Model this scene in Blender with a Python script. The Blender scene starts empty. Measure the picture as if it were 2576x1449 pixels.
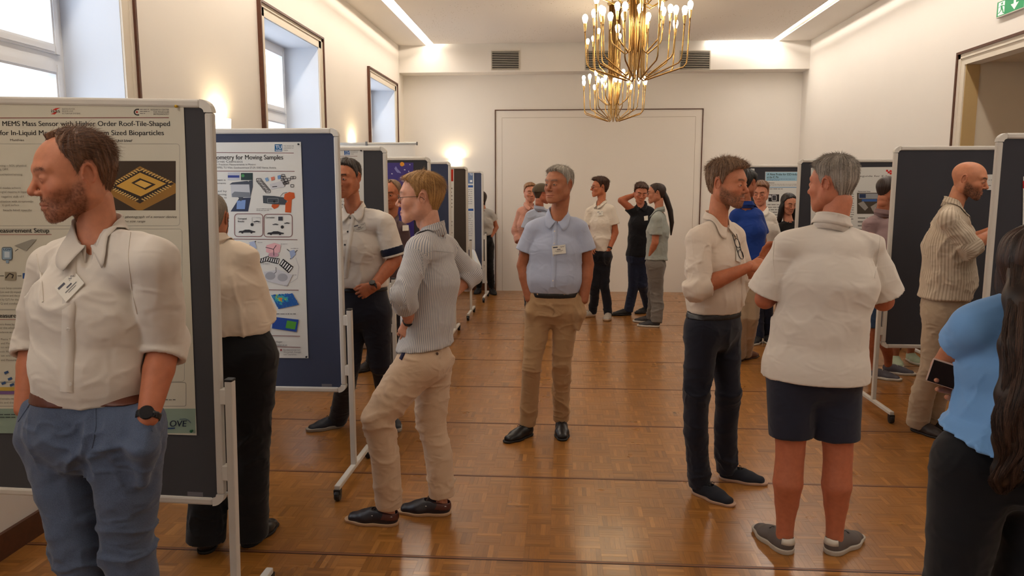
import bpy, math, random
import numpy as np
from mathutils import Vector, Matrix
from mathutils.bvhtree import BVHTree
random.seed(7); rng = np.random.default_rng(7)
PI = math.pi
scene = bpy.context.scene
COL = scene.collection

# ---------------------------------------------------------------- camera
FPX, CXP, CYP, YHOR, XVAN, CAMH = 1900.0, 1288.0, 724.5, 468.0, 1418.0, 1.70
pitch = math.atan((CYP - YHOR) / FPX)
yaw = math.atan((XVAN - CXP) * math.cos(pitch) / FPX)
cd = bpy.data.cameras.new('camera'); cam = bpy.data.objects.new('camera', cd); COL.objects.link(cam)
cd.sensor_fit = 'HORIZONTAL'; cd.sensor_width = 36.0; cd.lens = 36.0 * FPX / 2576.0
cd.clip_start = 0.05; cd.clip_end = 200
cam.location = (0, 0, CAMH); cam.rotation_euler = (PI / 2 - pitch, 0, yaw)
scene.camera = cam

# ---------------------------------------------------------------- exposure / colour
scene.view_settings.view_transform = 'Standard'
scene.view_settings.look = 'None'
scene.view_settings.exposure = 0.14
scene.view_settings.gamma = 1.0
scene.view_settings.use_curve_mapping = False

# ---------------------------------------------------------------- world: bright overcast daylight
world = bpy.data.worlds.new('world'); scene.world = world; world.use_nodes = True
wn = world.node_tree.nodes; wn['Background'].inputs[0].default_value = (0.82, 0.90, 1.0, 1)
wn['Background'].inputs[1].default_value = 2.7

def area(name, loc, rot, sx, sy, energy, col, portal=False, spread=None):
    l = bpy.data.lights.new(name, 'AREA'); l.shape = 'RECTANGLE'; l.size = sx; l.size_y = sy
    l.energy = energy; l.color = col
    o = bpy.data.objects.new(name, l); COL.objects.link(o); o.location = loc; o.rotation_euler = rot
    o['kind'] = 'helper'
    if portal: l.cycles.is_portal = True
    if spread: l.spread = spread
    return o
# room dimensions (metres)
XL, XR, YB, YF, ZC, YS, ZS = -2.57, 3.66, -3.2, 12.25, 3.85, 11.93, 3.44
WIN = [(-0.78, 0.88), (2.82, 4.48), (6.42, 8.08), (10.0, 11.68)]   # window bays along the left wall
for i, (a, b) in enumerate(WIN):
    area('daylight_portal', (XL - 0.50, (a + b) / 2, 2.0), (0, -PI / 2, 0), 2.5, b - a - 0.2, 1, (1, 1, 1), portal=True)
# light strips around the floating ceiling panel (the lamps lie on the panel's edge)
WARM = (1.0, 0.88, 0.73)
WARM2 = (1.0, 0.92, 0.82)
area('ceiling_strip_light', (-2.07, 4.3, ZC + 0.03), (0, 0, 0), 0.10, 15.0, 85, WARM)
area('ceiling_strip_light', (3.13, 4.3, ZC + 0.03), (0, 0, 0), 0.10, 15.0, 85, WARM2)
area('ceiling_strip_light', (2.6, YS - 0.06, ZC + 0.03), (0, 0, 0), 0.9, 0.06, 6, WARM2)  # added short lamp, stands in for the side strips' spill in the far slot
area('cove_band_light', (-1.86, 4.3, ZC + 0.05), (0, PI / 2, 0), 0.02, 15.0, 60, WARM)
area('cove_band_light', (2.93, 4.3, ZC + 0.05), (0, -PI / 2, 0), 0.02, 15.0, 60, WARM2)

# ---------------------------------------------------------------- photo geometry helpers
_f = np.array([-math.sin(yaw) * math.cos(pitch), math.cos(yaw) * math.cos(pitch), -math.sin(pitch)])
_r = np.array([math.cos(yaw), math.sin(yaw), 0.0]); _u = np.cross(_r, _f)
CAM = np.array([0, 0, CAMH])
def ray(x, y): return _f + _r * (x - CXP) / FPX + _u * (CYP - y) / FPX
def atY(x, y, Y): d = ray(x, y); return CAM + d * (Y / d[1])
def atX(x, y, X): d = ray(x, y); return CAM + d * (X / d[0])
def atZ(x, y, Z): d = ray(x, y); return CAM + d * ((Z - CAMH) / d[2])
def proj(P):
    q = np.asarray(P) - CAM; z = q @ _f; return CXP + FPX * (q @ _r) / z, CYP - FPX * (q @ _u) / z

# ---------------------------------------------------------------- materials
_mats = {}
def srgb(c):
    return tuple(((v / 255.0) / 12.92 if v / 255.0 <= 0.04045 else ((v / 255.0 + 0.055) / 1.055) ** 2.4) for v in c)
class NT:
    def __init__(s, m): s.t = m.node_tree; s.n = s.t.nodes; s.l = s.t.links
    def new(s, t, **k):
        n = s.n.new(t)
        for a, b in k.items(): setattr(n, a, b)
        return n
    def link(s, a, b): s.l.new(a, b)
    def val(s, n, i, v): n.inputs[i].default_value = v
def M(name, col=(0.8, 0.8, 0.8), rough=0.6, metal=0.0, spec=0.5, emit=None, es=1.0, bump=None, var=None, sss=0, coat=0, sheen=0, alpha=None):
    """bump=(scale,strength[,kind]); var=(scale,amount) mottles the base colour"""
    if name in _mats: return _mats[name]
    m = bpy.data.materials.new(name); m.use_nodes = True; t = NT(m); b = t.n['Principled BSDF']
    b.inputs['Base Color'].default_value = (*col, 1); b.inputs['Roughness'].default_value = rough
    b.inputs['Metallic'].default_value = metal; b.inputs['Specular IOR Level'].default_value = spec
    if coat: b.inputs['Coat Weight'].default_value = coat; b.inputs['Coat Roughness'].default_value = 0.15
    if sheen: b.inputs['Sheen Weight'].default_value = sheen
    if emit is not None:
        b.inputs['Emission Color'].default_value = (*emit, 1); b.inputs['Emission Strength'].default_value = es
    tc = None
    if bump or var: tc = t.new('ShaderNodeTexCoord')
    if bump:
        n = t.new('ShaderNodeTexNoise'); t.val(n, 'Scale', bump[0]); t.val(n, 'Detail', 4); t.link(tc.outputs['Object'], n.inputs['Vector'])
        bp = t.new('ShaderNodeBump'); t.val(bp, 'Strength', bump[1]); t.val(bp, 'Distance', bump[2] if len(bump) > 2 else 0.002)
        t.link(n.outputs['Fac'], bp.inputs['Height']); t.link(bp.outputs['Normal'], b.inputs['Normal'])
    if var:
        n = t.new('ShaderNodeTexNoise'); t.val(n, 'Scale', var[0]); t.val(n, 'Detail', 5); t.link(tc.outputs['Object'], n.inputs['Vector'])
        mx = t.new('ShaderNodeMix', data_type='RGBA'); mx.blend_type = 'MULTIPLY'; t.val(mx, 0, 1.0)
        mr = t.new('ShaderNodeMapRange'); t.val(mr, 'From Min', 0.3); t.val(mr, 'From Max', 0.7); t.val(mr, 'To Min', 1 - var[1]); t.val(mr, 'To Max', 1 + var[1] * 0.4)
        t.link(n.outputs['Fac'], mr.inputs['Value']); mx.inputs[6].default_value = (*col, 1)
        t.link(mr.outputs['Result'], mx.inputs[7]); t.link(mx.outputs[2], b.inputs['Base Color'])
    _mats[name] = m
    return m
def fabric(name, col, rough=0.85, weave=900, wstr=0.25, sheen=0.15, crease=0.35, stripe=None, mottled=0.0):
    """cloth: fine weave bump, soft creases, optional stripes along the woven 'su' attribute: stripe=(colour, period_m, width)"""
    if name in _mats: return _mats[name]
    m = bpy.data.materials.new(name); m.use_nodes = True; t = NT(m); b = t.n['Principled BSDF']
    b.inputs['Roughness'].default_value = rough; b.inputs['Sheen Weight'].default_value = sheen; b.inputs['Specular IOR Level'].default_value = 0.25
    tc = t.new('ShaderNodeTexCoord')
    n = t.new('ShaderNodeTexNoise'); t.val(n, 'Scale', weave); t.val(n, 'Detail', 2); t.link(tc.outputs['Object'], n.inputs['Vector'])
    bp = t.new('ShaderNodeBump'); t.val(bp, 'Strength', wstr); t.val(bp, 'Distance', 0.001); t.link(n.outputs['Fac'], bp.inputs['Height'])
    mp = t.new('ShaderNodeMapping'); mp.inputs['Scale'].default_value = (1, 1, 1.7); mp.inputs['Rotation'].default_value = (0.5, 0.35, 0.2); t.link(tc.outputs['Object'], mp.inputs['Vector'])
    n2 = t.new('ShaderNodeTexNoise'); t.val(n2, 'Scale', 9.0); t.val(n2, 'Detail', 3.0); t.val(n2, 'Distortion', 1.2); n2.noise_type = 'RIDGED_MULTIFRACTAL'; t.link(mp.outputs[0], n2.inputs['Vector'])
    bp2 = t.new('ShaderNodeBump'); t.val(bp2, 'Strength', min(1.0, crease * 1.8)); t.val(bp2, 'Distance', 0.009); t.link(n2.outputs[0], bp2.inputs['Height']); t.link(bp.outputs[0], bp2.inputs['Normal'])
    t.link(bp2.outputs[0], b.inputs['Normal'])
    src = t.new('ShaderNodeRGB'); src.outputs[0].default_value = (*col, 1); out = src.outputs[0]
    if mottled:
        n3 = t.new('ShaderNodeTexNoise'); t.val(n3, 'Scale', 800); t.val(n3, 'Detail', 6); 
        mp3 = t.new('ShaderNodeMapping'); mp3.inputs['Scale'].default_value = (1, 1, 0.4); t.link(tc.outputs['Object'], mp3.inputs['Vector']); t.link(mp3.outputs[0], n3.inputs['Vector'])
        mr = t.new('ShaderNodeMapRange'); t.val(mr, 'From Min', 0.35); t.val(mr, 'From Max', 0.65); t.val(mr, 'To Min', 1 - mottled); t.val(mr, 'To Max', 1 + mottled)
        t.link(n3.outputs['Fac'], mr.inputs['Value']); mx = t.new('ShaderNodeMix', data_type='RGBA'); mx.blend_type = 'MULTIPLY'; t.val(mx, 0, 1.0)
        t.link(out, mx.inputs[6]); t.link(mr.outputs[0], mx.inputs[7]); out = mx.outputs[2]
    if stripe:
        at = t.new('ShaderNodeAttribute'); at.attribute_name = 'su'
        m1 = t.new('ShaderNodeMath', operation='DIVIDE'); t.link(at.outputs['Fac'], m1.inputs[0]); m1.inputs[1].default_value = stripe[1]
        m2 = t.new('ShaderNodeMath', operation='FRACT'); t.link(m1.outputs[0], m2.inputs[0])
        m3 = t.new('ShaderNodeMath', operation='LESS_THAN'); t.link(m2.outputs[0], m3.inputs[0]); m3.inputs[1].default_value = stripe[2]
        mx = t.new('ShaderNodeMix', data_type='RGBA'); t.link(m3.outputs[0], mx.inputs[0]); t.link(out, mx.inputs[6]); mx.inputs[7].default_value = (*stripe[0], 1)
        out = mx.outputs[2]
    t.link(out, b.inputs['Base Color'])
    _mats[name] = m
    return m

# ---------------------------------------------------------------- mesh helpers
def mesh_obj(name, V, F, mat, parent=None, smooth=False, loc=None):
    me = bpy.data.meshes.new(name)
    if isinstance(V, np.ndarray): V = V.tolist()
    if isinstance(F, np.ndarray): F = F.tolist()
    me.from_pydata(V, [], F)
    if mat: me.materials.append(mat)
    if smooth: me.polygons.foreach_set('use_smooth', np.ones(len(me.polygons), bool))
    me.update()
    o = bpy.data.objects.new(name, me); COL.objects.link(o)
    if parent: o.parent = parent
    if loc is not None: o.location = loc
    return o
class MB:
    def __init__(s): s.v = []; s.f = []
    def quad(s, pts):
        n = len(s.v); s.v += [tuple(map(float, p)) for p in pts]; s.f.append(tuple(range(n, n + len(pts))))
    def box(s, x0, x1, y0, y1, z0, z1):
        n = len(s.v)
        s.v += [(x, y, z) for z in (z0, z1) for x, y in ((x0, y0), (x1, y0), (x1, y1), (x0, y1))]
        s.f += [tuple(n + i for i in q) for q in ((0, 3, 2, 1), (4, 5, 6, 7), (0, 1, 5, 4), (1, 2, 6, 5), (2, 3, 7, 6), (3, 0, 4, 7))]
        return s
    def tube(s, pts, r, seg=8, caps=True, rect=None):
        pts = [np.array(p, float) for p in pts]; rr = r if isinstance(r, (list, tuple)) else [r] * len(pts)
        n0 = len(s.v); up = np.array([0, 0, 1.0])
        d0 = pts[1] - pts[0]
        if abs(d0[2]) > 0.9 * np.linalg.norm(d0): up = np.array([0, 1.0, 0])
        for i, p in enumerate(pts):
            a = pts[max(i - 1, 0)]; b = pts[min(i + 1, len(pts) - 1)]; d = b - a; d = d / (np.linalg.norm(d) + 1e-9)
            x = np.cross(d, up); x /= np.linalg.norm(x) + 1e-9; y = np.cross(x, d); up = y
            for k in range(seg):
                a_ = 2 * PI * (k + (0.5 if seg == 4 else 0)) / seg; s.v.append(tuple(p + rr[i] * (math.cos(a_) * x + math.sin(a_) * y)))
        for i in range(len(pts) - 1):
            for k in range(seg):
                a_ = n0 + i * seg + k; b_ = n0 + i * seg + (k + 1) % seg; s.f.append((a_, b_, b_ + seg, a_ + seg))
        if caps: s.f.append(tuple(n0 + k for k in range(seg))[::-1]); s.f.append(tuple(n0 + (len(pts) - 1) * seg + k for k in range(seg)))
        return s
    def sphere(s, c, r, nu=12, nv=8, sc=(1, 1, 1)):
        n0 = len(s.v)
        for j in range(nv + 1):
            th = PI * j / nv
            for i in range(nu):
                ph = 2 * PI * i / nu
                s.v.append((c[0] + r * sc[0] * math.sin(th) * math.cos(ph), c[1] + r * sc[1] * math.sin(th) * math.sin(ph), c[2] + r * sc[2] * math.cos(th)))
        for j in range(nv):
            for i in range(nu):
                a = n0 + j * nu + i; b = n0 + j * nu + (i + 1) % nu; s.f.append((a, a + nu, b + nu, b))
        return s
    def lathe(s, c, prof, seg=12, axis=2):
        n0 = len(s.v)
        for (r, z) in prof:
            for k in range(seg):
                a = 2 * PI * k / seg; p = [r * math.cos(a), r * math.sin(a), z]
                if axis == 0: p = [p[2], p[0], p[1]]
                if axis == 1: p = [p[0], p[2], p[1]]
                s.v.append((c[0] + p[0], c[1] + p[1], c[2] + p[2]))
        for j in range(len(prof) - 1):
            for k in range(seg):
                a = n0 + j * seg + k; b = n0 + j * seg + (k + 1) % seg; s.f.append((a, b, b + seg, a + seg))
        s.f.append(tuple(n0 + k for k in range(seg))[::-1]); s.f.append(tuple(n0 + (len(prof) - 1) * seg + k for k in range(seg)))
        return s
    def build(s, name, mat, parent=None, smooth=False, bevel=0):
        o = mesh_obj(name, s.v, s.f, mat, parent, smooth)
        if bevel:
            m = o.modifiers.new('b', 'BEVEL'); m.width = bevel; m.segments = 2; m.limit_method = 'ANGLE'
        return o
def tag(o, label=None, cat=None, group=None, kind=None):
    if label: o['label'] = label
    if cat: o['category'] = cat
    if group: o['group'] = group
    if kind: o['kind'] = kind
    return o
def empty(name, loc=(0, 0, 0), label=None, cat=None, group=None):
    o = bpy.data.objects.new(name, None); COL.objects.link(o); o.location = loc; o.empty_display_size = 0.1
    return tag(o, label, cat, group)
def box(name, x0, x1, y0, y1, z0, z1, mat, parent=None, bevel=0):
    return MB().box(x0, x1, y0, y1, z0, z1).build(name, mat, parent, bevel=bevel)
def struct(o, parent=None):
    o['kind'] = 'structure'
    return o
# ================================================================ THE ROOM
WALLC = srgb((236, 230, 222))
m_wall = M('wall_paint', WALLC, 0.75, bump=(60, 0.05), var=(1.3, 0.02))
m_wall2 = M('partition_paint', srgb((233, 226, 217)), 0.6, bump=(40, 0.04))
m_trimw = M('cream_trim_paint', srgb((226, 216, 200)), 0.55)
m_brown = M('dark_wood_trim', srgb((88, 48, 28)), 0.4, var=(30, 0.3))
m_reveal = M('reveal_paint', srgb((222, 228, 238)), 0.7)
m_pvc = M('window_frame_white', srgb((235, 236, 238)), 0.35)
m_dark = M('dark_void', (0.02, 0.018, 0.016), 0.9)

# ceiling: perforated acoustic panel, with dots as fine relief
def ceiling_mat():
    m = bpy.data.materials.new('perforated_ceiling'); m.use_nodes = True; t = NT(m); b = t.n['Principled BSDF']
    b.inputs['Roughness'].default_value = 0.85
    tc = t.new('ShaderNodeTexCoord')
    v = t.new('ShaderNodeTexVoronoi'); t.val(v, 'Scale', 22); t.link(tc.outputs['Object'], v.inputs['Vector'])
    lt = t.new('ShaderNodeMath', operation='LESS_THAN'); t.link(v.outputs['Distance'], lt.inputs[0]); lt.inputs[1].default_value = 0.13
    n = t.new('ShaderNodeTexNoise'); t.val(n, 'Scale', 1.1); t.link(tc.outputs['Object'], n.inputs['Vector'])
    gt = t.new('ShaderNodeMath', operation='GREATER_THAN'); t.link(n.outputs['Fac'], gt.inputs[0]); gt.inputs[1].default_value = 0.5
    mu = t.new('ShaderNodeMath', operation='MULTIPLY'); t.link(lt.outputs[0], mu.inputs[0]); t.link(gt.outputs[0], mu.inputs[1])
    mx = t.new('ShaderNodeMix', data_type='RGBA'); t.link(mu.outputs[0], mx.inputs[0]); mx.inputs[6].default_value = (*srgb((236, 229, 221)), 1); mx.inputs[7].default_value = (*srgb((176, 160, 140)), 1)
    t.link(mx.outputs[2], b.inputs['Base Color']); return m
m_ceil = ceiling_mat()

# floor -----------------------------------------------------------
def wood_mat():
    m = bpy.data.materials.new('parquet_wood'); m.use_nodes = True; t = NT(m); b = t.n['Principled BSDF']
    b.inputs['Roughness'].default_value = 0.30; b.inputs['Specular IOR Level'].default_value = 0.5
    b.inputs['Coat Weight'].default_value = 0.35; b.inputs['Coat Roughness'].default_value = 0.16
    tc = t.new('ShaderNodeTexCoord'); ge = t.new('ShaderNodeNewGeometry')
    at = t.new('ShaderNodeAttribute'); at.attribute_name = 'tone'
    ad = t.new('ShaderNodeAttribute'); ad.attribute_name = 'turn'
    cr = t.new('ShaderNodeValToRGB'); e = cr.color_ramp.elements
    e[0].position = 0; e[0].color = (*srgb((120, 76, 30)), 1); e[1].position = 1; e[1].color = (*srgb((180, 124, 62)), 1)
    e2 = e.new(0.25); e2.color = (*srgb((142, 92, 38)), 1); e3 = e.new(0.7); e3.color = (*srgb((158, 104, 46)), 1)
    t.link(at.outputs['Fac'], cr.inputs[0])
    ga = t.new('ShaderNodeMapping'); ga.inputs['Scale'].default_value = (14, 160, 1); t.link(ge.outputs['Position'], ga.inputs['Vector'])
    gb = t.new('ShaderNodeMapping'); gb.inputs['Scale'].default_value = (160, 14, 1); t.link(ge.outputs['Position'], gb.inputs['Vector'])
    mv = t.new('ShaderNodeMix', data_type='VECTOR'); t.link(ad.outputs['Fac'], mv.inputs[0]); t.link(ga.outputs[0], mv.inputs[4]); t.link(gb.outputs[0], mv.inputs[5])
    n = t.new('ShaderNodeTexNoise'); t.val(n, 'Scale', 1.0); t.val(n, 'Detail', 3); t.link(mv.outputs[1], n.inputs['Vector'])
    mr = t.new('ShaderNodeMapRange'); t.val(mr, 'From Min', 0.25); t.val(mr, 'From Max', 0.75); t.val(mr, 'To Min', 0.82); t.val(mr, 'To Max', 1.12); t.link(n.outputs['Fac'], mr.inputs['Value'])
    mx = t.new('ShaderNodeMix', data_type='RGBA'); mx.blend_type = 'MULTIPLY'; t.val(mx, 0, 1.0); t.link(cr.outputs[0], mx.inputs[6]); t.link(mr.outputs[0], mx.inputs[7])
    t.link(mx.outputs[2], b.inputs['Base Color'])
    n2 = t.new('ShaderNodeTexNoise'); t.val(n2, 'Scale', 3.0); t.val(n2, 'Detail', 3); t.link(ge.outputs['Position'], n2.inputs['Vector'])
    r2 = t.new('ShaderNodeMapRange'); t.val(r2, 'To Min', 0.20); t.val(r2, 'To Max', 0.42); t.link(n2.outputs['Fac'], r2.inputs['Value']); t.link(r2.outputs[0], b.inputs['Roughness'])
    n3 = t.new('ShaderNodeTexNoise'); t.val(n3, 'Scale', 7.0); t.val(n3, 'Detail', 2); t.link(ge.outputs['Position'], n3.inputs['Vector'])
    bp = t.new('ShaderNodeBump'); t.val(bp, 'Strength', 0.10); t.val(bp, 'Distance', 0.01); t.link(n3.outputs['Fac'], bp.inputs['Height']); t.link(bp.outputs[0], b.inputs['Normal'])
    return m
m_wood = wood_mat()
m_joint = M('floor_joint', srgb((104, 66, 30)), 0.6)
floor = struct(box('floor', XL - 0.1, XR + 1.3, YB, YF + 0.05, -0.1, -0.0025, m_joint))
TILE = 0.12; NS = 5; GAP = 0.0002; LINE0 = 3.262; PITCH = 1.0; SEAMW = 0.026
def piece_boxes():
    out = []
    ks = range(-2, 9)
    for k in ks:
        y0 = LINE0 + (k) * PITCH + SEAMW / 2
        h = (PITCH - SEAMW) / 8
        for r in range(8):
            for c in range(int((XR - XL) / TILE) + 1):
                x0 = XL + c * TILE; yy = y0 + r * h
                if x0 + TILE > XR + 0.02 or yy > YF: continue
                turn = (r + c + k) % 2
                for s in range(NS):
                    if turn: out.append((x0, x0 + TILE, yy + s * h / NS, yy + (s + 1) * h / NS, 0, k, r))
                    else: out.append((x0 + s * TILE / NS, x0 + (s + 1) * TILE / NS, yy, yy + h, 1, k, r))
    return out
PCS = piece_boxes()
def in_view_near(p):
    return p[5] == 0 and p[6] < 3 or (p[5] == -1 and p[6] == 7)
near = sorted([p for p in PCS if 2.98 < p[2] and -1.25 < p[0] < 1.9], key=lambda p: p[2])[:296]
nearset = set(id(p) for p in near)
def tone_of(): 
    v = rng.beta(3.2, 3.2)
    return float(np.clip(v, 0, 1))
def attr_mesh(name, V, F, tone, turn):
    me = bpy.data.meshes.new(name); me.from_pydata(V, [], F); me.materials.append(m_wood)
    a = me.attributes.new('tone', 'FLOAT', 'FACE'); a.data.foreach_set('value', np.asarray(tone, np.float32))
    b = me.attributes.new('turn', 'FLOAT', 'FACE'); b.data.foreach_set('value', np.asarray(turn, np.float32))
    return me
V = []; F = []; TN = []; TU = []
sqtone = {}
for p in PCS:
    if id(p) in nearset: continue
    x0, x1, y0, y1, tu, k, r = p; n = len(V); g = GAP; zt = rng.uniform(-0.0002, 0.0002)
    V += [(x0, y0, -0.004), (x1, y0, -0.004), (x1, y1, -0.004), (x0, y1, -0.004), (x0 + g, y0 + g, zt), (x1 - g, y0 + g, zt), (x1 - g, y1 - g, zt), (x0 + g, y1 - g, zt)]
    F += [(n + 4, n + 5, n + 6, n + 7), (n, n + 1, n + 5, n + 4), (n + 1, n + 2, n + 6, n + 5), (n + 2, n + 3, n + 7, n + 6), (n + 3, n, n + 4, n + 7)]
    tn = tone_of(); TN += [tn] * 5; TU += [tu] * 5
me = attr_mesh('parquet_field', V, F, TN, TU)
fo = bpy.data.objects.new('parquet_field', me); COL.objects.link(fo); fo.parent = floor; fo['kind'] = 'stuff'
variants = {}
for p in near:
    x0, x1, y0, y1, tu, k, r = p; q = int(rng.integers(0, 10)); key = (tu, q)
    if key not in variants:
        w = (x1 - x0) / 2; h = (y1 - y0) / 2; g = GAP
        Vv = [(-w, -h, -0.004), (w, -h, -0.004), (w, h, -0.004), (-w, h, -0.004), (-w + g, -h + g, 0), (w - g, -h + g, 0), (w - g, h - g, 0), (-w + g, h - g, 0)]
        Fv = [(4, 5, 6, 7), (0, 1, 5, 4), (1, 2, 6, 5), (2, 3, 7, 6), (3, 0, 4, 7)]
        variants[key] = attr_mesh('parquet_block', Vv, Fv, [0.1 + q * 0.085] * 5, [tu] * 5)
    o = bpy.data.objects.new('parquet_block', variants[key]); COL.objects.link(o); o.parent = floor
    o.location = ((x0 + x1) / 2, (y0 + y1) / 2, rng.uniform(-0.0002, 0.0002))
m_line = M('floor_seam_dark', srgb((70, 36, 24)), 0.4); m_linem = M('floor_seam_brass', srgb((140, 92, 58)), 0.35)
for k in range(-1, 10):
    y = LINE0 + k * PITCH
    if y > YF: break
    o = box('trim_%d' % (k + 10), XL, XR, y - SEAMW / 2 + 0.001, y + SEAMW / 2 - 0.001, -0.004, 0.0006, m_line); struct(o)
    box('seam_strip', XL, XR, y - 0.0045, y + 0.0045, -0.003, 0.0016, m_linem, o)

# ceiling: outer border, floating centre panel, light slot between them
SLX0, SLX1, SRX0, SRX1, SFY = -2.14, -2.0, 3.07, 3.19, YS - 0.11
ceil = struct(box('ceiling', SLX1, SRX0, YB, SFY, ZC, ZC + 0.006, m_ceil))
for nm, a in (('ceiling_border', (XL, SLX0, YB, YS)), ('ceiling_border', (SRX1, XR, YB, YS))):
    box(nm, a[0], a[1], a[2], a[3], ZC, ZC + 0.006, m_wall, ceil)
m_glow = M('lit_slot_white', (0.9, 0.9, 0.88), 0.8, emit=(1.0, 0.95, 0.86), es=1.6)  # recess top given its own glow, standing in for lamp light reflected there
box('slot_top_glow', SLX0 - 0.12, SLX1 + 0.25, YB, YS, ZC + 0.12, ZC + 0.14, m_glow, ceil)
box('slot_top_glow', SRX0 - 0.25, SRX1 + 0.12, YB, YS, ZC + 0.12, ZC + 0.14, m_glow, ceil)
box('slot_top', SLX1, SRX0, SFY - 0.12, YS, ZC + 0.12, ZC + 0.14, m_wall, ceil)
box('ceiling_slab', XL - 0.1, XR + 0.1, YB, YF + 0.1, ZC + 0.25, ZC + 0.4, m_wall, ceil)
box('lamp_rail', -1.84, -1.78, YB, SFY, ZC + 0.006, ZC + 0.12, m_wall, ceil)
box('lamp_rail', 2.86, 2.91, YB, SFY, ZC + 0.006, ZC + 0.12, m_wall, ceil)

# far wall with dropped beam
wf = struct(box('wall_far', XL - 0.1, XR + 0.1, YF, YF + 0.12, 0, ZC + 0.3, m_wall))
beam = struct(box('ceiling_beam', XL - 0.02, XR + 0.02, YS, YF, ZS, ZC + 0.3, m_wall, bevel=0.006))
m_grille = M('grille_metal', srgb((196, 188, 174)), 0.4)
for i, (x0, x1) in enumerate(((1238, 1305), (1474, 1545), (1712, 1784))):
    a = atY(x0, 134, YS); b = atY(x1, 170, YS)
    g = empty('air_vent', ((a[0] + b[0]) / 2, YS, (a[2] + b[2]) / 2), ['white slatted air vent in the ceiling beam, leftmost of the three', 'slatted air vent in the ceiling beam, behind the chandeliers', 'slatted air vent in the ceiling beam, rightmost of the three'][i], 'vent', 'air vents in the ceiling beam')
    W = (b[0] - a[0]) / 2; H = 0.13
    bk = MB().box(-W, W, -0.004, -0.002, -H, H).build('backing', m_dark, g)
    fr = MB(); fr.box(-W - 0.015, W + 0.015, -0.014, -0.001, H, H + 0.015); fr.box(-W - 0.015, W + 0.015, -0.014, -0.001, -H - 0.015, -H); fr.box(-W - 0.015, -W, -0.014, -0.001, -H, H); fr.box(W, W + 0.015, -0.014, -0.001, -H, H)
    fr.build('frame', m_grille, g)
    sv = MB().box(-W, W, -0.013, -0.004, -0.0045, 0.0045); s0 = sv.build('slat', m_grille, g); s0.location.z = -H + 0.013
    for k in range(1, 10):
        s = s0.copy(); COL.objects.link(s); s.location = (0, 0, -H + 0.013 + k * (2 * H - 0.026) / 9)
# sliding partition in the far wall: dark outline, cream frame, faint inner line
PX0, PX1, PZ = atY(1247, 278, YF)[0], atY(1767, 276, YF)[0], atY(1500, 277, YF)[2]
m_partline = M('partition_groove', srgb((170, 155, 138)), 0.6)
pt = struct(box('door_1', PX0, PX1, YF - 0.02, YF, 0, PZ, m_wall2))
t = MB(); t.box(PX0 - 0.013, PX0, YF - 0.035, YF, 0, PZ + 0.013); t.box(PX1, PX1 + 0.013, YF - 0.035, YF, 0, PZ + 0.013); t.box(PX0, PX1, YF - 0.035, YF, PZ, PZ + 0.013)
t.build('outline_trim', m_brown, pt)
t = MB(); t.box(PX0 + 0.1, PX0 + 0.105, YF - 0.021, YF - 0.019, 0, PZ - 0.11); t.box(PX0 + 0.1, PX1 - 0.1, YF - 0.021, YF - 0.019, PZ - 0.115, PZ - 0.11); t.box(PX1 - 0.105, PX1 - 0.1, YF - 0.021, YF - 0.019, 0, PZ - 0.11)
t.build('inner_groove', m_partline, pt)
struct(box('baseboard_far', XL, PX0 - 0.03, YF - 0.02, YF, 0, 0.12, m_brown))
struct(box('baseboard_far', PX1 + 0.03, XR, YF - 0.02, YF, 0, 0.012, m_brown))

# left wall with deep windows
WZ0, WZ1 = 0.85, 3.13; RV = 0.40
wl = MB(); prev = YB
for (a, b) in WIN:
    ia, ib = a + 0.10, b - 0.10
    wl.box(XL - RV - 0.1, XL, prev, ia, 0, ZC + 0.3); prev = ib
    wl.box(XL - RV - 0.1, XL, ia, ib, 0, WZ0); wl.box(XL - RV - 0.1, XL, ia, ib, WZ1, ZC + 0.3)
wl.box(XL - RV - 0.1, XL, prev, YF + 0.1, 0, ZC + 0.3)
struct(wl.build('wall_left', m_wall))
m_glass = bpy.data.materials.new('window_glass'); m_glass.use_nodes = True; t_ = NT(m_glass)
for n in list(t_.n):
    if n.type == 'BSDF_PRINCIPLED': t_.n.remove(n)
tr = t_.new('ShaderNodeBsdfTransparent'); gl = t_.new('ShaderNodeBsdfGlossy'); gl.inputs['Roughness'].default_value = 0.02
mxs = t_.new('ShaderNodeMixShader'); mxs.inputs[0].default_value = 0.06; t_.link(tr.outputs[0], mxs.inputs[1]); t_.link(gl.outputs[0], mxs.inputs[2])
t_.link(mxs.outputs[0], t_.n['Material Output'].inputs[0])
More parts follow.
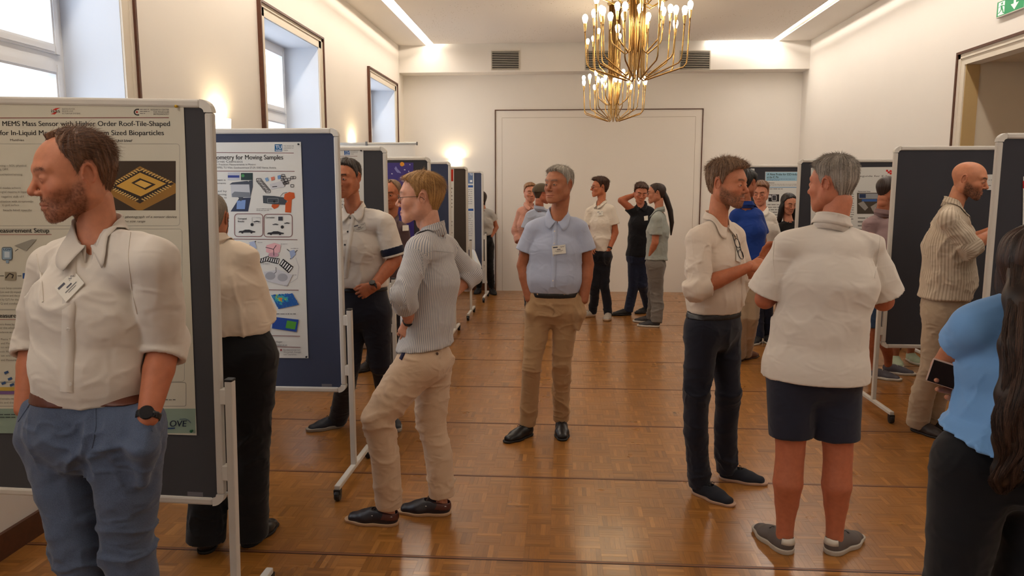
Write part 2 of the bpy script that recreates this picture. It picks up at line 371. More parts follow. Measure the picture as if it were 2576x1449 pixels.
for i, (a, b) in enumerate(WIN):
    ia, ib = a + 0.10, b - 0.10; xo = XL - RV
    w = struct(empty('window_%d' % (i + 1), (XL, (a + b) / 2, WZ0)))
    inv = lambda o: (setattr(o, 'matrix_parent_inverse', Matrix.Translation((-XL, -(a + b) / 2, -WZ0))), o)[1]
    rv = MB(); d = 0.004
    rv.box(xo, XL - 0.001, ib - d, ib + 0.001, WZ0, WZ1); rv.box(xo, XL - 0.001, ia - 0.001, ia + d, WZ0, WZ1); rv.box(xo, XL - 0.001, ia, ib, WZ1 - d, WZ1 + 0.001); rv.box(xo, XL + 0.03, ia, ib, WZ0 - 0.01, WZ0 + 0.015)
    inv(rv.build('reveal', m_reveal, w))
    # cream band with a step and the dark wood outline on the wall face
    cb = MB()
    for (y0, y1, z0, z1) in ((a, a + 0.1, 0.6, WZ1 + 0.1), (b - 0.1, b, 0.6, WZ1 + 0.1), (a, b, WZ1, WZ1 + 0.1)):
        cb.box(XL, XL + 0.012, y0, y1, z0, z1)
    for (y0, y1, z0, z1) in ((a, a + 0.03, 0.6, WZ1 + 0.1), (b - 0.03, b, 0.6, WZ1 + 0.1), (a, b, WZ1 + 0.07, WZ1 + 0.1)):
        cb.box(XL, XL + 0.02, y0, y1, z0, z1)
    inv(cb.build('architrave', m_trimw, w))
    bb = MB(); q = 0.019
    bb.box(XL, XL + 0.035, a - q, a, 0.6, WZ1 + 0.1 + q); bb.box(XL, XL + 0.035, b, b + q, 0.6, WZ1 + 0.1 + q); bb.box(XL, XL + 0.035, a, b, WZ1 + 0.1, WZ1 + 0.1 + q)
    inv(bb.build('outline_trim', m_brown, w))
    fr = MB(); zt = 2.42; mid = (ia + ib) / 2; fw = 0.06
    for (y0, y1, z0, z1) in ((ia, ia + fw, WZ0, WZ1), (ib - fw, ib, WZ0, WZ1), (ia + fw, ib - fw, WZ1 - fw, WZ1), (ia + fw, ib - fw, WZ0, WZ0 + fw), (ia + fw, ib - fw, zt - 0.04, zt + 0.04)):
        fr.box(xo - 0.03, xo + 0.04, y0, y1, z0, z1)
    inv(fr.build('window_frame', m_pvc, w))
    def sash(y0, y1, z0, z1):
        sb = MB(); s = 0.055
        for (p, q_, r, t2) in ((y0, y0 + s, z0, z1), (y1 - s, y1, z0, z1), (y0 + s, y1 - s, z0, z0 + s), (y0 + s, y1 - s, z1 - s, z1)): sb.box(xo - 0.005, xo + 0.055, p, q_, r, t2); sb.box(xo + .05, xo + 0.062, p + .012 * (q_ - p < .06), q_ - .012 * (q_ - p < .06), r + .012 * (t2 - r < .06), t2 - .012 * (t2 - r < .06))
        o = inv(sb.build('sash', m_pvc, w)); MB().box(xo + 0.01, xo + 0.016, y0 + s, y1 - s, z0 + s, z1 - s).build('pane', m_glass, o)
    sash(ia + 0.05, ib - 0.05, zt + 0.03, WZ1 - 0.05)
    sash(ia + 0.05, mid + 0.01, WZ0 + 0.05, zt - 0.03); sash(mid - 0.01, ib - 0.05, WZ0 + 0.05, zt - 0.03)
struct(box('baseboard_left', XL, XL + 0.02, YB, YF, 0, 0.12, m_brown))

# right wall with doorway
DY0, DY1, DZ = 5.4, 7.38, 2.80
wr = MB(); wr.box(XR, XR + 0.12, YB, DY0, 0, ZC + 0.3); wr.box(XR, XR + 0.12, DY1, YF + 0.1, 0, ZC + 0.3); wr.box(XR, XR + 0.12, DY0, DY1, DZ, ZC + 0.3)
struct(wr.build('wall_right', m_wall))
nich = MB(); nich.box(XR + 0.62, XR + 0.72, DY0 - 0.2, DY1 + 0.2, 0, 3.2); nich.box(XR + 0.12, XR + 0.62, DY1 + 0.0, DY1 + 0.1, 0, 3.2); nich.box(XR + 0.12, XR + 0.62, DY0 - 0.1, DY0, 0, 3.2); nich.box(XR + 0.12, XR + 0.72, DY0 - 0.2, DY1 + 0.2, DZ + 0.02, 3.3)
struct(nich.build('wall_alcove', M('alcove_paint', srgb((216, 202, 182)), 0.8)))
d2 = struct(empty('door_2', (XR, DY1, 0)))
inv2 = lambda o: (setattr(o, 'matrix_parent_inverse', Matrix.Translation((-XR, -DY1, 0))), o)[1]
cb = MB()
for (y0, y1, z0, z1, tk) in ((DY1, DY1 + 0.1, 0, DZ + 0.1, .012), (DY0 - 0.1, DY0, 0, DZ + 0.1, .012), (DY0, DY1, DZ, DZ + 0.1, .012), (DY1 + 0.06, DY1 + 0.1, 0, DZ + 0.1, .022), (DY0, DY1 + 0.1, DZ + 0.06, DZ + 0.1, .022)):
    cb.box(XR - tk, XR, y0, y1, z0, z1)
inv2(cb.build('architrave', m_trimw, d2))
bb = MB(); bb.box(XR - 0.034, XR, DY1 + 0.1, DY1 + 0.124, 0, DZ + 0.124); bb.box(XR - 0.034, XR, DY0 - 0.124, DY0 - 0.1, 0, DZ + 0.124); bb.box(XR - 0.034, XR, DY0 - 0.1, DY1 + 0.1, DZ + 0.1, DZ + 0.124)
inv2(bb.build('outline_trim', m_brown, d2))
jm = MB(); jm.box(XR, XR + 0.12, DY1 - 0.012, DY1, 0, DZ); inv2(jm.build('jamb', M('jamb_paint', srgb((190, 160, 110)), 0.6), d2))
struct(box('baseboard_right', XR - 0.02, XR, YB, DY0 - 0.13, 0, 0.12, m_brown)); struct(box('baseboard_right', XR - 0.02, XR, DY1 + 0.13, YF, 0, 0.12, m_brown))
struct(box('wall_back', XL - 0.1, XR + 0.1, YB - 0.1, YB, 0, ZC + 0.4, m_wall))
# ================================================================ PIN BOARDS
m_alu = M('board_frame_grey', srgb((205, 200, 192)), 0.42, spec=0.4)
m_cap = M('board_corner_plastic', srgb((216, 212, 204)), 0.5)
m_rub = M('castor_black', srgb((22, 22, 24)), 0.5)
def felt(name, rgb): return fabric(name, srgb(rgb), rough=0.95, weave=500, wstr=0.3, sheen=0.2, crease=0.0)
m_felt = {'char': felt('felt_charcoal', (66, 66, 70)), 'navy': felt('felt_navy', (58, 65, 88)), 'brown': felt('felt_brown', (70, 62, 56)), 'slate': felt('felt_slate', (68, 74, 96)), 'coal': felt('felt_coal', (58, 58, 64))}
BW, BH = 1.20, 1.50
def pin_board(label, px, py, Y, side, col, post_gap=0.014, posttop=1.0, w=BW, tilt=0.0):
    """(px,py) = photo position of the top corner on the aisle side; side=+1: that corner is the right one"""
    c = atY(px, py, Y); xe, zt = c[0], c[2]
    cx = xe - side * w / 2
    r = empty('pin_board', (cx, Y, 0), label, 'pin board', 'pin boards on wheeled stands')
    x0, x1, z1 = -w / 2, w / 2, zt; z0 = z1 - BH; fw = 0.030; th = 0.016
    MB().box(x0 + fw - .004, x1 - fw + .004, -0.008, 0.008, z0 + fw - .004, z1 - fw + .004).build('felt_panel', m_felt[col], r)
    ck = 0.045
    for (a, b, c_, d) in ((x0 + ck, x1 - ck, z1 - fw, z1), (x0 + ck, x1 - ck, z0, z0 + fw), (x0, x0 + fw, z0 + ck, z1 - ck), (x1 - fw, x1, z0 + ck, z1 - ck)):
        MB().box(a, b, -th, th, c_, d).build('frame_bar', m_alu, r, bevel=0.008)
    for sx in (-1, 1):
        for sz in (0, 1):
            # rounded corner cap: quarter ring swept from the bar to the bar
            X = x0 if sx < 0 else x1; Z = z0 if sz == 0 else z1; dx = -sx; dz = 1 if sz == 0 else -1
            prof_o = []; prof_i = []
            for k in range(7):
                a = PI / 2 * k / 6
                prof_o.append((X + dx * (ck - ck * math.sin(a)), Z + dz * (ck - ck * math.cos(a))))
                ri = ck - fw
                prof_i.append((X + dx * (ck - ri * math.sin(a)), Z + dz * (ck - ri * math.cos(a))))
            mb = MB(); n = 7; t_ = th + 0.0015
            for (p, y) in ((prof_o, -t_), (prof_o, t_), (prof_i, -t_), (prof_i, t_)): mb.v += [(q[0], y, q[1]) for q in p]
            for k in range(n - 1):
                mb.f += [(k, k + 1, 2 * n + k + 1, 2 * n + k), (n + k, 3 * n + k, 3 * n + k + 1, n + k + 1), (k, n + k, n + k + 1, k + 1), (2 * n + k, 2 * n + k + 1, 3 * n + k + 1, 3 * n + k)]
            mb.f += [(0, 2 * n, 3 * n, n), (n - 1, 2 * n - 1, 4 * n - 1, 3 * n - 1)]
            mb.build('corner_cap', m_cap, r)
    for s in (-1, 1):
        xp = s * (w / 2 + post_gap + 0.0145)
        p = MB().box(xp - 0.0145, xp + 0.0145, -0.0175, 0.0175, 0.075, posttop).build('post', m_alu, r, bevel=0.004)
        MB().box(xp - 0.0155, xp + 0.0155, -0.0185, 0.0185, posttop - 0.002, posttop + 0.008).build('end_cap', m_rub, p, bevel=0.003)
        ft = MB().box(xp - 0.016, xp + 0.016, -0.335, 0.335, 0.062, 0.088).build('foot_bar', m_alu, p, bevel=0.005)
        for q in (-1, 1):
            cs = MB(); cs.lathe((xp, q * 0.325, 0.031), [(0.012, -0.016), (0.028, -0.014), (0.031, -0.006), (0.031, 0.006), (0.028, 0.014), (0.012, 0.016)], 14, axis=0)
            cs.box(xp - 0.018, xp + 0.018, q * 0.325 - 0.018, q * 0.325 + 0.018, 0.040, 0.064)
            cs.build('castor', m_rub, p)
        for zc in (z0 + 0.13, posttop - 0.06):
            MB().box(min(s * w / 2 - s * .006, xp), max(s * w / 2 - s * .006, xp), -0.016, 0.016, zc - 0.03, zc + 0.03).build('bracket', m_cap, r, bevel=0.004)
    # small maker's label at the lower right of the felt
    lx = x1 - fw - 0.115
    MB().box(lx, lx + 0.06, -0.0095, -0.008, z0 + fw + 0.002, z0 + fw + 0.018).build('maker_plate', M('maker_plate', srgb((110, 110, 118)), 0.4), r)
    if tilt:
        a_ = math.radians(tilt); r.rotation_euler.y = a_; r.location.x = c[0] - (side * w / 2 * math.cos(a_) + zt * math.sin(a_)); r.location.z = 0
    return r, (cx, Y, z0, z1)
YB1, YB2, YB3, YB4, YB5, YB6, YB7 = 2.65, 4.18, 5.62, 7.05, 8.45, 9.75, 11.25
pin_board('charcoal pin board nearest the camera, behind the bearded man in front', 537, 241, YB1, 1, 'char', tilt=1.25)
pin_board('navy pin board with the moving samples poster, second in the left row', 853, 322, YB2, 1, 'navy')
pin_board('charcoal pin board behind the smiling man, third in the left row', 973, 369, YB3, 1, 'char')
pin_board('dark pin board with the purple poster, fourth in the left row', 1083, 395, YB4, 1, 'coal')
pin_board('navy pin board behind the blond man, fifth in the left row', 1134, 406, YB5, 1, 'navy')
pin_board('dark brown pin board, sixth in the left row', 1177, 419, YB6, 1, 'brown')
pin_board('slate blue pin board farthest down the left row near the far wall', 1216, 430, YB7, 1, 'slate')
YR1, YR2, YR3, YR4 = 4.2, 5.78, 7.7, 9.7
pin_board('charcoal pin board at the right edge, nearest in the right row', 2508, 335, YR1, -1, 'coal')
pin_board('dark pin board behind the bald man in the striped shirt', 2249, 368, YR2, -1, 'coal')
pin_board('dark pin board behind the grey-haired man in shorts', 2008, 401, YR3, -1, 'coal')
pin_board('charcoal pin board farthest in the right row, with the pale blue poster', 1868, 415, YR4, -1, 'coal')

# ================================================================ POSTERS (flat sheets pinned on the boards)
m_paper = M('poster_paper', srgb((214, 214, 210)), 0.45, spec=0.4, bump=(3, 0.15, 0.02))
m_paperw = M('poster_paper_warm', srgb((205, 200, 184)), 0.45, spec=0.4, bump=(3, 0.15, 0.02))
def ink(rgb): 
    return M('print_%d_%d_%d' % rgb, srgb(rgb), 0.5, spec=0.3)
BLACK = (34, 30, 30)
_texts = []
class Poster:
    def __init__(s, name, label, Y, corners, mat, group='posters pinned on the boards', cat='poster'):
        s.Y = Y - 0.0105; s.n = 0
        P = [atY(x, y, s.Y) for x, y in corners]  # TL TR BR BL
        s.o = empty(name, P[3], label, cat, group)
        n = 14; Vv = []; Ff = []
        for j in range(n + 1):
            for i in range(n + 1):
                u, v = i / n, j / n
                p = (1 - v) * ((1 - u) * P[0] + u * P[1]) + v * ((1 - u) * P[3] + u * P[2])
                e = max(abs(u - .5), abs(v - .5)) * 2
                Vv.append(tuple(p + np.array([0, -0.0012 * max(0, e - .8), 0]) - P[3]))
        for j in range(n):
            for i in range(n): a = j * (n + 1) + i; Ff.append((a, a + 1, a + n + 2, a + n + 1)[::-1])
        sh = mesh_obj('sheet', Vv, Ff, mat, s.o); md = sh.modifiers.new('t', 'SOLIDIFY'); md.thickness = 0.0008; md.offset = 1
    def pt(s, x, y, lift=0.0): return atY(x, y, s.Y - 0.0011 - s.n * 0.00002 - lift) - np.array(s.o.location)
    def poly(s, pts, rgb, name='print'):
        s.n += 1; return mesh_obj(name, [tuple(s.pt(*p)) for p in pts], [tuple(range(len(pts)))], ink(rgb), s.o)
    def rect(s, x0, y0, x1, y1, rgb, name='print', skew=0.0):
        return s.poly([(x0, y0), (x1, y0 + skew * (x1 - x0)), (x1, y1 + skew * (x1 - x0)), (x0, y1)], rgb, name)
    def line(s, pts, w, rgb, name='rule'):
        s.n += 1; mb = MB()
        for a, b in zip(pts[:-1], pts[1:]):
            d = np.array([b[0] - a[0], b[1] - a[1]], float); L = np.linalg.norm(d); nn = np.array([-d[1], d[0]]) / max(L, 1e-6) * w / 2
            mb.quad([s.pt(a[0] + nn[0], a[1] + nn[1]), s.pt(b[0] + nn[0], b[1] + nn[1]), s.pt(b[0] - nn[0], b[1] - nn[1]), s.pt(a[0] - nn[0], a[1] - nn[1])])
        return mb.build(name, ink(rgb), s.o)
    def rbox(s, x0, y0, x1, y1, r, w, rgb):
        pts = []
        for cx, cy, a0 in ((x1 - r, y0 + r, -90), (x1 - r, y1 - r, 0), (x0 + r, y1 - r, 90), (x0 + r, y0 + r, 180)):
            for k in range(5): a = math.radians(a0 + 22.5 * k); pts.append((cx + r * math.cos(a), cy + r * math.sin(a)))
        s.line(pts + [pts[0]], w, rgb, 'box_outline')
    def ell(s, cx, cy, rx, ry, rgb, n=16): return s.poly([(cx + rx * math.cos(2 * PI * k / n), cy - ry * math.sin(2 * PI * k / n)) for k in range(n)][::-1], rgb)
    def para(s, x0, x1, y0, y1, n, rgb=(124, 120, 116), hf=0.30, skew=0.0):
        """small unreadable body print: word-length strokes"""
        s.n += 1; mb = MB(); dy = (y1 - y0) / n
        for i in range(n):
            x = x0; yy = y0 + i * dy; xe = x1 if i < n - 1 else x0 + (x1 - x0) * rng.uniform(.3, .9)
            while x < xe - dy * .5:
                L = min(rng.uniform(.5, 2.4) * dy, xe - x)
                ys = yy + skew * (x - x0); ye = yy + skew * (x + L - x0)
                k = rng.uniform(-0.05, .05) * dy
                mb.quad([s.pt(x, ys + dy * .3 + k), s.pt(x + L, ye + dy * .3 + k), s.pt(x + L, ye + dy * (.3 + hf)), s.pt(x, ys + dy * (.3 + hf))]); x += L + dy * .3
        return mb.build('body_print', ink(rgb), s.o)
    def text(s, txt, x, y, h, rgb=BLACK, x1=None, skew=0.0, bold=0.0, name='lettering', align='LEFT', ang=0.0, italic=0.0):
        """baseline starts at photo position (x,y); h = cap height in photo pixels; x1 = where it ends"""
        s.n += 1; c = bpy.data.curves.new(name, 'FONT'); c.body = txt; c.fill_mode = 'BOTH' if False else 'FRONT'; c.offset = 0.0; c.shear = italic
        o = bpy.data.objects.new(name, c); COL.objects.link(o); o.parent = s.o; c.materials.append(ink(rgb))
        p = s.pt(x, y); q = s.pt(x + 10, y + 10 * skew); hh = np.linalg.norm(s.pt(x, y - h) - p)
        o.location = p; o.rotation_euler = (PI / 2, 0, 0)
        a = math.atan2(q[2] - p[2], q[0] - p[0]) + ang; o.rotation_euler = (PI / 2, -a, 0)
        sc = hh / 0.73; o.scale = (sc, sc, sc)
        wid = None if x1 is None else np.linalg.norm(s.pt(x1, y + skew * (x1 - x)) - p)
        _texts.append((o, sc, wid, bold))
        return o
    def pin(s, x, y, rgb):
        p = s.pt(x, y); mb = MB(); mb.lathe((p[0], p[1] - 0.004, p[2]), [(0.002, 0.004), (0.0045, 0.002), (0.004, -0.004), (0.0055, -0.007), (0.003, -0.009)], 10, axis=1)
        mb.build('push_pin', ink(rgb), s.o, smooth=True)
def finish_texts():
    bpy.context.view_layer.update(); dg = bpy.context.evaluated_depsgraph_get()
    for o, sc, wid, bold in _texts:
        k = wid / o.dimensions.x if wid and o.dimensions.x > 1e-6 else sc
        if wid: k = sc * wid / max(o.dimensions.x, 1e-6)
        me = bpy.data.meshes.new_from_object(o.evaluated_get(dg)); nm = o.name.split('.')[0]; par_, loc, rot = o.parent, o.location.copy(), o.rotation_euler.copy(); bpy.data.objects.remove(o)
        for i in range(2 if bold and sc > .006 else 1):      # heavier lettering: the same glyphs set twice, a hair apart
            c = bpy.data.objects.new(nm, me); COL.objects.link(c); c.parent = par_; c.location = loc; c.rotation_euler = rot; c.scale = (k, sc, sc)
            if i: c.location.x += sc * .035; c.location.y -= .0001
# --- poster 1 (mass sensor)
p = Poster('poster', 'large cream science poster headed MEMS Mass Sensor behind the bearded man', YB1, [(-190, 262), (462, 258), (495, 1095), (-190, 1072)], m_paperw)
g1 = (186, 190, 170)
p.rect(-185, 1028, 492, 1090, (140, 160, 146), skew=0.0)
p.rbox(-170, 362, 452, 568, 8, 1.1, (158, 154, 144)); p.rbox(-170, 576, 458, 780, 8, 1.1, (158, 154, 144)); p.rbox(-170, 778, 464, 960, 8, 1.1, (158, 154, 144)); p.rbox(-170, 962, 468, 1022, 5, 1.6, (150, 146, 136))
p.line([(-160, 297), (425, 296)], 1.8, (120, 40, 40))
p.text('MEMS Mass Sensor with Higher Order Roof-Tile-Shaped', 5, 317, 13, x1=426, bold=0.012, name='title_lettering')
p.text('for In-Liquid Monitoring of Picogram Sized Bioparticles', 0, 340, 13, x1=412, bold=0.012, name='title_lettering')
p.text('Thomas Czerny\u00b2, and Ulrich Schmid\u00b9', 232, 357, 6.5, x1=332, bold=0.01, italic=0.2)
p.text('Matthias', 25, 355, 6, x1=60)
p.text('isas', 128, 283, 9, (50, 40, 40), x1=150, bold=0.02, name='logo_lettering')
p.poly([(132, 276), (140, 272), (152, 271), (144, 275), (141, 278)], (190, 50, 36), 'logo_mark'); p.poly([(127, 287), (135, 284), (140, 280), (143, 283), (138, 288)], (190, 50, 36), 'logo_mark')
for i, tx in enumerate(('INSTITUTE FOR', 'SENSOR AND', 'ACTUATOR SYSTEMS')): p.text(tx, 156, 276 + i * 5.6, 3.8, (110, 104, 100), x1=(188, 184, 202)[i])
for i, tx in enumerate(('RESEARCH CENTER', 'FOR MOLECULAR', 'BIOTECHNOLOGY')): p.text(tx, (379, 386, 386)[i], 278 + i * 5.6, 4.2, (70, 66, 66), x1=425)
p.para(352, 376, 273, 288, 3, (120, 114, 110))
p.line([(350, 275), (343, 275), (338, 279), (338, 285), (343, 289), (350, 289)], 3, (40, 36, 36), 'logo_mark'); p.ell(344.5, 282, 2.6, 2.6, (170, 40, 34))
# chip photograph
p.rect(270, 405, 442, 529, (62, 48, 34), 'chip_photo'); p.poly([(262, 472), (352, 418), (442, 462), (442, 486), (358, 529), (345, 529), (266, 484)], (150, 108, 44)); p.poly([(270, 468), (352, 424), (438, 462), (352, 512)], (54, 40, 28))
p.poly([(292, 468), (352, 434), (418, 462), (354, 494)], (206, 160, 70)); p.poly([(330, 460), (352, 448), (392, 464), (366, 478)], (52, 38, 26)); p.poly([(338, 461), (354, 453), (382, 464), (364, 473)], (220, 176, 88))
for k in range(11):
    for (ax, ay, bx, by, ox, oy) in ((276, 464, 346, 424, 9, 4), (358, 423, 436, 458, -9, 4), (434, 468, 362, 506, -9, -4), (342, 506, 274, 474, 9, -4)):
        f_ = (k + .5) / 11; x = ax + (bx - ax) * f_; y = ay + (by - ay) * f_
        p.line([(x, y), (x + ox, y + oy)], 3.0, (214, 178, 106), 'contact_pad')
p.text('resolution photograph of a sensor device', 268, 548, 6, (80, 74, 66), x1=444, italic=0.25); p.text('of the size range', 300, 559, 5.5, (80, 74, 66), x1=365, italic=0.25)
p.text('Measurement Setup', -14, 585, 11.5, x1=122, bold=0.012, name='heading_lettering'); p.text('Measurement Results', -14, 799, 11.5, x1=124, bold=0.012, name='heading_lettering')
p.line([(-160, 590), (130, 590)], 1.2, (150, 60, 54)); p.line([(-160, 804), (130, 804)], 1.2, (150, 60, 54))
tg = (120, 114, 104)
for (tx, x0, x1, y) in (('ning \u2013 SOI, physical', 0, 66, 419), ('g, DRIE', 0, 21, 428), ('excitation/sensing', 0, 56, 441), ('d modes achieve', 0, 52, 475), ('signal maxima in liquid', 0, 68, 485), ('negative shift of f', 3, 60, 497), ('alization with streptavidin', 0, 84, 509), ('to gold surface', 5, 48, 518), ('beads bind specific', 8, 80, 531), ('ment Setup consisting of', 0, 64, 727), ('lysis and (3) impedance', 0, 64, 737), ('isolation and the contact', 0, 66, 746), ('d by G(T) for the water', 0, 64, 756), ('Q and conductance', 1, 62, 766), ('ers done by measuring', 0, 70, 818), ('er the whole sensor', 0, 62, 827), ('edance analyzer with', 0, 64, 838), ('Plasma Treatment for', 2, 62, 856), ('and Measurement', 2, 56, 866), ('ion with Streptavidin', 2, 62, 876), ('with PBS', 0, 26, 887), ('ion with Biotin', 2, 50, 897), ('and Measurement', 2, 56, 908), ('thematic repr', 0, 40, 1005), ('tic and the l', 0, 38, 1015)): p.text(tx, x0, y, 5.2, tg, x1=x1, name='body_lettering')
for (a, b, c_, d, n) in ((-160, -4, 412, 432, 2), (-160, -4, 468, 545, 8), (-160, -4, 720, 768, 5), (-160, -4, 812, 912, 10)): p.para(a, b, c_, d, n, (140, 134, 124))
p.rbox(5, 622, 30, 654, 5, 1.5, (60, 80, 100)); p.rect(6, 624, 29, 652, (140, 164, 184)); p.rect(11, 633, 24, 648, (196, 208, 216)); p.text('LDV', 8, 630, 5, (30, 40, 60), x1=27, bold=.02); p.rect(15, 654, 22, 662, (140, 164, 184))
p.poly([(36, 618), (80, 602), (92, 602), (66, 631)], (150, 146, 136)); p.line([(38, 632), (46, 626)], 1.4, (40, 40, 40)); p.rect(12, 684, 40, 705, (150, 140, 120)); p.line([(14, 700), (24, 688), (34, 692), (30, 700)], 3, (60, 50, 44)); p.line([(44, 694), (54, 694)], 1.5, (40, 40, 40)); p.line([(-10, 694), (10, 694)], 1.5, (40, 40, 40)); p.rect(57, 687, 66, 701, (54, 90, 150))
for (x, y) in ((16, 937), (25, 953), (9, 964), (30, 968)): p.line([(x - 5, y + 2), (x + 5, y - 2)], 6, (52, 84, 130), 'bead_icon')
p.rect(-160, 974, 70, 983, (190, 160, 70)); p.rect(-160, 984, 70, 992, (120, 90, 140)); p.para(-160, 40, 1040, 1060, 3, (60, 70, 66))
p.para(392, 462, 1002, 1010, 1, (120, 116, 106)); p.para(360, 446, 940, 950, 1, (130, 126, 116))
p.text('OVE', 425, 1073, 16, (30, 40, 60), x1=468, bold=.02, italic=.2, name='logo_lettering')
p.line([(418, 1068), (414, 1073), (417, 1077), (428, 1078), (440, 1077)], 3.5, (40, 64, 110), 'logo_mark'); p.line([(452, 1055), (466, 1054), (475, 1058), (480, 1064)], 2.5, (90, 110, 120), 'logo_mark')
p.pin(446, 268, (200, 160, 40)); p.pin(484, 1083, (30, 90, 60))
# --- poster 2 (moving samples)
p = Poster('poster', 'white science poster about moving samples on the second navy board', YB2, [(440, 359), (757, 357), (776, 901), (452, 898)], m_paper)
rd = (120, 70, 72)
p.rect(691, 363, 710, 381, (28, 92, 140), 'logo_block'); p.text('TU', 693, 374, 9, (235, 240, 245), x1=708, bold=.03, name='logo_lettering'); p.text('WIEN', 693, 380, 4, (235, 240, 245), x1=708, bold=.02, name='logo_lettering')
for i, tx in enumerate(('TECHNISCHE', 'UNIVERSIT\u00c4T', 'WIEN')): p.text(tx, 713, 369 + i * 5.4, 3.8, (110, 110, 116), x1=(739, 739, 724)[i])
p.line([(450, 383), (739, 385)], 1.5, rd); p.text('lometry for Moving Samples', 541, 401, 12, x1=711, bold=.03, name='title_lettering'); p.text('3D Profi', 488, 401, 12, x1=539, bold=.03, name='title_lettering')
p.text('Stefan Hager and Ernst Csencsics', 466, 409, 6, (60, 60, 66), x1=610); p.text('Christian Doppler Laboratory for Precision Measurements in Motion', 458, 416, 4.8, (80, 80, 86), x1=643); p.text('(MPEI), TU Wien, Gusshausstrasse 27-29, 1040 Vienna, Austria', 544, 424, 5, (80, 80, 86), x1=694)
p.line([(452, 430), (741, 431)], 1.5, rd)
p.text('measurement in', 520, 455, 5, (80, 80, 84), x1=567); p.text('measurements', 524, 463, 5, (80, 80, 84), x1=568); p.text('is used by', 530, 483, 5, (80, 80, 84), x1=570); p.text('positioning', 530, 491, 5, (80, 80, 84), x1=569); p.text('leads to', 546, 499, 5, (80, 80, 84), x1=570)
p.rect(573, 434, 603, 453, (186, 190, 204)); p.rect(573, 441, 602, 447, (52, 66, 140)); p.rect(606, 435, 636, 453, (44, 62, 62)); p.ell(611, 442, 4, 4, (70, 140, 80))
p.poly([(577, 464), (584, 459), (622, 455), (630, 459), (626, 466)], (70, 76, 90)); p.poly([(580, 464), (632, 464), (628, 497), (582, 496)], (190, 194, 202)); p.poly([(626, 455), (636, 453), (636, 470), (630, 497)], (70, 76, 88)); p.poly([(583, 488), (590, 482), (628, 484), (630, 496), (584, 496)], (120, 126, 136))
p.poly([(580, 532), (602, 498), (631, 497), (624, 532)], (52, 60, 84)); p.poly([(596, 505), (618, 503), (616, 526), (595, 526)], (120, 150, 204)); p.poly([(599, 496), (612, 496), (606, 507)], (70, 76, 88))
for k in range(8):
    p.rbox(645 + k * 3.3, 449 + k * 4, 657 + k * 3.3, 457 + k * 4, 1, 1.5, (60, 56, 60))
p.poly([(666, 449), (673, 446), (677, 454), (670, 457)], (120, 156, 196)); p.poly([(681, 446), (690, 444), (692, 452), (683, 455)], (206, 120, 96)); p.poly([(698, 442), (706, 440), (708, 450), (699, 451)], (110, 146, 196))
for k in range(16):
    a = rng.uniform(702, 738); b_ = rng.uniform(438, 466); p.rbox(a, b_, a + 8, b_ + 6, 1, 1.4, (56, 52, 56))
p.poly([(678, 463), (708, 455), (716, 470), (682, 476)], (196, 196, 200)); p.line([(685, 470), (697, 469)], 2, (50, 48, 50))
p.poly([(661, 492), (690, 493), (722, 498), (720, 515), (690, 514), (662, 511)], (66, 72, 80)); p.rbox(673, 499, 700, 510, 1, 1, (140, 146, 150)); p.ell(690, 507, 3, 3, (30, 34, 38))
p.poly([(716, 488), (728, 483), (740, 485), (742, 498), (734, 502), (732, 535), (717, 534), (718, 512), (724, 506), (714, 500)], (196, 88, 40)); p.poly([(684, 514), (703, 514), (699, 522), (690, 526), (683, 520)], (196, 88, 40)); p.line([(705, 494), (712, 486), (722, 484)], 1.2, (80, 80, 80))
p.para(645, 684, 524, 531, 2, (120, 116, 116))
p.rbox(590, 538, 661, 595, 8, 1.6, rd); p.rbox(664, 539, 735, 596, 8, 1.6, rd)
p.text('Corrupted', 598, 552, 4.5, x1=620, bold=.03); p.text('Results', 598, 559, 4.5, x1=614, bold=.03); p.text('Correction', 668, 549, 4.5, x1=690, bold=.03)
def car(x, y, k, c=(48, 46, 50)):
    p.poly([(x, y), (x + 2 * k, y - 2.2 * k), (x + 8 * k, y - 2.6 * k), (x + 12 * k, y - 4.6 * k), (x + 20 * k, y - 4.8 * k), (x + 26 * k, y - 2.6 * k), (x + 31 * k, y - 1.6 * k), (x + 31 * k, y + .6 * k), (x, y + .8 * k)], c); p.ell(x + 7 * k, y + .6 * k, 2 * k, 2 * k, c); p.ell(x + 24 * k, y + .6 * k, 2 * k, 2 * k, c)
car(600, 584, 1.35); car(672, 588, 1.35); car(637, 558, .55); car(685, 565, .5); car(714, 562, .5); p.rbox(634, 547, 655, 562, 1, .7, (170, 166, 170)); p.ell(634, 565, 4, 4, (40, 40, 44)); p.ell(710, 571, 4, 4, (40, 40, 44)); p.rect(700, 545, 711, 555, (60, 60, 70))
p.line([(566, 601), (748, 603)], 1.5, rd)
p.poly([(670, 617), (690, 611), (706, 616), (704, 634), (686, 640), (669, 634)], (222, 172, 178)); p.ell(688, 641, 13, 6, (196, 150, 164)); 
for (a, b_, c_, d) in ((668, 622, 688, 627), (688, 627, 695, 617), (688, 627, 689, 643), (722, 627, 738, 640), (738, 640, 748, 629), (738, 640, 730, 652), (620, 620, 634, 614), (634, 614, 646, 632), (634, 614, 644, 606)): p.line([(a, b_), (c_, d)], 1.6, (44, 42, 46), 'axis_arrow')
p.poly([(728, 632), (740, 628), (744, 640), (732, 652)], (150, 166, 200)); p.poly([(626, 610), (640, 606), (646, 624), (636, 628)], (170, 182, 210))
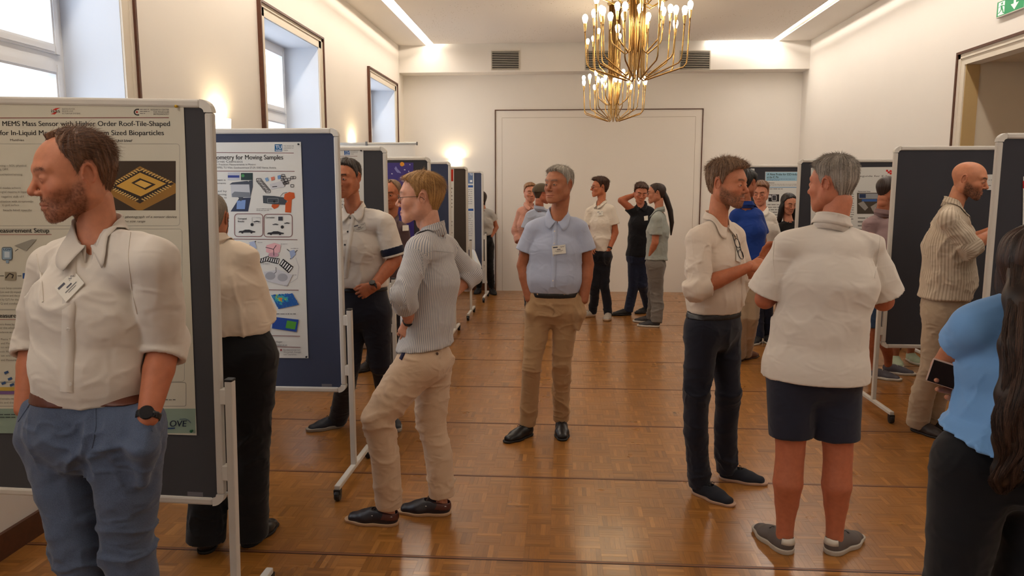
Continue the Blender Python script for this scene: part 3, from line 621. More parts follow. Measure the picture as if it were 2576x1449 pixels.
def stripes(q, n):
    p.poly(q, (30, 28, 32), 'pattern_board'); q = np.array(q, float)
    for k in range(n):
        a, b_ = (k + .35) / n, (k + .8) / n
        p.poly([tuple(q[0] * (1 - a) + q[1] * a + (q[3] - q[0]) * .15), tuple(q[0] * (1 - b_) + q[1] * b_ + (q[3] - q[0]) * .15), tuple(q[3] * (1 - b_) + q[2] * b_ + (q[0] - q[3]) * .15), tuple(q[3] * (1 - a) + q[2] * a + (q[0] - q[3]) * .15)], (226, 226, 226))
stripes([(652, 652), (676, 643), (672, 657), (648, 664)], 4); stripes([(677, 647), (703, 650), (699, 664), (672, 658)], 5); stripes([(712, 651), (738, 671), (726, 687), (702, 666)], 5)
p.poly([(664, 684), (700, 678), (736, 692), (722, 720), (668, 706)], (196, 198, 204)); p.ell(680, 694, 13, 10, (158, 160, 168)); p.ell(711, 698, 13, 10, (158, 160, 168)); p.line([(744, 648), (752, 672), (748, 700), (730, 712)], .8, (160, 160, 166)); p.line([(694, 672), (695, 684), (690, 688)], 1.3, (60, 58, 60))
for (x, y) in ((706, 612), (731, 623), (648, 608), (736, 690), (716, 716), (660, 662)): p.para(x, x + 22, y, y + 4, 1, (150, 146, 150))
p.line([(600, 728), (751, 730)], 1.5, rd)
q0, q1, q2, q3 = np.array([682, 742.]), np.array([736, 738.]), np.array([751, 765.]), np.array([700, 777.])
hot = [(36, 92, 168), (40, 140, 190), (70, 176, 170), (150, 190, 90), (222, 176, 60), (222, 130, 50)]
for i in range(14):
    for j in range(8):
        a, b_ = i / 14, j / 8; c0 = q0 * (1 - a) * (1 - b_) + q1 * a * (1 - b_) + q2 * a * b_ + q3 * (1 - a) * b_
        s1 = (q1 - q0) / 13.6; s2 = (q3 - q0) / 7.8; d = math.hypot(i - 4, (j - 2) * 1.6)
        k = int(np.clip(5 - d * .9 + rng.uniform(-1.6, 1.6), 0, 5)); j_ = rng.uniform(-.8, .8, 2)
        p.poly([tuple(c0 + j_), tuple(c0 + s1 + j_), tuple(c0 + s1 + s2), tuple(c0 + s2)], hot[k], 'height_map')
p.para(690, 760, 787, 793, 1, (90, 88, 90))
p.poly([(687, 797), (751, 804), (746, 835), (684, 826)], (40, 74, 156)); p.poly([(722, 806), (746, 810), (742, 829), (718, 825)], (84, 156, 60)); p.poly([(687, 797), (694, 798), (692, 807), (686, 806)], (196, 156, 60)); p.poly([(640, 820), (680, 824), (676, 834), (640, 830)], (40, 74, 156))
p.line([(640, 843), (755, 846)], 1.5, rd); p.text('CONTACT', 646, 853, 4, (90, 88, 90), x1=671); p.text('Stefan Hager', 676, 862, 5, (90, 88, 90), x1=710); p.text('hager@tuwien.ac.at', 672, 870, 5, (90, 88, 90), x1=722); p.line([(640, 870), (756, 874)], 1.5, rd)
p.ell(690, 884, 9, 6.5, (160, 50, 48)); p.ell(690, 884, 7.6, 5.3, (214, 212, 210)); p.text('JE', 682, 888, 8, (170, 50, 44), x1=697, bold=.03, name='logo_lettering')
for i, tx in enumerate(('Bundesministerium', 'Wirtschaft, Energie', 'und Tourismus')): p.text(tx, 713, 882 + i * 5.6, 4, (110, 108, 112), x1=(755, 757, 745)[i])
p.rect(705, 878, 709, 883, (150, 60, 60)); p.pin(752, 363, (60, 60, 64)); p.pin(772, 897, (30, 30, 32))
# --- poster 3 on third board
p = Poster('poster', 'white poster with a blue university logo behind the smiling man', YB3, [(770, 373), (914, 372), (920, 860), (776, 860)], m_paper)
p.rect(866, 377, 880, 390, (28, 84, 150), 'logo_block'); p.text('TU', 867.5, 384.5, 6.5, (235, 240, 245), x1=878.5, bold=.03, name='logo_lettering'); p.text('WIEN', 867.5, 389.3, 3, (235, 240, 245), x1=878.5, bold=.02, name='logo_lettering')
for i, tx in enumerate(('TECHNISCHE', 'UNIVERSIT\u00c4T', 'WIEN')): p.text(tx, 882, 381 + i * 4, 2.7, (110, 110, 116), x1=(900, 900, 890)[i])
p.line([(780, 393), (899, 393)], 1, rd); p.pin(909, 379, (30, 30, 34)); p.para(780, 905, 420, 700, 34, (140, 138, 140))
# --- poster 4 purple
p = Poster('poster', 'purple poster with an orange sun behind the blond man', YB4, [(930, 410), (1040, 409), (1042, 640), (932, 640)], M('poster_purple', srgb((58, 46, 126)), 0.5))
p.ell(1011.5, 413, 5.5, 5.5, (222, 150, 50)); p.poly([(992, 424), (996, 418), (1000, 425), (1008, 433), (1009, 436), (999, 434)], (130, 130, 190))
for (x, y, w_) in ((1018, 427, 4), (1028, 431, 3), (986, 437, 4), (1011, 447, 11), (1025, 444, 6), (1013, 455, 6), (1031, 414, 3)): p.poly([(x - w_ / 2, y + 1), (x - w_ / 3, y - 1.6), (x + w_ / 2, y - .8), (x + w_ / 2.4, y + 1.8)], (206, 206, 226))
# --- posters on boards 6 and 7 (seen as slivers), with the loose corner
p = Poster('poster', 'poster with a red strip at the left side of the brown board', YB6, [(1062, 424), (1142, 424), (1142, 640), (1062, 640)], m_paper)
p.rect(1064, 426, 1140.5, 456, (176, 44, 24)); p.para(1070, 1138, 470, 600, 14)
p = Poster('poster', 'blue-headed poster on the farthest left board', YB7, [(1100, 431), (1192, 431), (1195, 628), (1102, 628)], m_paper)
p.rect(1104, 434, 1190, 462, (96, 118, 154)); p.text('TU', 1181, 441, 6, (235, 240, 245), bold=.02, x1=1188); p.rect(1182, 453, 1188, 458, (235, 238, 242)); p.rect(1104, 466, 1190, 471.5, (36, 84, 156)); p.rect(1104, 525, 1191, 530.5, (36, 84, 156)); p.para(1110, 1188, 475, 520, 9, (150, 152, 160)); p.para(1110, 1189, 534, 600, 14, (150, 152, 160))
sl = empty('paper_sheet', atY(1192, 628, YB7 - .03), 'loose white sheet hanging off the lower edge of the farthest left board', 'paper', 'posters pinned on the boards')
P4 = [atY(*q) - np.array(sl.location) for q in ((1184, 628, YB7 - .03), (1194, 628, YB7 - .03), (1212, 673, YB7 - .15), (1192, 678, YB7 - .22))]
Vv = []; Ff = []
for j in range(7):
    for i in range(7):
        u, v = i / 6, j / 6; q = (1 - v) * ((1 - u) * P4[0] + u * P4[1]) + v * ((1 - u) * P4[3] + u * P4[2]); q = q + np.array([0, .02 * math.sin(u * 6), .006 * math.sin(v * 9)]); Vv.append(tuple(q))
for j in range(6):
    for i in range(6): a = j * 7 + i; Ff.append((a, a + 1, a + 8, a + 7))
mesh_obj('sheet', Vv, Ff, m_paper, sl, smooth=True)
# --- right row posters
p = Poster('poster', 'poster with pale blue header about a probe, on the farthest right board', YR4, [(1925, 432), (2070, 432), (2068, 700), (1923, 700)], m_paper)
p.rect(1926, 433, 2068, 455, (150, 190, 212)); p.text('A New Probe for ESD-Induced Upsets', 1930, 441, 5.4, x1=2035, bold=.03, name='title_lettering'); p.text('at the IC Pin', 1929, 448, 5.4, x1=1958, bold=.03, name='title_lettering'); p.para(1929, 2000, 449, 455, 2, (70, 90, 130))
p.text('Abstract', 1933, 461, 3.2, x1=1948, bold=.03); p.para(1931, 2060, 462, 468, 2); p.rect(1931, 470, 2060, 472.5, (140, 170, 200)); p.para(1931, 2000, 473, 478, 1)
p.rect(1933, 489, 1960, 507, (36, 32, 34)); p.rbox(1942, 491, 1953, 505, 2, 1.3, (220, 220, 220)); p.rect(1943.5, 492.5, 1951.5, 503.5, (70, 68, 72)); p.rect(1933, 491, 1940, 497, (200, 200, 200)); p.para(1931, 1960, 512, 640, 20)
p = Poster('poster', 'grey poster with a red logo and a lab photo behind the grey-haired man', YR3, [(2040, 422), (2246, 420), (2244, 760), (2038, 760)], m_paper)
for (x, y) in ((2229, 427), (2233, 431), (2238, 428), (2243, 431), (2238, 434)): p.rect(x, y, x + 5, y + 5, (200, 44, 36), 'logo_mark')
p.text('Integrated Gap-Waveguide for E-band', 2060, 445, 4.6, (70, 66, 66), x1=2250); p.para(2150, 2158, 465, 469, 1); p.para(2050, 2148, 480, 560, 14)
p.text('Measurement Setup', 2158, 483, 3.2, x1=2189, bold=.03); p.rect(2156, 485, 2212, 538, (74, 66, 58), 'lab_photo'); p.rect(2160, 487, 2212, 500, (150, 152, 156)); p.rect(2162, 488, 2178, 498, (40, 56, 90)); p.rect(2168, 501, 2206, 507, (60, 96, 160)); p.poly([(2158, 512), (2172, 506), (2184, 522), (2176, 530)], (150, 146, 140)); p.poly([(2190, 520), (2206, 510), (2210, 516), (2196, 532)], (150, 146, 140)); p.para(2158, 2212, 544, 700, 16)
p = Poster('poster', 'white paper strip with grey print beside the bald man on the dark board', YR2, [(2480, 439), (2600, 438), (2600, 477), (2482, 478)], m_paper)
p.para(2486, 2600, 450, 456, 1, (150, 148, 150)); p.para(2486, 2600, 462, 472, 1, (150, 148, 150))
p = Poster('poster', 'white poster with a red bar at the right edge of the photo', YR1, [(2574, 444), (2760, 442), (2755, 900), (2568, 900)], m_paper)
p.rect(2573, 455, 2750, 474, (176, 36, 36)); p.para(2580, 2740, 490, 540, 4)
p = Poster('note_card', 'small white card at the top left of the farthest right board', YR4, [(1888, 424), (1898, 424), (1898, 437), (1888, 437)], m_paper, cat='card', group='posters pinned on the boards')
p.rect(1890, 428, 1893, 431, (160, 60, 40))

# ================================================================ ROLL-UP BANNER
m_silver = M('banner_aluminium', srgb((190, 188, 184)), 0.3, metal=0.7)
Yb = 7.75; a = atY(1049, 358, Yb); bx = a[0]; bz = a[2]
rb = empty('rollup_banner', (bx - 0.45, Yb, 0), 'white roll-up banner with a silver top bar behind the third left board', 'banner')
MB().box(-0.62, 0.45, -0.012, 0.012, bz - 0.022, bz).build('top_bar', m_silver, rb, bevel=0.003)
MB().box(0.445, 0.455, -0.015, 0.015, bz - 0.03, bz + .004).build('end_cap', M('banner_cap', srgb((110, 108, 106)), .4), rb)
MB().box(-0.08, -0.06, -0.02, -0.01, bz - 0.03, bz + 0.008).build('clip', M('banner_cap', (0.1, 0.1, 0.1)), rb)
MB().box(-0.60, 0.43, -0.004, -0.003, 0.1, bz - 0.02).build('banner_sheet', M('banner_sheet', srgb((224, 216, 204)), 0.5), rb)
MB().box(-0.64, 0.47, -0.09, 0.09, 0.0, 0.10).build('base_cassette', m_silver, rb, bevel=0.02)
MB().tube([(0, 0.03, 0.09), (0, 0.03, bz - 0.01)], 0.009).build('rear_pole', m_silver, rb)

# ================================================================ CHANDELIERS
m_brass = M('polished_brass', (0.46, 0.29, 0.11), 0.26, metal=1.0)
m_bulb = M('lit_bulb', (1, 0.9, 0.7), 0.3, emit=(1.0, 0.82, 0.56), es=34)
m_cup = M('brass_cup', (0.85, 0.58, 0.22), 0.25, metal=1.0)
cupm = bulbm = None
def chandelier(x, y, zb, R, label, rot=0.0):
    """brass rods run down a central bundle, bend outwards and rise to lamp cups on three tiers"""
    global cupm, bulbm
    g = empty('chandelier', (x, y, 0), label, 'chandelier', 'brass chandeliers')
    tiers = [(R, zb, 0.34, 10, 0.10), (R * 0.52, zb + 0.19, 0.13, 7, 0.09), (R * 0.78, zb + 0.03, 0.30, 6, 0.12), (R * 0.85, zb + 0.52, 0.30, 8, 0.1)]
    for ti, (rr, zz, hh, n, rise) in enumerate(tiers):
        for k in range(n):
            a = rot + 2 * PI * (k + (0.5 if ti == 2 else 0.25 * ti)) / n; c, s_ = math.cos(a), math.sin(a); ri = 0.045 + 0.008 * ti
            tw = 0.10 if k % 2 else -0.05
            pts = [(ri * c, ri * s_, ZC), (ri * c, ri * s_, zz + 0.06), (ri * c * 1.15, ri * s_ * 1.15, zz + 0.015), (ri * c * 1.6, ri * s_ * 1.6, zz), (rr * .93 * c, rr * .93 * s_, zz + rise - .01), (rr * .985 * c, rr * .985 * s_, zz + rise + .015), (rr * 1.0 * c, rr * 1.0 * s_, zz + rise + .06), (rr * 1.03 * c, rr * 1.03 * s_, zz + rise + hh * (.75 if k % 2 else 1))]
            arm = MB().tube(pts, 0.0056, 8).build('arm', m_brass, g, smooth=True)
            ex, ey, ez = pts[-1]
            if cupm is None:
                cupm = MB().lathe((0, 0, 0), [(0.006, -0.01), (0.0065, 0.0), (0.009, 0.01), (0.0135, 0.05), (0.014, 0.055), (0.011, 0.054)], 12).build('lamp_cup', m_cup, arm, smooth=True)
                bulbm = MB().lathe((0, 0, 0), [(0.009, 0.045), (0.012, 0.06), (0.019, 0.082), (0.0205, 0.095), (0.017, 0.11), (0.008, 0.119), (0.001, 0.121)], 12).build('bulb', m_bulb, arm, smooth=True); cu, bu = cupm, bulbm
            else:
                cu = cupm.copy(); bu = bulbm.copy(); COL.objects.link(cu); COL.objects.link(bu); cu.parent = arm; bu.parent = arm
            cu.location = (ex, ey, ez); bu.location = (ex, ey, ez)
    MB().lathe((0, 0, ZC - 0.03), [(0.05, 0), (0.09, 0.01), (0.1, 0.03)], 20).build('ceiling_rose', m_brass, g, smooth=True)
    return g
ca = atY(1543, 305, 9.4); chandelier(ca[0], 9.4, ca[2], 0.37, 'smaller looking brass chandelier hanging farther away in the hall', 0.3)
cb_ = atY(1600, 205, 5.8); chandelier(cb_[0], 5.8, cb_[2] + .01, 0.37, 'nearer brass chandelier whose upper half is cut by the photo top', 0.0)
for (x, y, z) in ((ca[0], 9.4, ca[2] + .65), (cb_[0], 5.8, cb_[2] + .65)):
    pass

# ================================================================ WALL SCONCES
m_shade = M('sconce_shade_lit', (1, 0.95, 0.85), 0.6, emit=(1.0, 0.80, 0.52), es=9)
def sconce(x, y, z, nx, ny, label, e=9):
    s = empty('wall_sconce', (x, y, z), label, 'wall lamp', 'uplighting wall sconces')
    t = (-ny, nx); 
    def P(a, b, c): return (nx * b + t[0] * a, ny * b + t[1] * a, c)
    mb = MB(); w, d, h = 0.075, 0.09, 0.055
    rows = []
    for z_, k in ((-h, .8), (-h + .02, .95), (h - .015, 1.0), (h, 1.0)):
        rows.append([P(w * k * math.cos(q), d * k * math.sin(q), z_) for q in np.linspace(0, PI, 11)])
    n = 11; mb.v = [p for r_ in rows for p in r_]
    for j in range(3):
        for i in range(n - 1): a = j * n + i; mb.f.append((a, a + 1, a + n + 1, a + n))
    mb.f.append(tuple(range(n))[::-1])
    o = mb.build('lamp_shade', m_shade, s, smooth=True); md = o.modifiers.new('s', 'SOLIDIFY'); md.thickness = 0.004
    mb = MB(); mb.v = [P(a, b, c) for c in (-.04, .04) for a, b in ((-.05, 0), (.05, 0), (.05, .012), (-.05, .012))]; mb.f = [(0, 1, 5, 4), (1, 2, 6, 5), (2, 3, 7, 6), (3, 0, 4, 7), (0, 3, 2, 1), (4, 5, 6, 7)]
    mb.build('wall_plate', m_cap, s)
    l = bpy.data.lights.new('sconce_lamp', 'POINT'); l.energy = e; l.color = (1.0, 0.78, 0.48); l.shadow_soft_size = 0.03
    lo = bpy.data.objects.new('sconce_lamp', l); COL.objects.link(lo); lo.parent = s; lo.location = P(0, .055, .03)
sp = atX(549, 318, XL); sconce(XL, sp[1], sp[2], 1, 0, 'lit wall sconce above the nearest pin board, between the windows')
sconce(XL, sp[1] + 3.6, sp[2], 1, 0, 'wall sconce between the second and third window, mostly behind a board')
sp2 = atY(1146, 408, YF); sconce(sp2[0], YF, sp2[2], 0, -1, 'bright wall sconce on the far wall above the left boards', 8)

# ================================================================ EXIT SIGN
m_green = M('sign_green', srgb((20, 140, 84)), 0.4, emit=srgb((20, 140, 84)), es=0.25); m_sw = M('sign_white', (0.85, 0.9, 0.86), 0.4, emit=(0.85, 0.9, 0.86), es=0.2)
e0 = atX(2516, 26, XR); e1 = atX(2600, 8, XR)
es = empty('exit_sign', (XR, e0[1], e0[2]), 'green emergency exit sign with running figure and arrow above the right doorway', 'sign')
L = 0.40; H = 0.125
MB().box(-0.03, 0, -L, 0, -H / 2 - .006, H / 2 + .006).build('housing', m_cap, es, bevel=0.004)
def sg(pts, mat, x=-0.0315, name='pictogram'):
    return mesh_obj(name, [(x, -u * L, (v - .5) * H) for u, v in pts], [tuple(range(len(pts)))], mat, es)
sg([(0.02, 0.02), (.98, .02), (.98, .98), (.02, .98)], m_green, -0.0306, 'green_face')
sg([(.07, .08), (.3, .08), (.3, .92), (.07, .92)], m_sw, -0.0309, 'door_shape')
for q in ([(.17, .74), (.22, .74), (.24, .82), (.20, .88), (.16, .82)], [(.15, .7), (.22, .68), (.24, .45), (.17, .42)], [(.17, .45), (.22, .45), (.14, .25), (.08, .2), (.07, .25), (.12, .3)], [(.2, .46), (.25, .44), (.28, .2), (.33, .16), (.33, .12), (.25, .14)], [(.21, .66), (.3, .55), (.31, .6), (.22, .7)], [(.15, .68), (.09, .56), (.08, .6), (.14, .7)]): sg(q, m_green, -0.0312)
sg([(.62, .88), (.7, .88), (.7, .5), (.8, .5), (.66, .1), (.52, .5), (.62, .5)], m_sw, -0.0312, 'arrow')
# ================================================================ FIGURES: implicit surfaces -> meshes
def _h(ix, iy, iz):
    n = (ix * 374761393 + iy * 668265263 + iz * 2147483647 ^ 0x5bd1e995) & 0xffffffff
    n = ((n ^ (n >> 13)) * 1274126177) & 0xffffffff
    return ((n ^ (n >> 16)) & 0xffff) / 65535.0
def noise3(P):
    P = np.asarray(P, float) + 100.0; I = np.floor(P).astype(np.int64); f = P - I; f = f * f * (3 - 2 * f)
    r = 0
    for dx in (0, 1):
        wx = f[:, 0] if dx else 1 - f[:, 0]
        for dy in (0, 1):
            wy = f[:, 1] if dy else 1 - f[:, 1]
            for dz in (0, 1):
                wz = f[:, 2] if dz else 1 - f[:, 2]
                r = r + wx * wy * wz * _h(I[:, 0] + dx, I[:, 1] + dy, I[:, 2] + dz)
    return r
def unit(v): v = np.asarray(v, float); return v / (np.linalg.norm(v) + 1e-12)
def lerp(a, b, t): return np.asarray(a, float) * (1 - t) + np.asarray(b, float) * t
def cone(a, b, ra, rb, X=None, k=0.02, flat=False, cx=None):
    ra = ra if isinstance(ra, tuple) else (ra, ra); rb = rb if isinstance(rb, tuple) else (rb, rb)
    return dict(a=np.array(a, float), b=np.array(b, float), ra=ra, rb=rb, X=X, k=k, flat=flat)
def frame_of(p):
    W = p['b'] - p['a']; L = np.linalg.norm(W); W = W / L if L > 1e-6 else np.array([0, 0, 1.0])
    X = p['X'] if p['X'] is not None else ((1, 0, 0) if abs(W[0]) < 0.9 else (0, 1, 0))
    X = np.asarray(X, float); X = unit(X - W * (X @ W)); return X, np.cross(W, X), W, max(L, 1e-6)
def inflate(p, d, **k):
    q = dict(p); q['ra'] = tuple(r + d for r in p['ra']); q['rb'] = tuple(r + d for r in p['rb']); q.update(k); return q
class Fld:
    def __init__(s, lo, hi, h):
        s.h = h; s.lo = np.array(lo, float); s.n = np.maximum(np.ceil((np.array(hi) - s.lo) / h).astype(int) + 1, 2)
        s.ax = [(s.lo[i] + h * np.arange(s.n[i])).astype(np.float32) for i in range(3)]
        s.f = np.full(s.n, 1.0, np.float32)
    def clone(s, f):
        g = Fld.__new__(Fld); g.h = s.h; g.lo = s.lo; g.n = s.n; g.ax = s.ax; g.f = f.astype(np.float32).copy(); return g
    def sl(s, lo, hi):
        a = np.clip(np.floor((lo - s.lo) / s.h).astype(int), 0, s.n); b = np.clip(np.ceil((hi - s.lo) / s.h).astype(int) + 1, 0, s.n)
        return tuple(slice(a[i], b[i]) for i in range(3))
    def d(s, p, pad):
        R = max(p['ra'] + p['rb']) + pad; sl = s.sl(np.minimum(p['a'], p['b']) - R, np.maximum(p['a'], p['b']) + R)
        x = s.ax[0][sl[0]][:, None, None] - p['a'][0]; y = s.ax[1][sl[1]][None, :, None] - p['a'][1]; z = s.ax[2][sl[2]][None, None, :] - p['a'][2]
        if 0 in (x.size, y.size, z.size): return None, None
        X, Y, W, L = frame_of(p)
        w = x * W[0] + y * W[1] + z * W[2]; t = np.clip(w / L, 0, 1); e = w - t * L
        u = x * X[0] + y * X[1] + z * X[2]; v = x * Y[0] + y * Y[1] + z * Y[2]
        rx = p['ra'][0] * (1 - t) + p['rb'][0] * t; ry = p['ra'][1] * (1 - t) + p['rb'][1] * t; rz = np.minimum(rx, ry) if len(p['ra']) < 3 else p['ra'][2] * (1 - t) + p['rb'][2] * t
        k0 = np.sqrt((u / rx) ** 2 + (v / ry) ** 2 + (e / rz) ** 2); k1 = np.sqrt((u / rx ** 2) ** 2 + (v / ry ** 2) ** 2 + (e / rz ** 2) ** 2) + 1e-9
        d = np.where(k0 > 1e-4, k0 * (k0 - 1) / k1, -np.minimum(rx, ry))
        if p['flat']: d = np.maximum(d, w - L)
        return sl, d
    def add(s, p):
        k = p['k']; sl, d = s.d(p, k + 3 * s.h)
        if sl is None: return
        f = s.f[sl]; h = np.clip(0.5 + 0.5 * (f - d) / k, 0, 1); s.f[sl] = f * (1 - h) + d * h - k * h * (1 - h)
    def sub(s, p, k=0.004):
        sl, d = s.d(p, k + 3 * s.h)
        if sl is None: return
        f = s.f[sl]; h = np.clip(0.5 - 0.5 * (f + d) / k, 0, 1); s.f[sl] = f * (1 - h) - d * h + k * h * (1 - h)
    def cut(s, o, n):
        """remove everything on the side n points to"""
        n = unit(n); g = (s.ax[0][:, None, None] - o[0]) * n[0] + (s.ax[1][None, :, None] - o[1]) * n[1] + (s.ax[2][None, None, :] - o[2]) * n[2]
        s.f = np.maximum(s.f, g.astype(np.float32))
    def mesh(s):
        f = s.f; ins = f < 0; nx, ny, nz = f.shape
        c = np.zeros((nx - 1, ny - 1, nz - 1), np.int8)
        for a in (0, 1):
            for b in (0, 1):
                for e in (0, 1): c += ins[a:nx - 1 + a, b:ny - 1 + b, e:nz - 1 + e]
        act = (c > 0) & (c < 8); idx = np.argwhere(act)
        if len(idx) == 0: return np.zeros((0, 3)), np.zeros((0, 4), int)
        vid = np.full(act.shape, -1, np.int64); vid[tuple(idx.T)] = np.arange(len(idx))
        S = np.zeros((len(idx), 3)); N = np.zeros(len(idx)); i, j, k = idx.T
        cs = [(a, b, e) for a in (0, 1) for b in (0, 1) for e in (0, 1)]
        vals = {q: f[i + q[0], j + q[1], k + q[2]] for q in cs}
        for q in cs:
            for ax in range(3):
                if q[ax] == 0:
                    r = list(q); r[ax] = 1; r = tuple(r); v0, v1 = vals[q], vals[r]; m = (v0 < 0) != (v1 < 0)
                    t = v0[m] / (v0[m] - v1[m]); pt = np.tile(np.array(q, float), (m.sum(), 1)); pt[:, ax] = t; S[m] += pt; N[m] += 1
        V = (idx + S / N[:, None]) * s.h + s.lo
        Q = []
        for ax in range(3):
            o = [(1, 2), (2, 0), (0, 1)][ax]
            sl0 = [slice(None)] * 3; sl1 = [slice(None)] * 3; sl0[ax] = slice(0, -1); sl1[ax] = slice(1, None)
            A = ins[tuple(sl0)]; B = ins[tuple(sl1)]; m = A != B
            for q in o:
                z = [slice(None)] * 3; z[q] = 0; m[tuple(z)] = False; z[q] = -1; m[tuple(z)] = False
            e = np.argwhere(m); fl = A[tuple(e.T)]
            def vv(da, db):
                g = e.copy(); g[:, o[0]] -= da; g[:, o[1]] -= db; return vid[tuple(g.T)]
            q = np.stack([vv(1, 1), vv(0, 1), vv(0, 0), vv(1, 0)], 1); q[~fl] = q[~fl][:, ::-1]; Q.append(q)
        return V, np.concatenate(Q)
def normals(V, Q):
    n = np.cross(V[Q[:, 2]] - V[Q[:, 0]], V[Q[:, 3]] - V[Q[:, 1]]); N = np.zeros_like(V)
    for c in range(4): np.add.at(N, Q[:, c], n)
    return N / (np.linalg.norm(N, axis=1)[:, None] + 1e-12)
def relax(V, Q, it=1, lam=0.5):
    for _ in range(it):
        S = np.zeros_like(V); C = np.zeros(len(V))
        for a, b in ((0, 1), (1, 2), (2, 3), (3, 0)):
            np.add.at(S, Q[:, a], V[Q[:, b]]); np.add.at(C, Q[:, a], 1); np.add.at(S, Q[:, b], V[Q[:, a]]); np.add.at(C, Q[:, b], 1)
        V = V + lam * (S / np.maximum(C, 1)[:, None] - V)
    return V
def bounds(prims, pad=0.03):
    lo = np.min([np.minimum(p['a'], p['b']) - max(p['ra'] + p['rb']) for p in prims], 0) - pad
    hi = np.max([np.maximum(p['a'], p['b']) + max(p['ra'] + p['rb']) for p in prims], 0) + pad
    return lo, hi
def fast_mesh(name, V, Q, mat, parent, col=None, su=None, mats=None):
    me = bpy.data.meshes.new(name); nv, nq = len(V), len(Q); me.vertices.add(nv); me.vertices.foreach_set('co', np.asarray(V, np.float32).ravel())
    k = Q.shape[1]; me.loops.add(nq * k); me.loops.foreach_set('vertex_index', np.asarray(Q, np.int32).ravel()); me.polygons.add(nq)
    me.polygons.foreach_set('loop_start', np.arange(nq, dtype=np.int32) * k); me.polygons.foreach_set('loop_total', np.full(nq, k, np.int32))
    me.polygons.foreach_set('use_smooth', np.ones(nq, bool)); me.update(); me.validate()
    if mat: me.materials.append(mat)
    if col is not None:
        a = me.color_attributes.new('Col', 'FLOAT_COLOR', 'POINT'); c4 = np.ones((nv, 4), np.float32); c4[:, :3] = col; a.data.foreach_set('color', c4.ravel())
    if su is not None:
        a = me.attributes.new('su', 'FLOAT', 'POINT'); a.data.foreach_set('value', np.asarray(su, np.float32))
    o = bpy.data.objects.new(name, me); COL.objects.link(o)
    if parent: o.parent = parent
    return o

# ---------------------------------------------------------------- materials for people
def skin_mat():
    m = bpy.data.materials.new('skin'); m.use_nodes = True; t = NT(m); b = t.n['Principled BSDF']
    at = t.new('ShaderNodeAttribute'); at.attribute_name = 'Col'; tc = t.new('ShaderNodeTexCoord')
    n = t.new('ShaderNodeTexNoise'); t.val(n, 'Scale', 45); t.val(n, 'Detail', 4); t.link(tc.outputs['Object'], n.inputs['Vector'])
    mr = t.new('ShaderNodeMapRange'); t.val(mr, 'From Min', .3); t.val(mr, 'From Max', .7); t.val(mr, 'To Min', .9); t.val(mr, 'To Max', 1.07); t.link(n.outputs['Fac'], mr.inputs['Value'])
    mx = t.new('ShaderNodeMix', data_type='RGBA'); mx.blend_type = 'MULTIPLY'; t.val(mx, 0, 1.0); t.link(at.outputs['Color'], mx.inputs[6]); t.link(mr.outputs[0], mx.inputs[7]); t.link(mx.outputs[2], b.inputs['Base Color'])
    b.inputs['Roughness'].default_value = 0.5; b.inputs['Specular IOR Level'].default_value = 0.35
    b.inputs['Subsurface Weight'].default_value = 0.12; b.inputs['Subsurface Radius'].default_value = (0.8, 0.3, 0.15); b.inputs['Subsurface Scale'].default_value = 0.008
    n2 = t.new('ShaderNodeTexNoise'); t.val(n2, 'Scale', 420); t.val(n2, 'Detail', 2); t.link(tc.outputs['Object'], n2.inputs['Vector'])
    bp = t.new('ShaderNodeBump'); t.val(bp, 'Strength', .15); t.val(bp, 'Distance', .001); t.link(n2.outputs['Fac'], bp.inputs['Height']); t.link(bp.outputs[0], b.inputs['Normal'])
    return m
m_skin = skin_mat()
def hair_mat(name, rgb, rgb2):
    k = 'hair_' + name
    if k in _mats: return _mats[k]
    m = bpy.data.materials.new(k); m.use_nodes = True; t = NT(m); b = t.n['Principled BSDF']; b.inputs['Roughness'].default_value = 0.48; b.inputs['Specular IOR Level'].default_value = 0.4
    at = t.new('ShaderNodeAttribute'); at.attribute_name = 'su'; mx = t.new('ShaderNodeMix', data_type='RGBA'); t.link(at.outputs['Fac'], mx.inputs[0]); mx.inputs[6].default_value = (*srgb(rgb), 1); mx.inputs[7].default_value = (*srgb(rgb2), 1)
    t.link(mx.outputs[2], b.inputs['Base Color']); _mats[k] = m; return m
def eye_mat(rgb):
    k = 'eye_%d_%d_%d' % rgb
    if k in _mats: return _mats[k]
    m = bpy.data.materials.new(k); m.use_nodes = True; t = NT(m); b = t.n['Principled BSDF']; b.inputs['Roughness'].default_value = 0.12
    tc = t.new('ShaderNodeTexCoord'); nm = t.new('ShaderNodeVectorMath', operation='NORMALIZE'); t.link(tc.outputs['Object'], nm.inputs[0])
    sp_ = t.new('ShaderNodeSeparateXYZ'); t.link(nm.outputs[0], sp_.inputs[0]); cr = t.new('ShaderNodeValToRGB'); cr.color_ramp.interpolation = 'CONSTANT'
    e = cr.color_ramp.elements; e[0].position = 0; e[0].color = (0.62, 0.56, 0.52, 1); e[1].position = 0.88; e[1].color = (*srgb(rgb), 1); q = e.new(0.975); q.color = (0.01, 0.01, 0.01, 1)
    t.link(sp_.outputs[1], cr.inputs[0]); t.link(cr.outputs[0], b.inputs['Base Color']); _mats[k] = m; return m

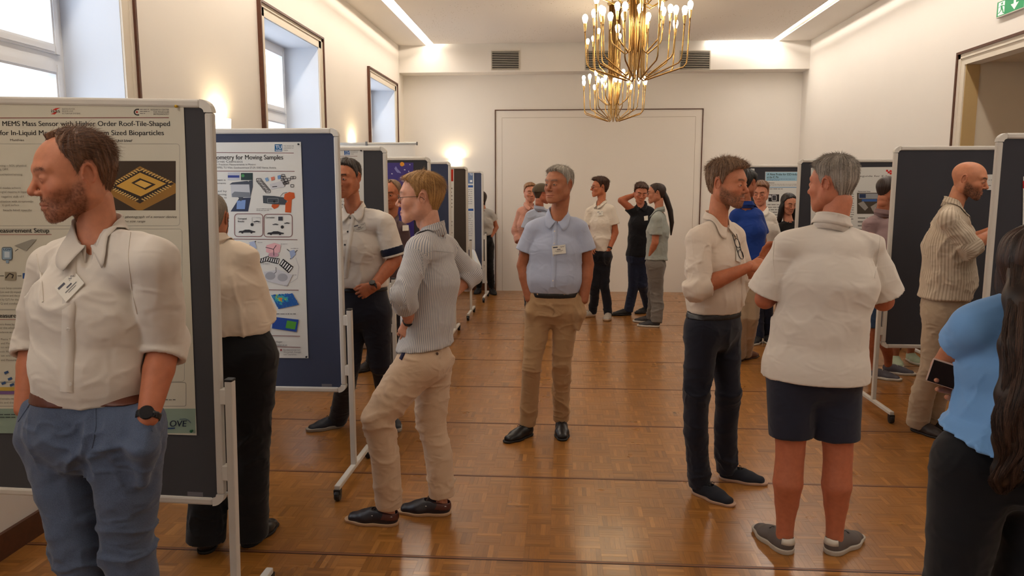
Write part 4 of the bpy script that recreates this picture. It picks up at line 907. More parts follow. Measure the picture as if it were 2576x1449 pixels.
# ---------------------------------------------------------------- head template (local: +Y face, Z up, metres)
def head_fields(h):
    F = Fld((-0.105, -0.135, -0.185), (0.105, 0.145, 0.145), h)
    E = lambda c, r, k=0.02, X=(1, 0, 0): F.add(dict(a=np.array(c, float), b=np.array(c, float) + [0, 0, 1e-5], ra=(r[0], r[1], r[2]), rb=(r[0], r[1], r[2]), X=np.array(X, float), k=k, flat=False))
    E((0, -0.022, 0.032), (0.0735, 0.094, 0.080), 0.01)          # cranium
    E((0, 0.008, 0.026), (0.068, 0.078, 0.078), 0.03)            # forehead
    skull = None
    E((0, 0.022, -0.028), (0.058, 0.062, 0.062), 0.03)           # face mass
    for s in (-1, 1):
        F.add(cone((s * 0.054, -0.006, -0.050), (s * 0.022, 0.062, -0.098), 0.016, 0.015, k=0.035))
        F.add(cone((s * 0.058, -0.008, -0.02), (s * 0.054, -0.006, -0.052), 0.014, 0.014, k=0.03))
        E((s * 0.040, 0.058, -0.022), (0.022, 0.022, 0.018), 0.025)
        F.add(cone((s * 0.012, 0.080, 0.030), (s * 0.044, 0.066, 0.032), 0.011, 0.009, k=0.018))
        F.add(cone((s * 0.028, 0.060, -0.078), (s * 0.024, 0.060, -0.045), 0.014, 0.016, k=0.03))
    E((0, 0.076, -0.102), (0.021, 0.014, 0.013), 0.018); E((0, 0.080, -0.0865), (0.02, 0.006, 0.005), 0.006) if False else None
    E((0, 0.076, -0.068), (0.026, 0.016, 0.024), 0.02)
    F.add(cone((0, -0.026, -0.04), (0, -0.038, -0.115), (0.047, 0.048), (0.043, 0.043), k=0.04))   # neck
    E((0, 0.006, -0.125), (0.012, 0.014, 0.018), 0.025)
    for s in (-1, 1): F.sub(dict(a=np.array((s * 0.032, 0.100, 0.004)), b=np.array((s * 0.032, 0.100, 0.0041)), ra=(0.017, 0.017, 0.013), rb=(0.017, 0.017, 0.013), X=None, k=0.01, flat=False), 0.014)
    base = F.f.copy()
    # nose
    F.add(cone((0, 0.080, 0.020), (0, 0.106, -0.020), 0.0075, 0.0095, k=0.012)); E((0, 0.107, -0.026), (0.0115, 0.011, 0.010), 0.008)
    for s in (-1, 1): E((s * 0.0125, 0.094, -0.031), (0.0075, 0.010, 0.0075), 0.006)
    for s in (-1, 1): F.sub(dict(a=np.array((s * 0.0068, 0.0995, -0.0395)), b=np.array((s * 0.0068, 0.0995, -0.0396)), ra=(0.0028, 0.0040, 0.0032), rb=(0.0028, 0.0040, 0.0032), X=None, k=0.01, flat=False), 0.003)
    # lids
    for s in (-1, 1):
        E((s * 0.0315, 0.0755, 0.005), (0.0155, 0.0135, 0.0125), 0.006)
        F.sub(dict(a=np.array((s * 0.0315, 0.090, 0.0035)), b=np.array((s * 0.0315, 0.090, 0.00351)), ra=(0.0125, 0.012, 0.0032), rb=(0.0125, 0.012, 0.0032), X=None, k=0.01, flat=False), 0.002)
    # lips
    for s in (-1, 1):
        for (p_, q_, ra_, rb_) in (((0, .0915, -.0612), (s * .012, .0900, -.0620), .0052, .0050), ((s * .012, .0900, -.0620), (s * .0255, .0795, -.0665), .0050, .0030), ((0, .0905, -.0733), (s * .012, .0890, -.0728), .0060, .0058), ((s * .012, .0890, -.0728), (s * .024, .0790, -.0685), .0058, .0030)): F.add(cone(p_, q_, ra_, rb_, k=.004))
        for (p_, q_) in (((0, .0975, -.0670), (s * .013, .0960, -.0672)), ((s * .013, .0960, -.0672), (s * .028, .0830, -.0680))): F.sub(cone(p_, q_, .0024, .0020), .002)
    F.sub(cone((0, 0.1, -0.048), (0, 0.1, -0.056), 0.004, 0.004), 0.005)
    # ears
    for s in (-1, 1):
        pts = []
        for k in range(11):
            a = math.radians(-60 + 30 * k * 0.98); pts.append((s * (0.0765 + 0.006 * math.sin(a * .5 + .6)), -0.018 - 0.0150 * math.cos(a) * 1.0 + (-0.003) , 0.003 + 0.0265 * math.sin(a)))
        E((s * 0.0735, -0.016, 0.002), (0.005, 0.015, 0.026), 0.006)
        for a_, b_ in zip(pts[:-1], pts[1:]): F.add(cone(a_, b_, 0.0036, 0.0036, k=0.004))
        E((s * 0.0735, -0.009, -0.026), (0.005, 0.007, 0.009), 0.005)
        F.sub(dict(a=np.array((s * 0.081, -0.013, -0.002)), b=np.array((s * 0.081, -0.013, -0.0021)), ra=(0.005, 0.0075, 0.012), rb=(0.005, 0.0075, 0.012), X=None, k=0.01, flat=False), 0.004)
    return F, base
_heads = {}
def head_template(lod):
    if lod in _heads: return _heads[lod]
    h = {0: 0.0021, 1: 0.0032, 2: 0.0055}[lod]; F, base = head_fields(h); V, Q = F.mesh(); V = relax(V, Q, 1, 0.25)
    _heads[lod] = (V, Q, base, F); return _heads[lod]
def sstep(a, b, x): t = np.clip((x - a) / (b - a), 0, 1); return t * t * (3 - 2 * t)
HAIRLINE = {  # azimuth (deg from the face) : height of the hair edge
    'short': [(0, .088), (25, .086), (42, .078), (58, .062), (70, .040), (78, .0), (86, .012), (98, .040), (112, .034), (124, -.02), (140, -.055), (180, -.068)],
    'recede': [(0, .104), (20, .108), (36, .112), (50, .090), (62, .062), (72, .035), (78, .0), (86, .012), (98, .040), (112, .034), (124, -.02), (140, -.05), (180, -.064)],
    'bald': [(0, .3), (60, .2), (74, .04), (82, .0), (98, .035), (112, .03), (124, -.01), (150, -.05), (180, -.06)],
    'long': [(0, .092), (30, .084), (50, .07), (64, .04), (76, -.02), (90, -.06), (120, -.12), (180, -.14)],
}
def hairline(az, style): k = HAIRLINE[style]; return np.interp(az, [a for a, _ in k], [z for _, z in k])
def make_hair(lod, style, top, side, rough, seed=0, sweep=(0, 0), quiff=0.0, curl=0.0):
    """hair volume grown from the skull field; returns local V,Q"""
    _, _, base, F0 = head_template(min(lod, 2)); h = F0.h
    F = F0.clone(base)
    X = F0.ax[0][:, None, None]; Y = F0.ax[1][None, :, None]; Z = F0.ax[2][None, None, :]
    Xs, Ys, Zs = np.broadcast_arrays(X, Y, Z)
    az = np.degrees(np.arctan2(np.abs(Xs), Ys + 0.01)); zl = hairline(az, style)
    e = Zs - zl; P = np.stack([Xs.ravel(), Ys.ravel(), Zs.ravel()], 1)
    rel = base.ravel() < 0.05; rel &= base.ravel() > -0.02; nz = np.zeros(P.shape[0])
    Pr = P[rel] + 7.3 * seed
    # strands flow from the crown: noise in (azimuth around the crown, distance) space, stretched along the flow
    dx = P[rel][:, 0] - sweep[0] * 0.03; dy = P[rel][:, 1] + 0.045; dz = P[rel][:, 2] - 0.09
    ang = np.arctan2(dx, dy + 0.0); rad = np.sqrt(dx ** 2 + dy ** 2 + dz ** 2)
    w = noise3(Pr * 22) * 1.2 * (1 + curl)
    n1 = noise3(np.stack([np.cos(ang) * 13 + w, np.sin(ang) * 13 + w, rad * (14 + 40 * curl) + seed], 1))
    n2 = noise3(np.stack([np.cos(ang) * 34 + w * 2, np.sin(ang) * 34, rad * (22 + 50 * curl) + seed + 9 + w], 1))
    nz[rel] = (n1 - .5) * 1.3 + (n2 - .5) * .8; nz = nz.reshape(base.shape)
    zt = sstep(0.035, 0.1, Zs); th = side + (top - side) * zt + quiff * sstep(0.02, 0.08, Ys) * zt
    th = th * sstep(-0.004, 0.022, e + nz * 0.008) - 0.006 * (1 - sstep(-0.006, 0.006, e + nz * 0.008)); th = th + nz * rough * sstep(0, 0.02, e)
    F.f = (base - th).astype(np.float32); F.f = np.maximum(F.f, (-0.15 - Zs).astype(np.float32)) if style != 'long' else F.f
    F.f[(e < -0.02)] = 0.5; F.f = np.maximum(F.f, -(e + 0.01).astype(np.float32) * 0.8)
    V, Q = F.mesh(); return V, Q
def hair_shade(V, seed=0):
    dx = V[:, 0]; dy = V[:, 1] + 0.045; ang = np.arctan2(dx, dy); rad = np.linalg.norm(V - [0, -.045, .09], axis=1)
    n = noise3(np.stack([np.cos(ang) * 40, np.sin(ang) * 40, rad * 14 + seed], 1)); n2 = noise3(np.stack([np.cos(ang) * 90, np.sin(ang) * 90, rad * 20 + seed], 1))
    return np.clip((n * .6 + n2 * .4 - .25) * 2, 0, 1)
def strands(P0, N, D, L, r, rg, lift=0.35, wav=0.2, nseg=4):
    """thin tapered strands: returns V,Q (quads)"""
    n = len(P0); ts = np.linspace(0, 1, nseg + 1); Ln = L * rg.uniform(.6, 1.2, n)[:, None]
    J = rg.normal(0, wav, (n, 3)); D = D + J; D = D / (np.linalg.norm(D, axis=1)[:, None] + 1e-9)
    S = np.cross(D, N); S /= np.linalg.norm(S, axis=1)[:, None] + 1e-9; T = np.cross(S, D)
    V = []; 
    for i, t in enumerate(ts):
        c = P0 + D * Ln * t + N * Ln * (lift * t - lift * 0.75 * t * t); rr = r * (1 - .85 * t)
        for a in (0, 2.094, 4.189): V.append(c + S * rr * math.cos(a) + T * rr * math.sin(a))
    V = np.stack(V, 1); Vv = V.reshape(-1, 3); K = V.shape[1]; Q = []
    for i in range(nseg):
        for a in range(3): Q.append(np.stack([np.arange(n) * K + i * 3 + a, np.arange(n) * K + i * 3 + (a + 1) % 3, np.arange(n) * K + (i + 1) * 3 + (a + 1) % 3, np.arange(n) * K + (i + 1) * 3 + a], 1))
    return Vv, np.concatenate(Q)

# ---------------------------------------------------------------- hand templates (local: wrist at 0, fingers +Y, palm -Z, thumb +X)
def hand_mesh(curl=(20, 25, 20), thumb=(40, 10), spread=4, h=0.0032, scale=1.0):
    pr = [cone((-0.006, -0.03, 0), (0.0, 0.02, 0), (0.028, 0.021), (0.031, 0.018), X=(1, 0, 0), k=0.012)]
    pr.append(cone((0.0, 0.012, 0), (-0.002, 0.075, 0.0), (0.033, 0.014), (0.039, 0.0125), X=(1, 0, 0), k=0.012))
    pr.append(cone((0.02, 0.02, -0.006), (0.028, 0.05, -0.004), 0.015, 0.013, k=0.012))
    for i, (x, y, L, r) in enumerate(((0.029, 0.084, 0.072, .0088), (0.0095, 0.090, 0.080, .0090), (-0.0105, 0.087, 0.074, .0086), (-0.029, 0.078, 0.058, .0076))):
        a = math.radians((1.4 - i) * spread); p = np.array([x, y - .01, 0.001]); ang = 0
        for s, (f_, c) in enumerate(zip((.46, .30, .24), curl)):
            ang += math.radians(c); d = np.array([math.sin(a) * math.cos(ang), math.cos(a) * math.cos(ang), -math.sin(ang)]); q = p + d * L * f_ * (1.15 if s == 0 else 1)
            pr.append(cone(p, q, r * (1 - .07 * s), r * (.93 - .08 * s), k=0.0045)); p = q
    a, b = math.radians(thumb[0]), math.radians(thumb[1]); p = np.array([0.024, 0.018, -0.006]); d = np.array([math.sin(a), math.cos(a), -math.sin(b)]); d = unit(d)
    q = p + d * 0.045; pr.append(cone(p, q, 0.0135, 0.0105, k=0.008)); d2 = unit(d + np.array([-.35, .35, -.1])); q2 = q + d2 * 0.032; pr.append(cone(q, q2, .0105, .0095, k=0.004)); q3 = q2 + unit(d2 + np.array([-.2, .2, 0])) * .022; pr.append(cone(q2, q3, .0095, .008, k=0.003))
    lo, hi = bounds(pr, 0.01); F = Fld(lo, hi, h)
    for p in pr: F.add(p)
    V, Q = F.mesh(); return relax(V, Q, 1, .3) * scale, Q

# ---------------------------------------------------------------- shoes (local: heel at y=-0.10, toe +Y, sole on z=0)
def shoe_fields(kind, h):
    top = {'sneaker': 0.085, 'boat': 0.062, 'dress': 0.08, 'high': .1}[kind]
    lo, hi = (-0.07, -0.13, -0.01), (0.07, 0.21, top + 0.05)
    U = Fld(lo, hi, h)
    w = 1.0 if kind != 'dress' else 0.95
    U.add(cone((0, -0.062, 0.036), (0, -0.03, 0.040), (0.034 * w, 0.040), (0.036 * w, 0.042), X=(1, 0, 0), k=0.02))
    U.add(cone((0, -0.04, 0.040), (0.003, 0.07, 0.030), (0.037 * w, 0.045), (0.046 * w, 0.031), X=(1, 0, 0), k=0.03))
    U.add(cone((0.003, 0.06, 0.028), (0.006, 0.135, 0.022), (0.046 * w, 0.030), (0.036 * w, 0.023), X=(1, 0, 0), k=0.03))
    U.add(cone((0, -0.06, 0.05), (0, -0.062, top - 0.012), (0.030, 0.036), (0.028, 0.034), X=(1, 0, 0), k=0.02))
    U.add(cone((0, -0.01, 0.05), (0, 0.03, 0.052), (0.030, 0.03), (0.024, 0.022), X=(1, 0, 0), k=0.03))
    U.cut((0, 0, 0.012), (0, 0, -1))
    tz = {'sneaker': (0.0, -.06, .080), 'boat': (0, -.06, .066), 'dress': (0, -.06, .074), 'high': (0, -.06, .1)}[kind]
    U.cut(tz, (0, -0.12, 1))
    U.sub(cone((0, -0.062, top - .02), (0, -0.055, top + 0.05), (0.026, 0.031), (0.030, 0.036), X=(1, 0, 0)), 0.004)
    if kind == 'boat': U.sub(cone((0, -0.05, 0.062), (0, 0.02, 0.075), (.026, .02), (.022, .016), X=(1, 0, 0)), .004)
    S = Fld(lo, hi, h)
    for p in (cone((0, -0.062, 0.02), (0, -0.03, 0.02), (0.038 * w, 0.043), (0.038 * w, 0.043), X=(1, 0, 0), k=0.02), cone((0, -0.04, 0.02), (0.003, 0.07, 0.02), (0.039 * w, 0.05), (0.051 * w, 0.05), X=(1, 0, 0), k=0.03), cone((0.003, 0.06, 0.02), (0.006, 0.138, 0.02), (0.050 * w, 0.05), (0.040 * w, 0.04), X=(1, 0, 0), k=0.03)): S.add(p)
    S.cut((0, 0, 0.0), (0, 0, -1)); S.cut((0, 0, {'sneaker': .024, 'boat': .016, 'dress': .014, 'high': .024}[kind]), (0, 0, 1))
    return U.mesh(), S.mesh()
_shoes = {}
def shoe_mesh(kind, lod):
    key = (kind, lod)
    if key not in _shoes:
        (V1, Q1), (V2, Q2) = shoe_fields(kind, (0.0035, 0.005, 0.007)[lod]); _shoes[key] = (relax(V1, Q1, 1, .3), Q1, V2, Q2)
    return _shoes[key]

# ---------------------------------------------------------------- cloth
def cloth_mesh(name, prims, cuts, h, mat, parent, holes=(), wr=None, anchors=(), stripe=False, post=None, drape=None, seed=0, calm=None, calms=()):
    lo, hi = bounds(prims, 0.02); F = Fld(lo, hi, h)
    for p in prims: F.add(p)
    for o, n in cuts: F.cut(o, n)
    for p in holes: F.sub(p, 0.004)
    V, Q = F.mesh()
    if len(V) == 0: return None
    V = relax(V, Q, 1, .2); N = normals(V, Q)
    if wr:
        amp, fr = wr
        w = np.stack([noise3(V * 5 + seed), noise3(V * 5 + 31 + seed), noise3(V * 5 + 67 + seed)], 1) - .5
        P = V * np.asarray(fr) + w * 1.6 + seed; n1 = noise3(P); r = 1 - np.abs(2 * n1 - 1); n2 = noise3(P * 2.2 + 5); r2 = 1 - np.abs(2 * n2 - 1)
        n0 = noise3(V * 3.6 + seed * 2); W = .10 + .75 * sstep(.35, .7, n0)
        for (c, rad, g) in anchors: W = W + g * np.exp(-(np.linalg.norm(V - c, axis=1) / rad) ** 2)
        for (c, dr) in calms: W = W * (1 - (1 - sstep(.02, .08, np.abs((V - c) @ dr))) * (np.linalg.norm(V - c, axis=1) < .13))
        if calm is not None: W = W * sstep(.02, .10, -((V - calm[0]) @ calm[1]))
        V = V + N * (amp * (W * ((r ** 5 - .2) * 1.05 + .38 * (r2 ** 5 - .2)) + .25 * (n1 - .5)))[:, None]
    if post is not None: V = post(V, N)
    su = None
    if stripe is not False:
        best = np.full(len(V), 9.0); su = np.zeros(len(V)); zs, cs_, Xs_ = stripe; cc_ = np.stack([np.interp(V[:, 2], zs, [c[i] for c in cs_]) for i in range(2)], 1); q2 = V[:, :2] - cc_; base_su = np.arctan2(q2 @ np.array([-Xs_[1], Xs_[0]]), q2 @ Xs_[:2]) * .145
        for p in prims:
            X, Y, Wd, L = frame_of(p); q = V - p['a']; t = np.clip((q @ Wd) / L, 0, 1); c = q - np.outer(t * L, Wd)
            rx = p['ra'][0] * (1 - t) + p['rb'][0] * t; ry = p['ra'][1] * (1 - t) + p['rb'][1] * t
            u, v = c @ X, c @ Y; d = (np.sqrt((u / rx) ** 2 + (v / ry) ** 2 + ((c @ Wd) / np.minimum(rx, ry)) ** 2) - 1) * np.minimum(rx, ry)
            val = base_su
            if p.get('lim'): val = np.arctan2(v, u) * 0.06
            m = d < best; best[m] = d[m]; su[m] = val[m]
    return fast_mesh(name, V, Q, mat, parent, su=su)
def bvh_of(o):
    me = o.data; V = np.empty(len(me.vertices) * 3, np.float32); me.vertices.foreach_get('co', V)
    return BVHTree.FromPolygons(V.reshape(-1, 3).tolist(), [tuple(p.vertices) for p in me.polygons])
def hit(bvh, x, y):
    d = Vector(ray(x, y)).normalized(); r = bvh.ray_cast(Vector(CAM), d)
    return (np.array(r[0]), np.array(r[1])) if r[0] is not None else (None, None)
def strip_on(bvh, pts, width, mat, name, parent, lift=0.002, thick=0.0015, n=26):
    """band of cloth that lies on a surface along a photo polyline"""
    P = []; 
    for i in range(n):
        t = i / (n - 1) * (len(pts) - 1); k = min(int(t), len(pts) - 2); f = t - k; x = pts[k][0] * (1 - f) + pts[k + 1][0] * f; y = pts[k][1] * (1 - f) + pts[k + 1][1] * f
        p, nn = hit(bvh, x, y)
        if p is not None: P.append((p, nn))
    if len(P) < 3: return None
    C = np.array([p for p, _ in P]); Nn = np.array([q for _, q in P])
    for _ in range(3): C[1:-1] = (C[:-2] + 2 * C[1:-1] + C[2:]) / 4; Nn[1:-1] = (Nn[:-2] + Nn[1:-1] + Nn[2:]) / 3
    mb = MB()
    for i in range(len(C)):
        d = unit(C[min(i + 1, len(C) - 1)] - C[max(i - 1, 0)]); nn = unit(Nn[i]); s = unit(np.cross(d, nn)) * width / 2
        for a, b in ((-1, -.002), (-.96, lift + thick), (.96, lift + thick), (1, -.002)): mb.v.append(tuple(C[i] + s * a + nn * b))
    for i in range(len(C) - 1):
        for k in range(3): a = i * 4 + k; mb.f.append((a, a + 1, a + 5, a + 4))
    return mb.build(name, mat, parent, smooth=width > .01)
def button_on(bvh, x, y, r, mat, parent, name='button'):
    p, n = hit(bvh, x, y)
    if p is None: return
    n = unit(n); a = unit(np.cross(n, (0, 0, 1))); b = np.cross(n, a); mb = MB()
    for q, z in ((r, 0.001), (r, 0.004), (r * .75, 0.0045), (r * .7, 0.0035)):
        mb.v += [tuple(p + n * z + q * (math.cos(t) * a + math.sin(t) * b)) for t in np.linspace(0, 2 * PI, 12, endpoint=False)]
    for j in range(3):
        for i in range(12): mb.f.append((j * 12 + i, j * 12 + (i + 1) % 12, (j + 1) * 12 + (i + 1) % 12, (j + 1) * 12 + i))
    mb.f.append(tuple(36 + i for i in range(12))); return mb.build(name, mat, parent)
m_badge = M('badge_card', srgb((216, 210, 198)), 0.35); m_badgeink = M('badge_print', srgb((60, 60, 74)), 0.5); m_badgeink2 = M('badge_print_grey', srgb((120, 116, 114)), 0.5)
def badge_on(bvh, corners, parent, detail=True):
    """name badge given by its four photo corners TL TR BR BL"""
    c = np.mean(corners, 0); p, n = hit(bvh, *c)
    if p is None: return
    P = []
    for q in corners:
        d = ray(*q); t = ((p + unit(n) * .006 - CAM) @ unit(n)) / (d @ unit(n)); P.append(CAM + d * t)
    P = np.array(P); n = unit(n); nf = n if n @ (CAM - p) > 0 else -n
    mb = MB(); mb.v = [tuple(q) for q in P] + [tuple(q - nf * .003) for q in P]; mb.f = [(0, 1, 2, 3), (7, 6, 5, 4), (0, 4, 5, 1), (1, 5, 6, 2), (2, 6, 7, 3), (3, 7, 4, 0)]
    o = mb.build('name_badge', m_badge, parent)
    if detail:
        def uv(u, v, e=.0006): return tuple((1 - v) * ((1 - u) * P[0] + u * P[1]) + v * ((1 - u) * P[3] + u * P[2]) + nf * e)
        a = MB(); b = MB()
        for (u0, u1, v0, v1) in ((.08, .42, .14, .26), (.36, .62, .44, .52)): a.quad([uv(u0, v1), uv(u1, v1), uv(u1, v0), uv(u0, v0)])
        pts = [(.62, .28), (.66, .14), (.72, .26), (.78, .12), (.84, .24), (.93, .1)]
        for (p0, p1) in zip(pts[:-1], pts[1:]): a.quad([uv(p0[0], p0[1] + .05), uv(p1[0], p1[1] + .05), uv(*p1), uv(*p0)])
        for (u0, u1, v0, v1) in ((.2, .8, .6, .65), (.3, .7, .72, .76)): b.quad([uv(u0, v1), uv(u1, v1), uv(u1, v0), uv(u0, v0)])
        a.build('badge_print', m_badgeink, o); b.build('badge_print', m_badgeink2, o)
    return o

def collar_mesh(center, up, fwd, r, mat, parent, stand=0.032, leaf=0.042, point=0.062, openf=22, spreadf=0.5, name='collar', openw=0.0, back=None, bvh=None):
    """shirt collar: stand plus folded leaf, open at the front by openf degrees each side"""
    up = unit(up); fwd = unit(np.asarray(fwd, float) - up * (np.asarray(fwd) @ up)); lf = np.cross(up, fwd); n = 40; rows = []
    rx, ry = (r if isinstance(r, tuple) else (r, r))
    for i in range(n + 1):
        t_ = 2 * i / n - 1; t_ = math.copysign(abs(t_) ** .75, t_); a = PI + t_ * (PI - math.radians(openf)); c, s = math.cos(a), math.sin(a); sg = 1 if s > 0 else -1
        fr = sstep(.1, .98, c); dirn = fwd * c + lf * s
        base = center + fwd * (c * ry + .010 * fr) + lf * s * rx * (1 - .18 * fr) - up * (.016 * (1 + c) + .030 * fr ** 2)
        stn = stand * (1 - .62 * fr); ln = leaf + (point - leaf) * fr
        q = base + up * stn; ld = unit(-up * 1.0 + dirn * (.20 + .34 * fr) + lf * sg * spreadf * .75 * fr)
        rows.append([base - up * .030 + dirn * .008, base + up * stn * .5 + dirn * .0005, q - dirn * .001, q + up * .0022 + dirn * .003, q + dirn * .0055 - up * .002, q + dirn * .006 + ld * ln * .35, q + dirn * .007 + ld * ln * .7 + dirn * .002, q + dirn * .006 + ld * ln])
    if bvh is not None:
        A = np.array(rows)
        for it in range(3):
            for i in range(len(A)):
                for j, gap in ((4, .003), (5, .006), (6, .009), (7, .007)):
                    loc, nn, _, dist = bvh.find_nearest(Vector(A[i, j]), .08)
                    if loc is not None:
                        nn = unit(np.array(nn) + up * .3); s_ = (A[i, j] - np.array(loc)) @ nn
                        if s_ < gap: A[i, j] = A[i, j] + nn * (gap - s_)
            if it < 2:
                for _ in range(3): A[1:-1, 4:] = (A[:-2, 4:] + 2 * A[1:-1, 4:] + A[2:, 4:]) / 4
        rows = [list(r_) for r_ in A]
    m = len(rows[0]); V = [tuple(p) for r_ in rows for p in r_]; Fc = []
    for i in range(n):
        for j in range(m - 1): a = i * m + j; Fc.append((a, a + 1, a + m + 1, a + m))
    o = mesh_obj(name, V, Fc, mat, parent, smooth=True); at_ = o.data.attributes.new('su', 'FLOAT', 'POINT'); at_.data.foreach_set('value', np.repeat(np.arange(n + 1), m).astype(np.float32) * .0093); md = o.modifiers.new('s', 'SOLIDIFY'); md.thickness = 0.0018; md.offset = 0
    if False: pass
    return o
# ---------------------------------------------------------------- person assembler
SK = {'fair': (204, 150, 122), 'tan': (178, 116, 84), 'mid': (188, 130, 100), 'pink': (206, 146, 120), 'dark': (160, 104, 76)}
def fwd_of(phi): a = math.radians(phi); return np.array([math.sin(a), -math.cos(a), 0.0])
def left_of(phi): a = math.radians(phi); return np.array([math.cos(a), math.sin(a), 0.0])
def person(S):
    D = S['D']; lod = S.get('lod', 1); g = S.get('girth', 1.0); R_ = {}
    hs = S.get('h', {0: .0065, 1: .009, 2: .014}[lod]); sz = S.get('size', 1.0)
    W = lambda q: atY(q[0], q[1], D + (q[2] if len(q) > 2 else 0))
    hc = W(S['head']); az = math.degrees(math.atan2(hc[0], hc[1]))   # view azimuth
    vw = lambda v: v - az
    phc, php, phh = vw(S['chest']), vw(S.get('pelvis', S['chest'])), vw(S['face'][0])
    fc, lc, fp, lp = fwd_of(phc), left_of(phc), fwd_of(php), left_of(php)
    sA, sB = W(S['sA']), W(S['sB']); hA, hB = W(S['hA']), W(S['hB'])
    up = np.array([0, 0, 1.0])
    # feet: sole centre on the floor
    feet = []
    for q in (S.get('footA'), S.get('footB')):
        if q is None: feet.append(None); continue
        lift = q[3] if len(q) > 3 else 0.0
        if len(q) > 5: t0 = atY(q[0], 724, q[5]); c = np.array([t0[0], q[5], 0.0])
        else: c = atZ(q[0], q[1], lift)
        f = fwd_of(vw(q[2])); feet.append((c, f, q[4] if len(q) > 4 else 0.0))
    def ankle(ft, alt):
        if ft is None: return W(alt)
        return ft[0] - ft[1] * 0.055 + up * (0.085 + math.sin(math.radians(ft[2])) * .06)
    aA, aB = ankle(feet[0], S.get('aA')), ankle(feet[1], S.get('aB'))
    kA, kB = W(S['kA']), W(S['kB']); eA, eB, wA, wB = W(S['eA']), W(S['eB']), W(S['wA']), W(S['wB'])
    root = empty('person', ((aA[0] + aB[0]) / 2, (aA[1] + aB[1]) / 2, 0), S['label'], 'person', S.get('group'))
    root_inv = Matrix.Translation(-root.location)
    def par(o):
        if o is not None: o.matrix_parent_inverse = root_inv
        return o
    Sm, Hm = (sA + sB) / 2, (hA + hB) / 2; sp = lambda t: Hm + (Sm - Hm) * t + fc * S.get('bow', 0.0) * math.sin(PI * t)
    belly = S.get('belly', 0.0)
    pel, wai, che, upp = sp(0.06), sp(0.38) + fc * belly * .5, sp(0.72), sp(0.93)
    rp, rw, rc, ru = (0.168 * g, 0.118 * g), (0.148 * g + belly * .3, 0.108 * g + belly * .6), (0.160 * g, 0.118 * g), (0.118 * g, 0.078 * g)
    hm = np.array
    nb = Sm + up * 0.035 + fc * S.get('neckf', 0.0)
    # head frame
    fh = fwd_of(phh); lh = left_of(phh); pit, rol = math.radians(S['face'][1]), math.radians(S['face'][2] if len(S['face']) > 2 else 0)
    zf = fh * math.cos(pit) - up * math.sin(pit); zu = up * math.cos(pit) + fh * math.sin(pit); xr = -lh
    xr, zu = xr * math.cos(rol) + zu * math.sin(rol), zu * math.cos(rol) - xr * math.sin(rol)
    hsc = S.get('hs', 1.0); HM = np.stack([xr * hsc * S.get('hw', 1.0), zf * hsc, zu * hsc], 1)
    H2W = lambda P: P @ HM.T + hc
    nk = H2W(np.array([[0, -0.036, -0.075]]))[0]
    # ---------------- skin body (one continuous surface)
    tor = [cone(pel, wai, rp, rw, X=lp, k=.03), cone(wai, che, rw, rc, X=lc, k=.03), cone(che, upp, rc, ru, X=lc, k=.03)]
    sh = [cone(upp + lc * 0.0, s_ - up * .012, (0.062, .058), (0.052, .05), k=.03) for s_ in (sA, sB)]
    trap = [cone(nb + up * .01, lerp(nb, s_, .75) + up * .012, 0.046, S.get('trapr', .040), k=.03) for s_ in (sA, sB)]
    arms = []
    for s_, e_, w_ in ((sA, eA, wA), (sB, eB, wB)):
        mu = lerp(s_, e_, .45); mf = lerp(e_, w_, .35); ag = S.get('armg', 1.0)
        arms += [cone(s_ - up * .01, mu, .052 * ag, .047 * ag, k=.025), cone(mu, e_, .047 * ag, .041 * ag, k=.006), cone(e_, mf, .041 * ag, .040 * ag, k=.008), cone(mf, w_, .040 * ag, (.028 * ag, .023 * ag), X=lc, k=.006)]
    legs = []
    lg = S.get('legg', 1.0)
    for h_, k_, a_ in ((hA, kA, aA), (hB, kB, aB)):
        bk = -fp * .016; cf = lerp(k_, a_, .36) + bk
        legs += [cone(h_ + up * .02, lerp(h_, k_, .5), .082 * lg, .070 * lg, k=.03), cone(lerp(h_, k_, .5), k_, .070 * lg, .053 * lg, k=.008), cone(k_, cf, .053 * lg, .056 * lg, k=.012), cone(cf, lerp(k_, a_, .62), .056 * lg, .045 * lg, k=.008), cone(lerp(k_, a_, .62), lerp(k_, a_, .88), .045 * lg, .033 * lg, k=.008), cone(lerp(k_, a_, .88), a_ - up * .03, .033 * lg, .034 * lg, k=.008)]
    neck = [cone(nb - up * .02, nk, 0.055 * S.get('neckg', 1), 0.049 * S.get('neckg', 1), k=.03)]
    skinp = tor + sh + trap + arms + legs + neck
    shrink = [inflate(p, -0.010) for p in tor + sh + trap] + [inflate(p, -0.004) if not S.get('barelegs') else p for p in legs] + arms + neck
    lo, hi = bounds(shrink, .02); F = Fld(lo, hi, hs * 1.1)
    for p in shrink: F.add(p)
    Vb, Qb = F.mesh(); Vb = relax(Vb, Qb, 1, .3)
    sk = np.array(srgb(SK.get(S.get('skin', 'mid'), S.get('skin')) if isinstance(S.get('skin', 'mid'), str) else S['skin']))
    arm_tint = np.array([0.86, 0.74, 0.66])
    Cb = np.tile(sk * arm_tint, (len(Vb), 1)); dn = np.linalg.norm(Vb - nk, axis=1); m = sstep(.12, .2, dn)[:, None]; Cb = Cb * m + sk * (1 - m)
    parts = [(Vb, Qb, Cb)]
    # head
    Vh, Qh, _, _ = head_template(lod); Vl = Vh.copy()
    js = S.get('jaw', 1.0); Vl[:, 0] *= 1 + (js - 1) * sstep(0.0, -0.08, Vl[:, 2]); Vl[:, 2] *= S.get('hh', 1.0)
    if S.get('nose'): Vl[:, 1] += S['nose'] * sstep(.09, .11, Vl[:, 1]) * sstep(.03, -.02, Vl[:, 2])
    x, y, z = Vh.T; Ch = np.tile(sk, (len(Vh), 1))
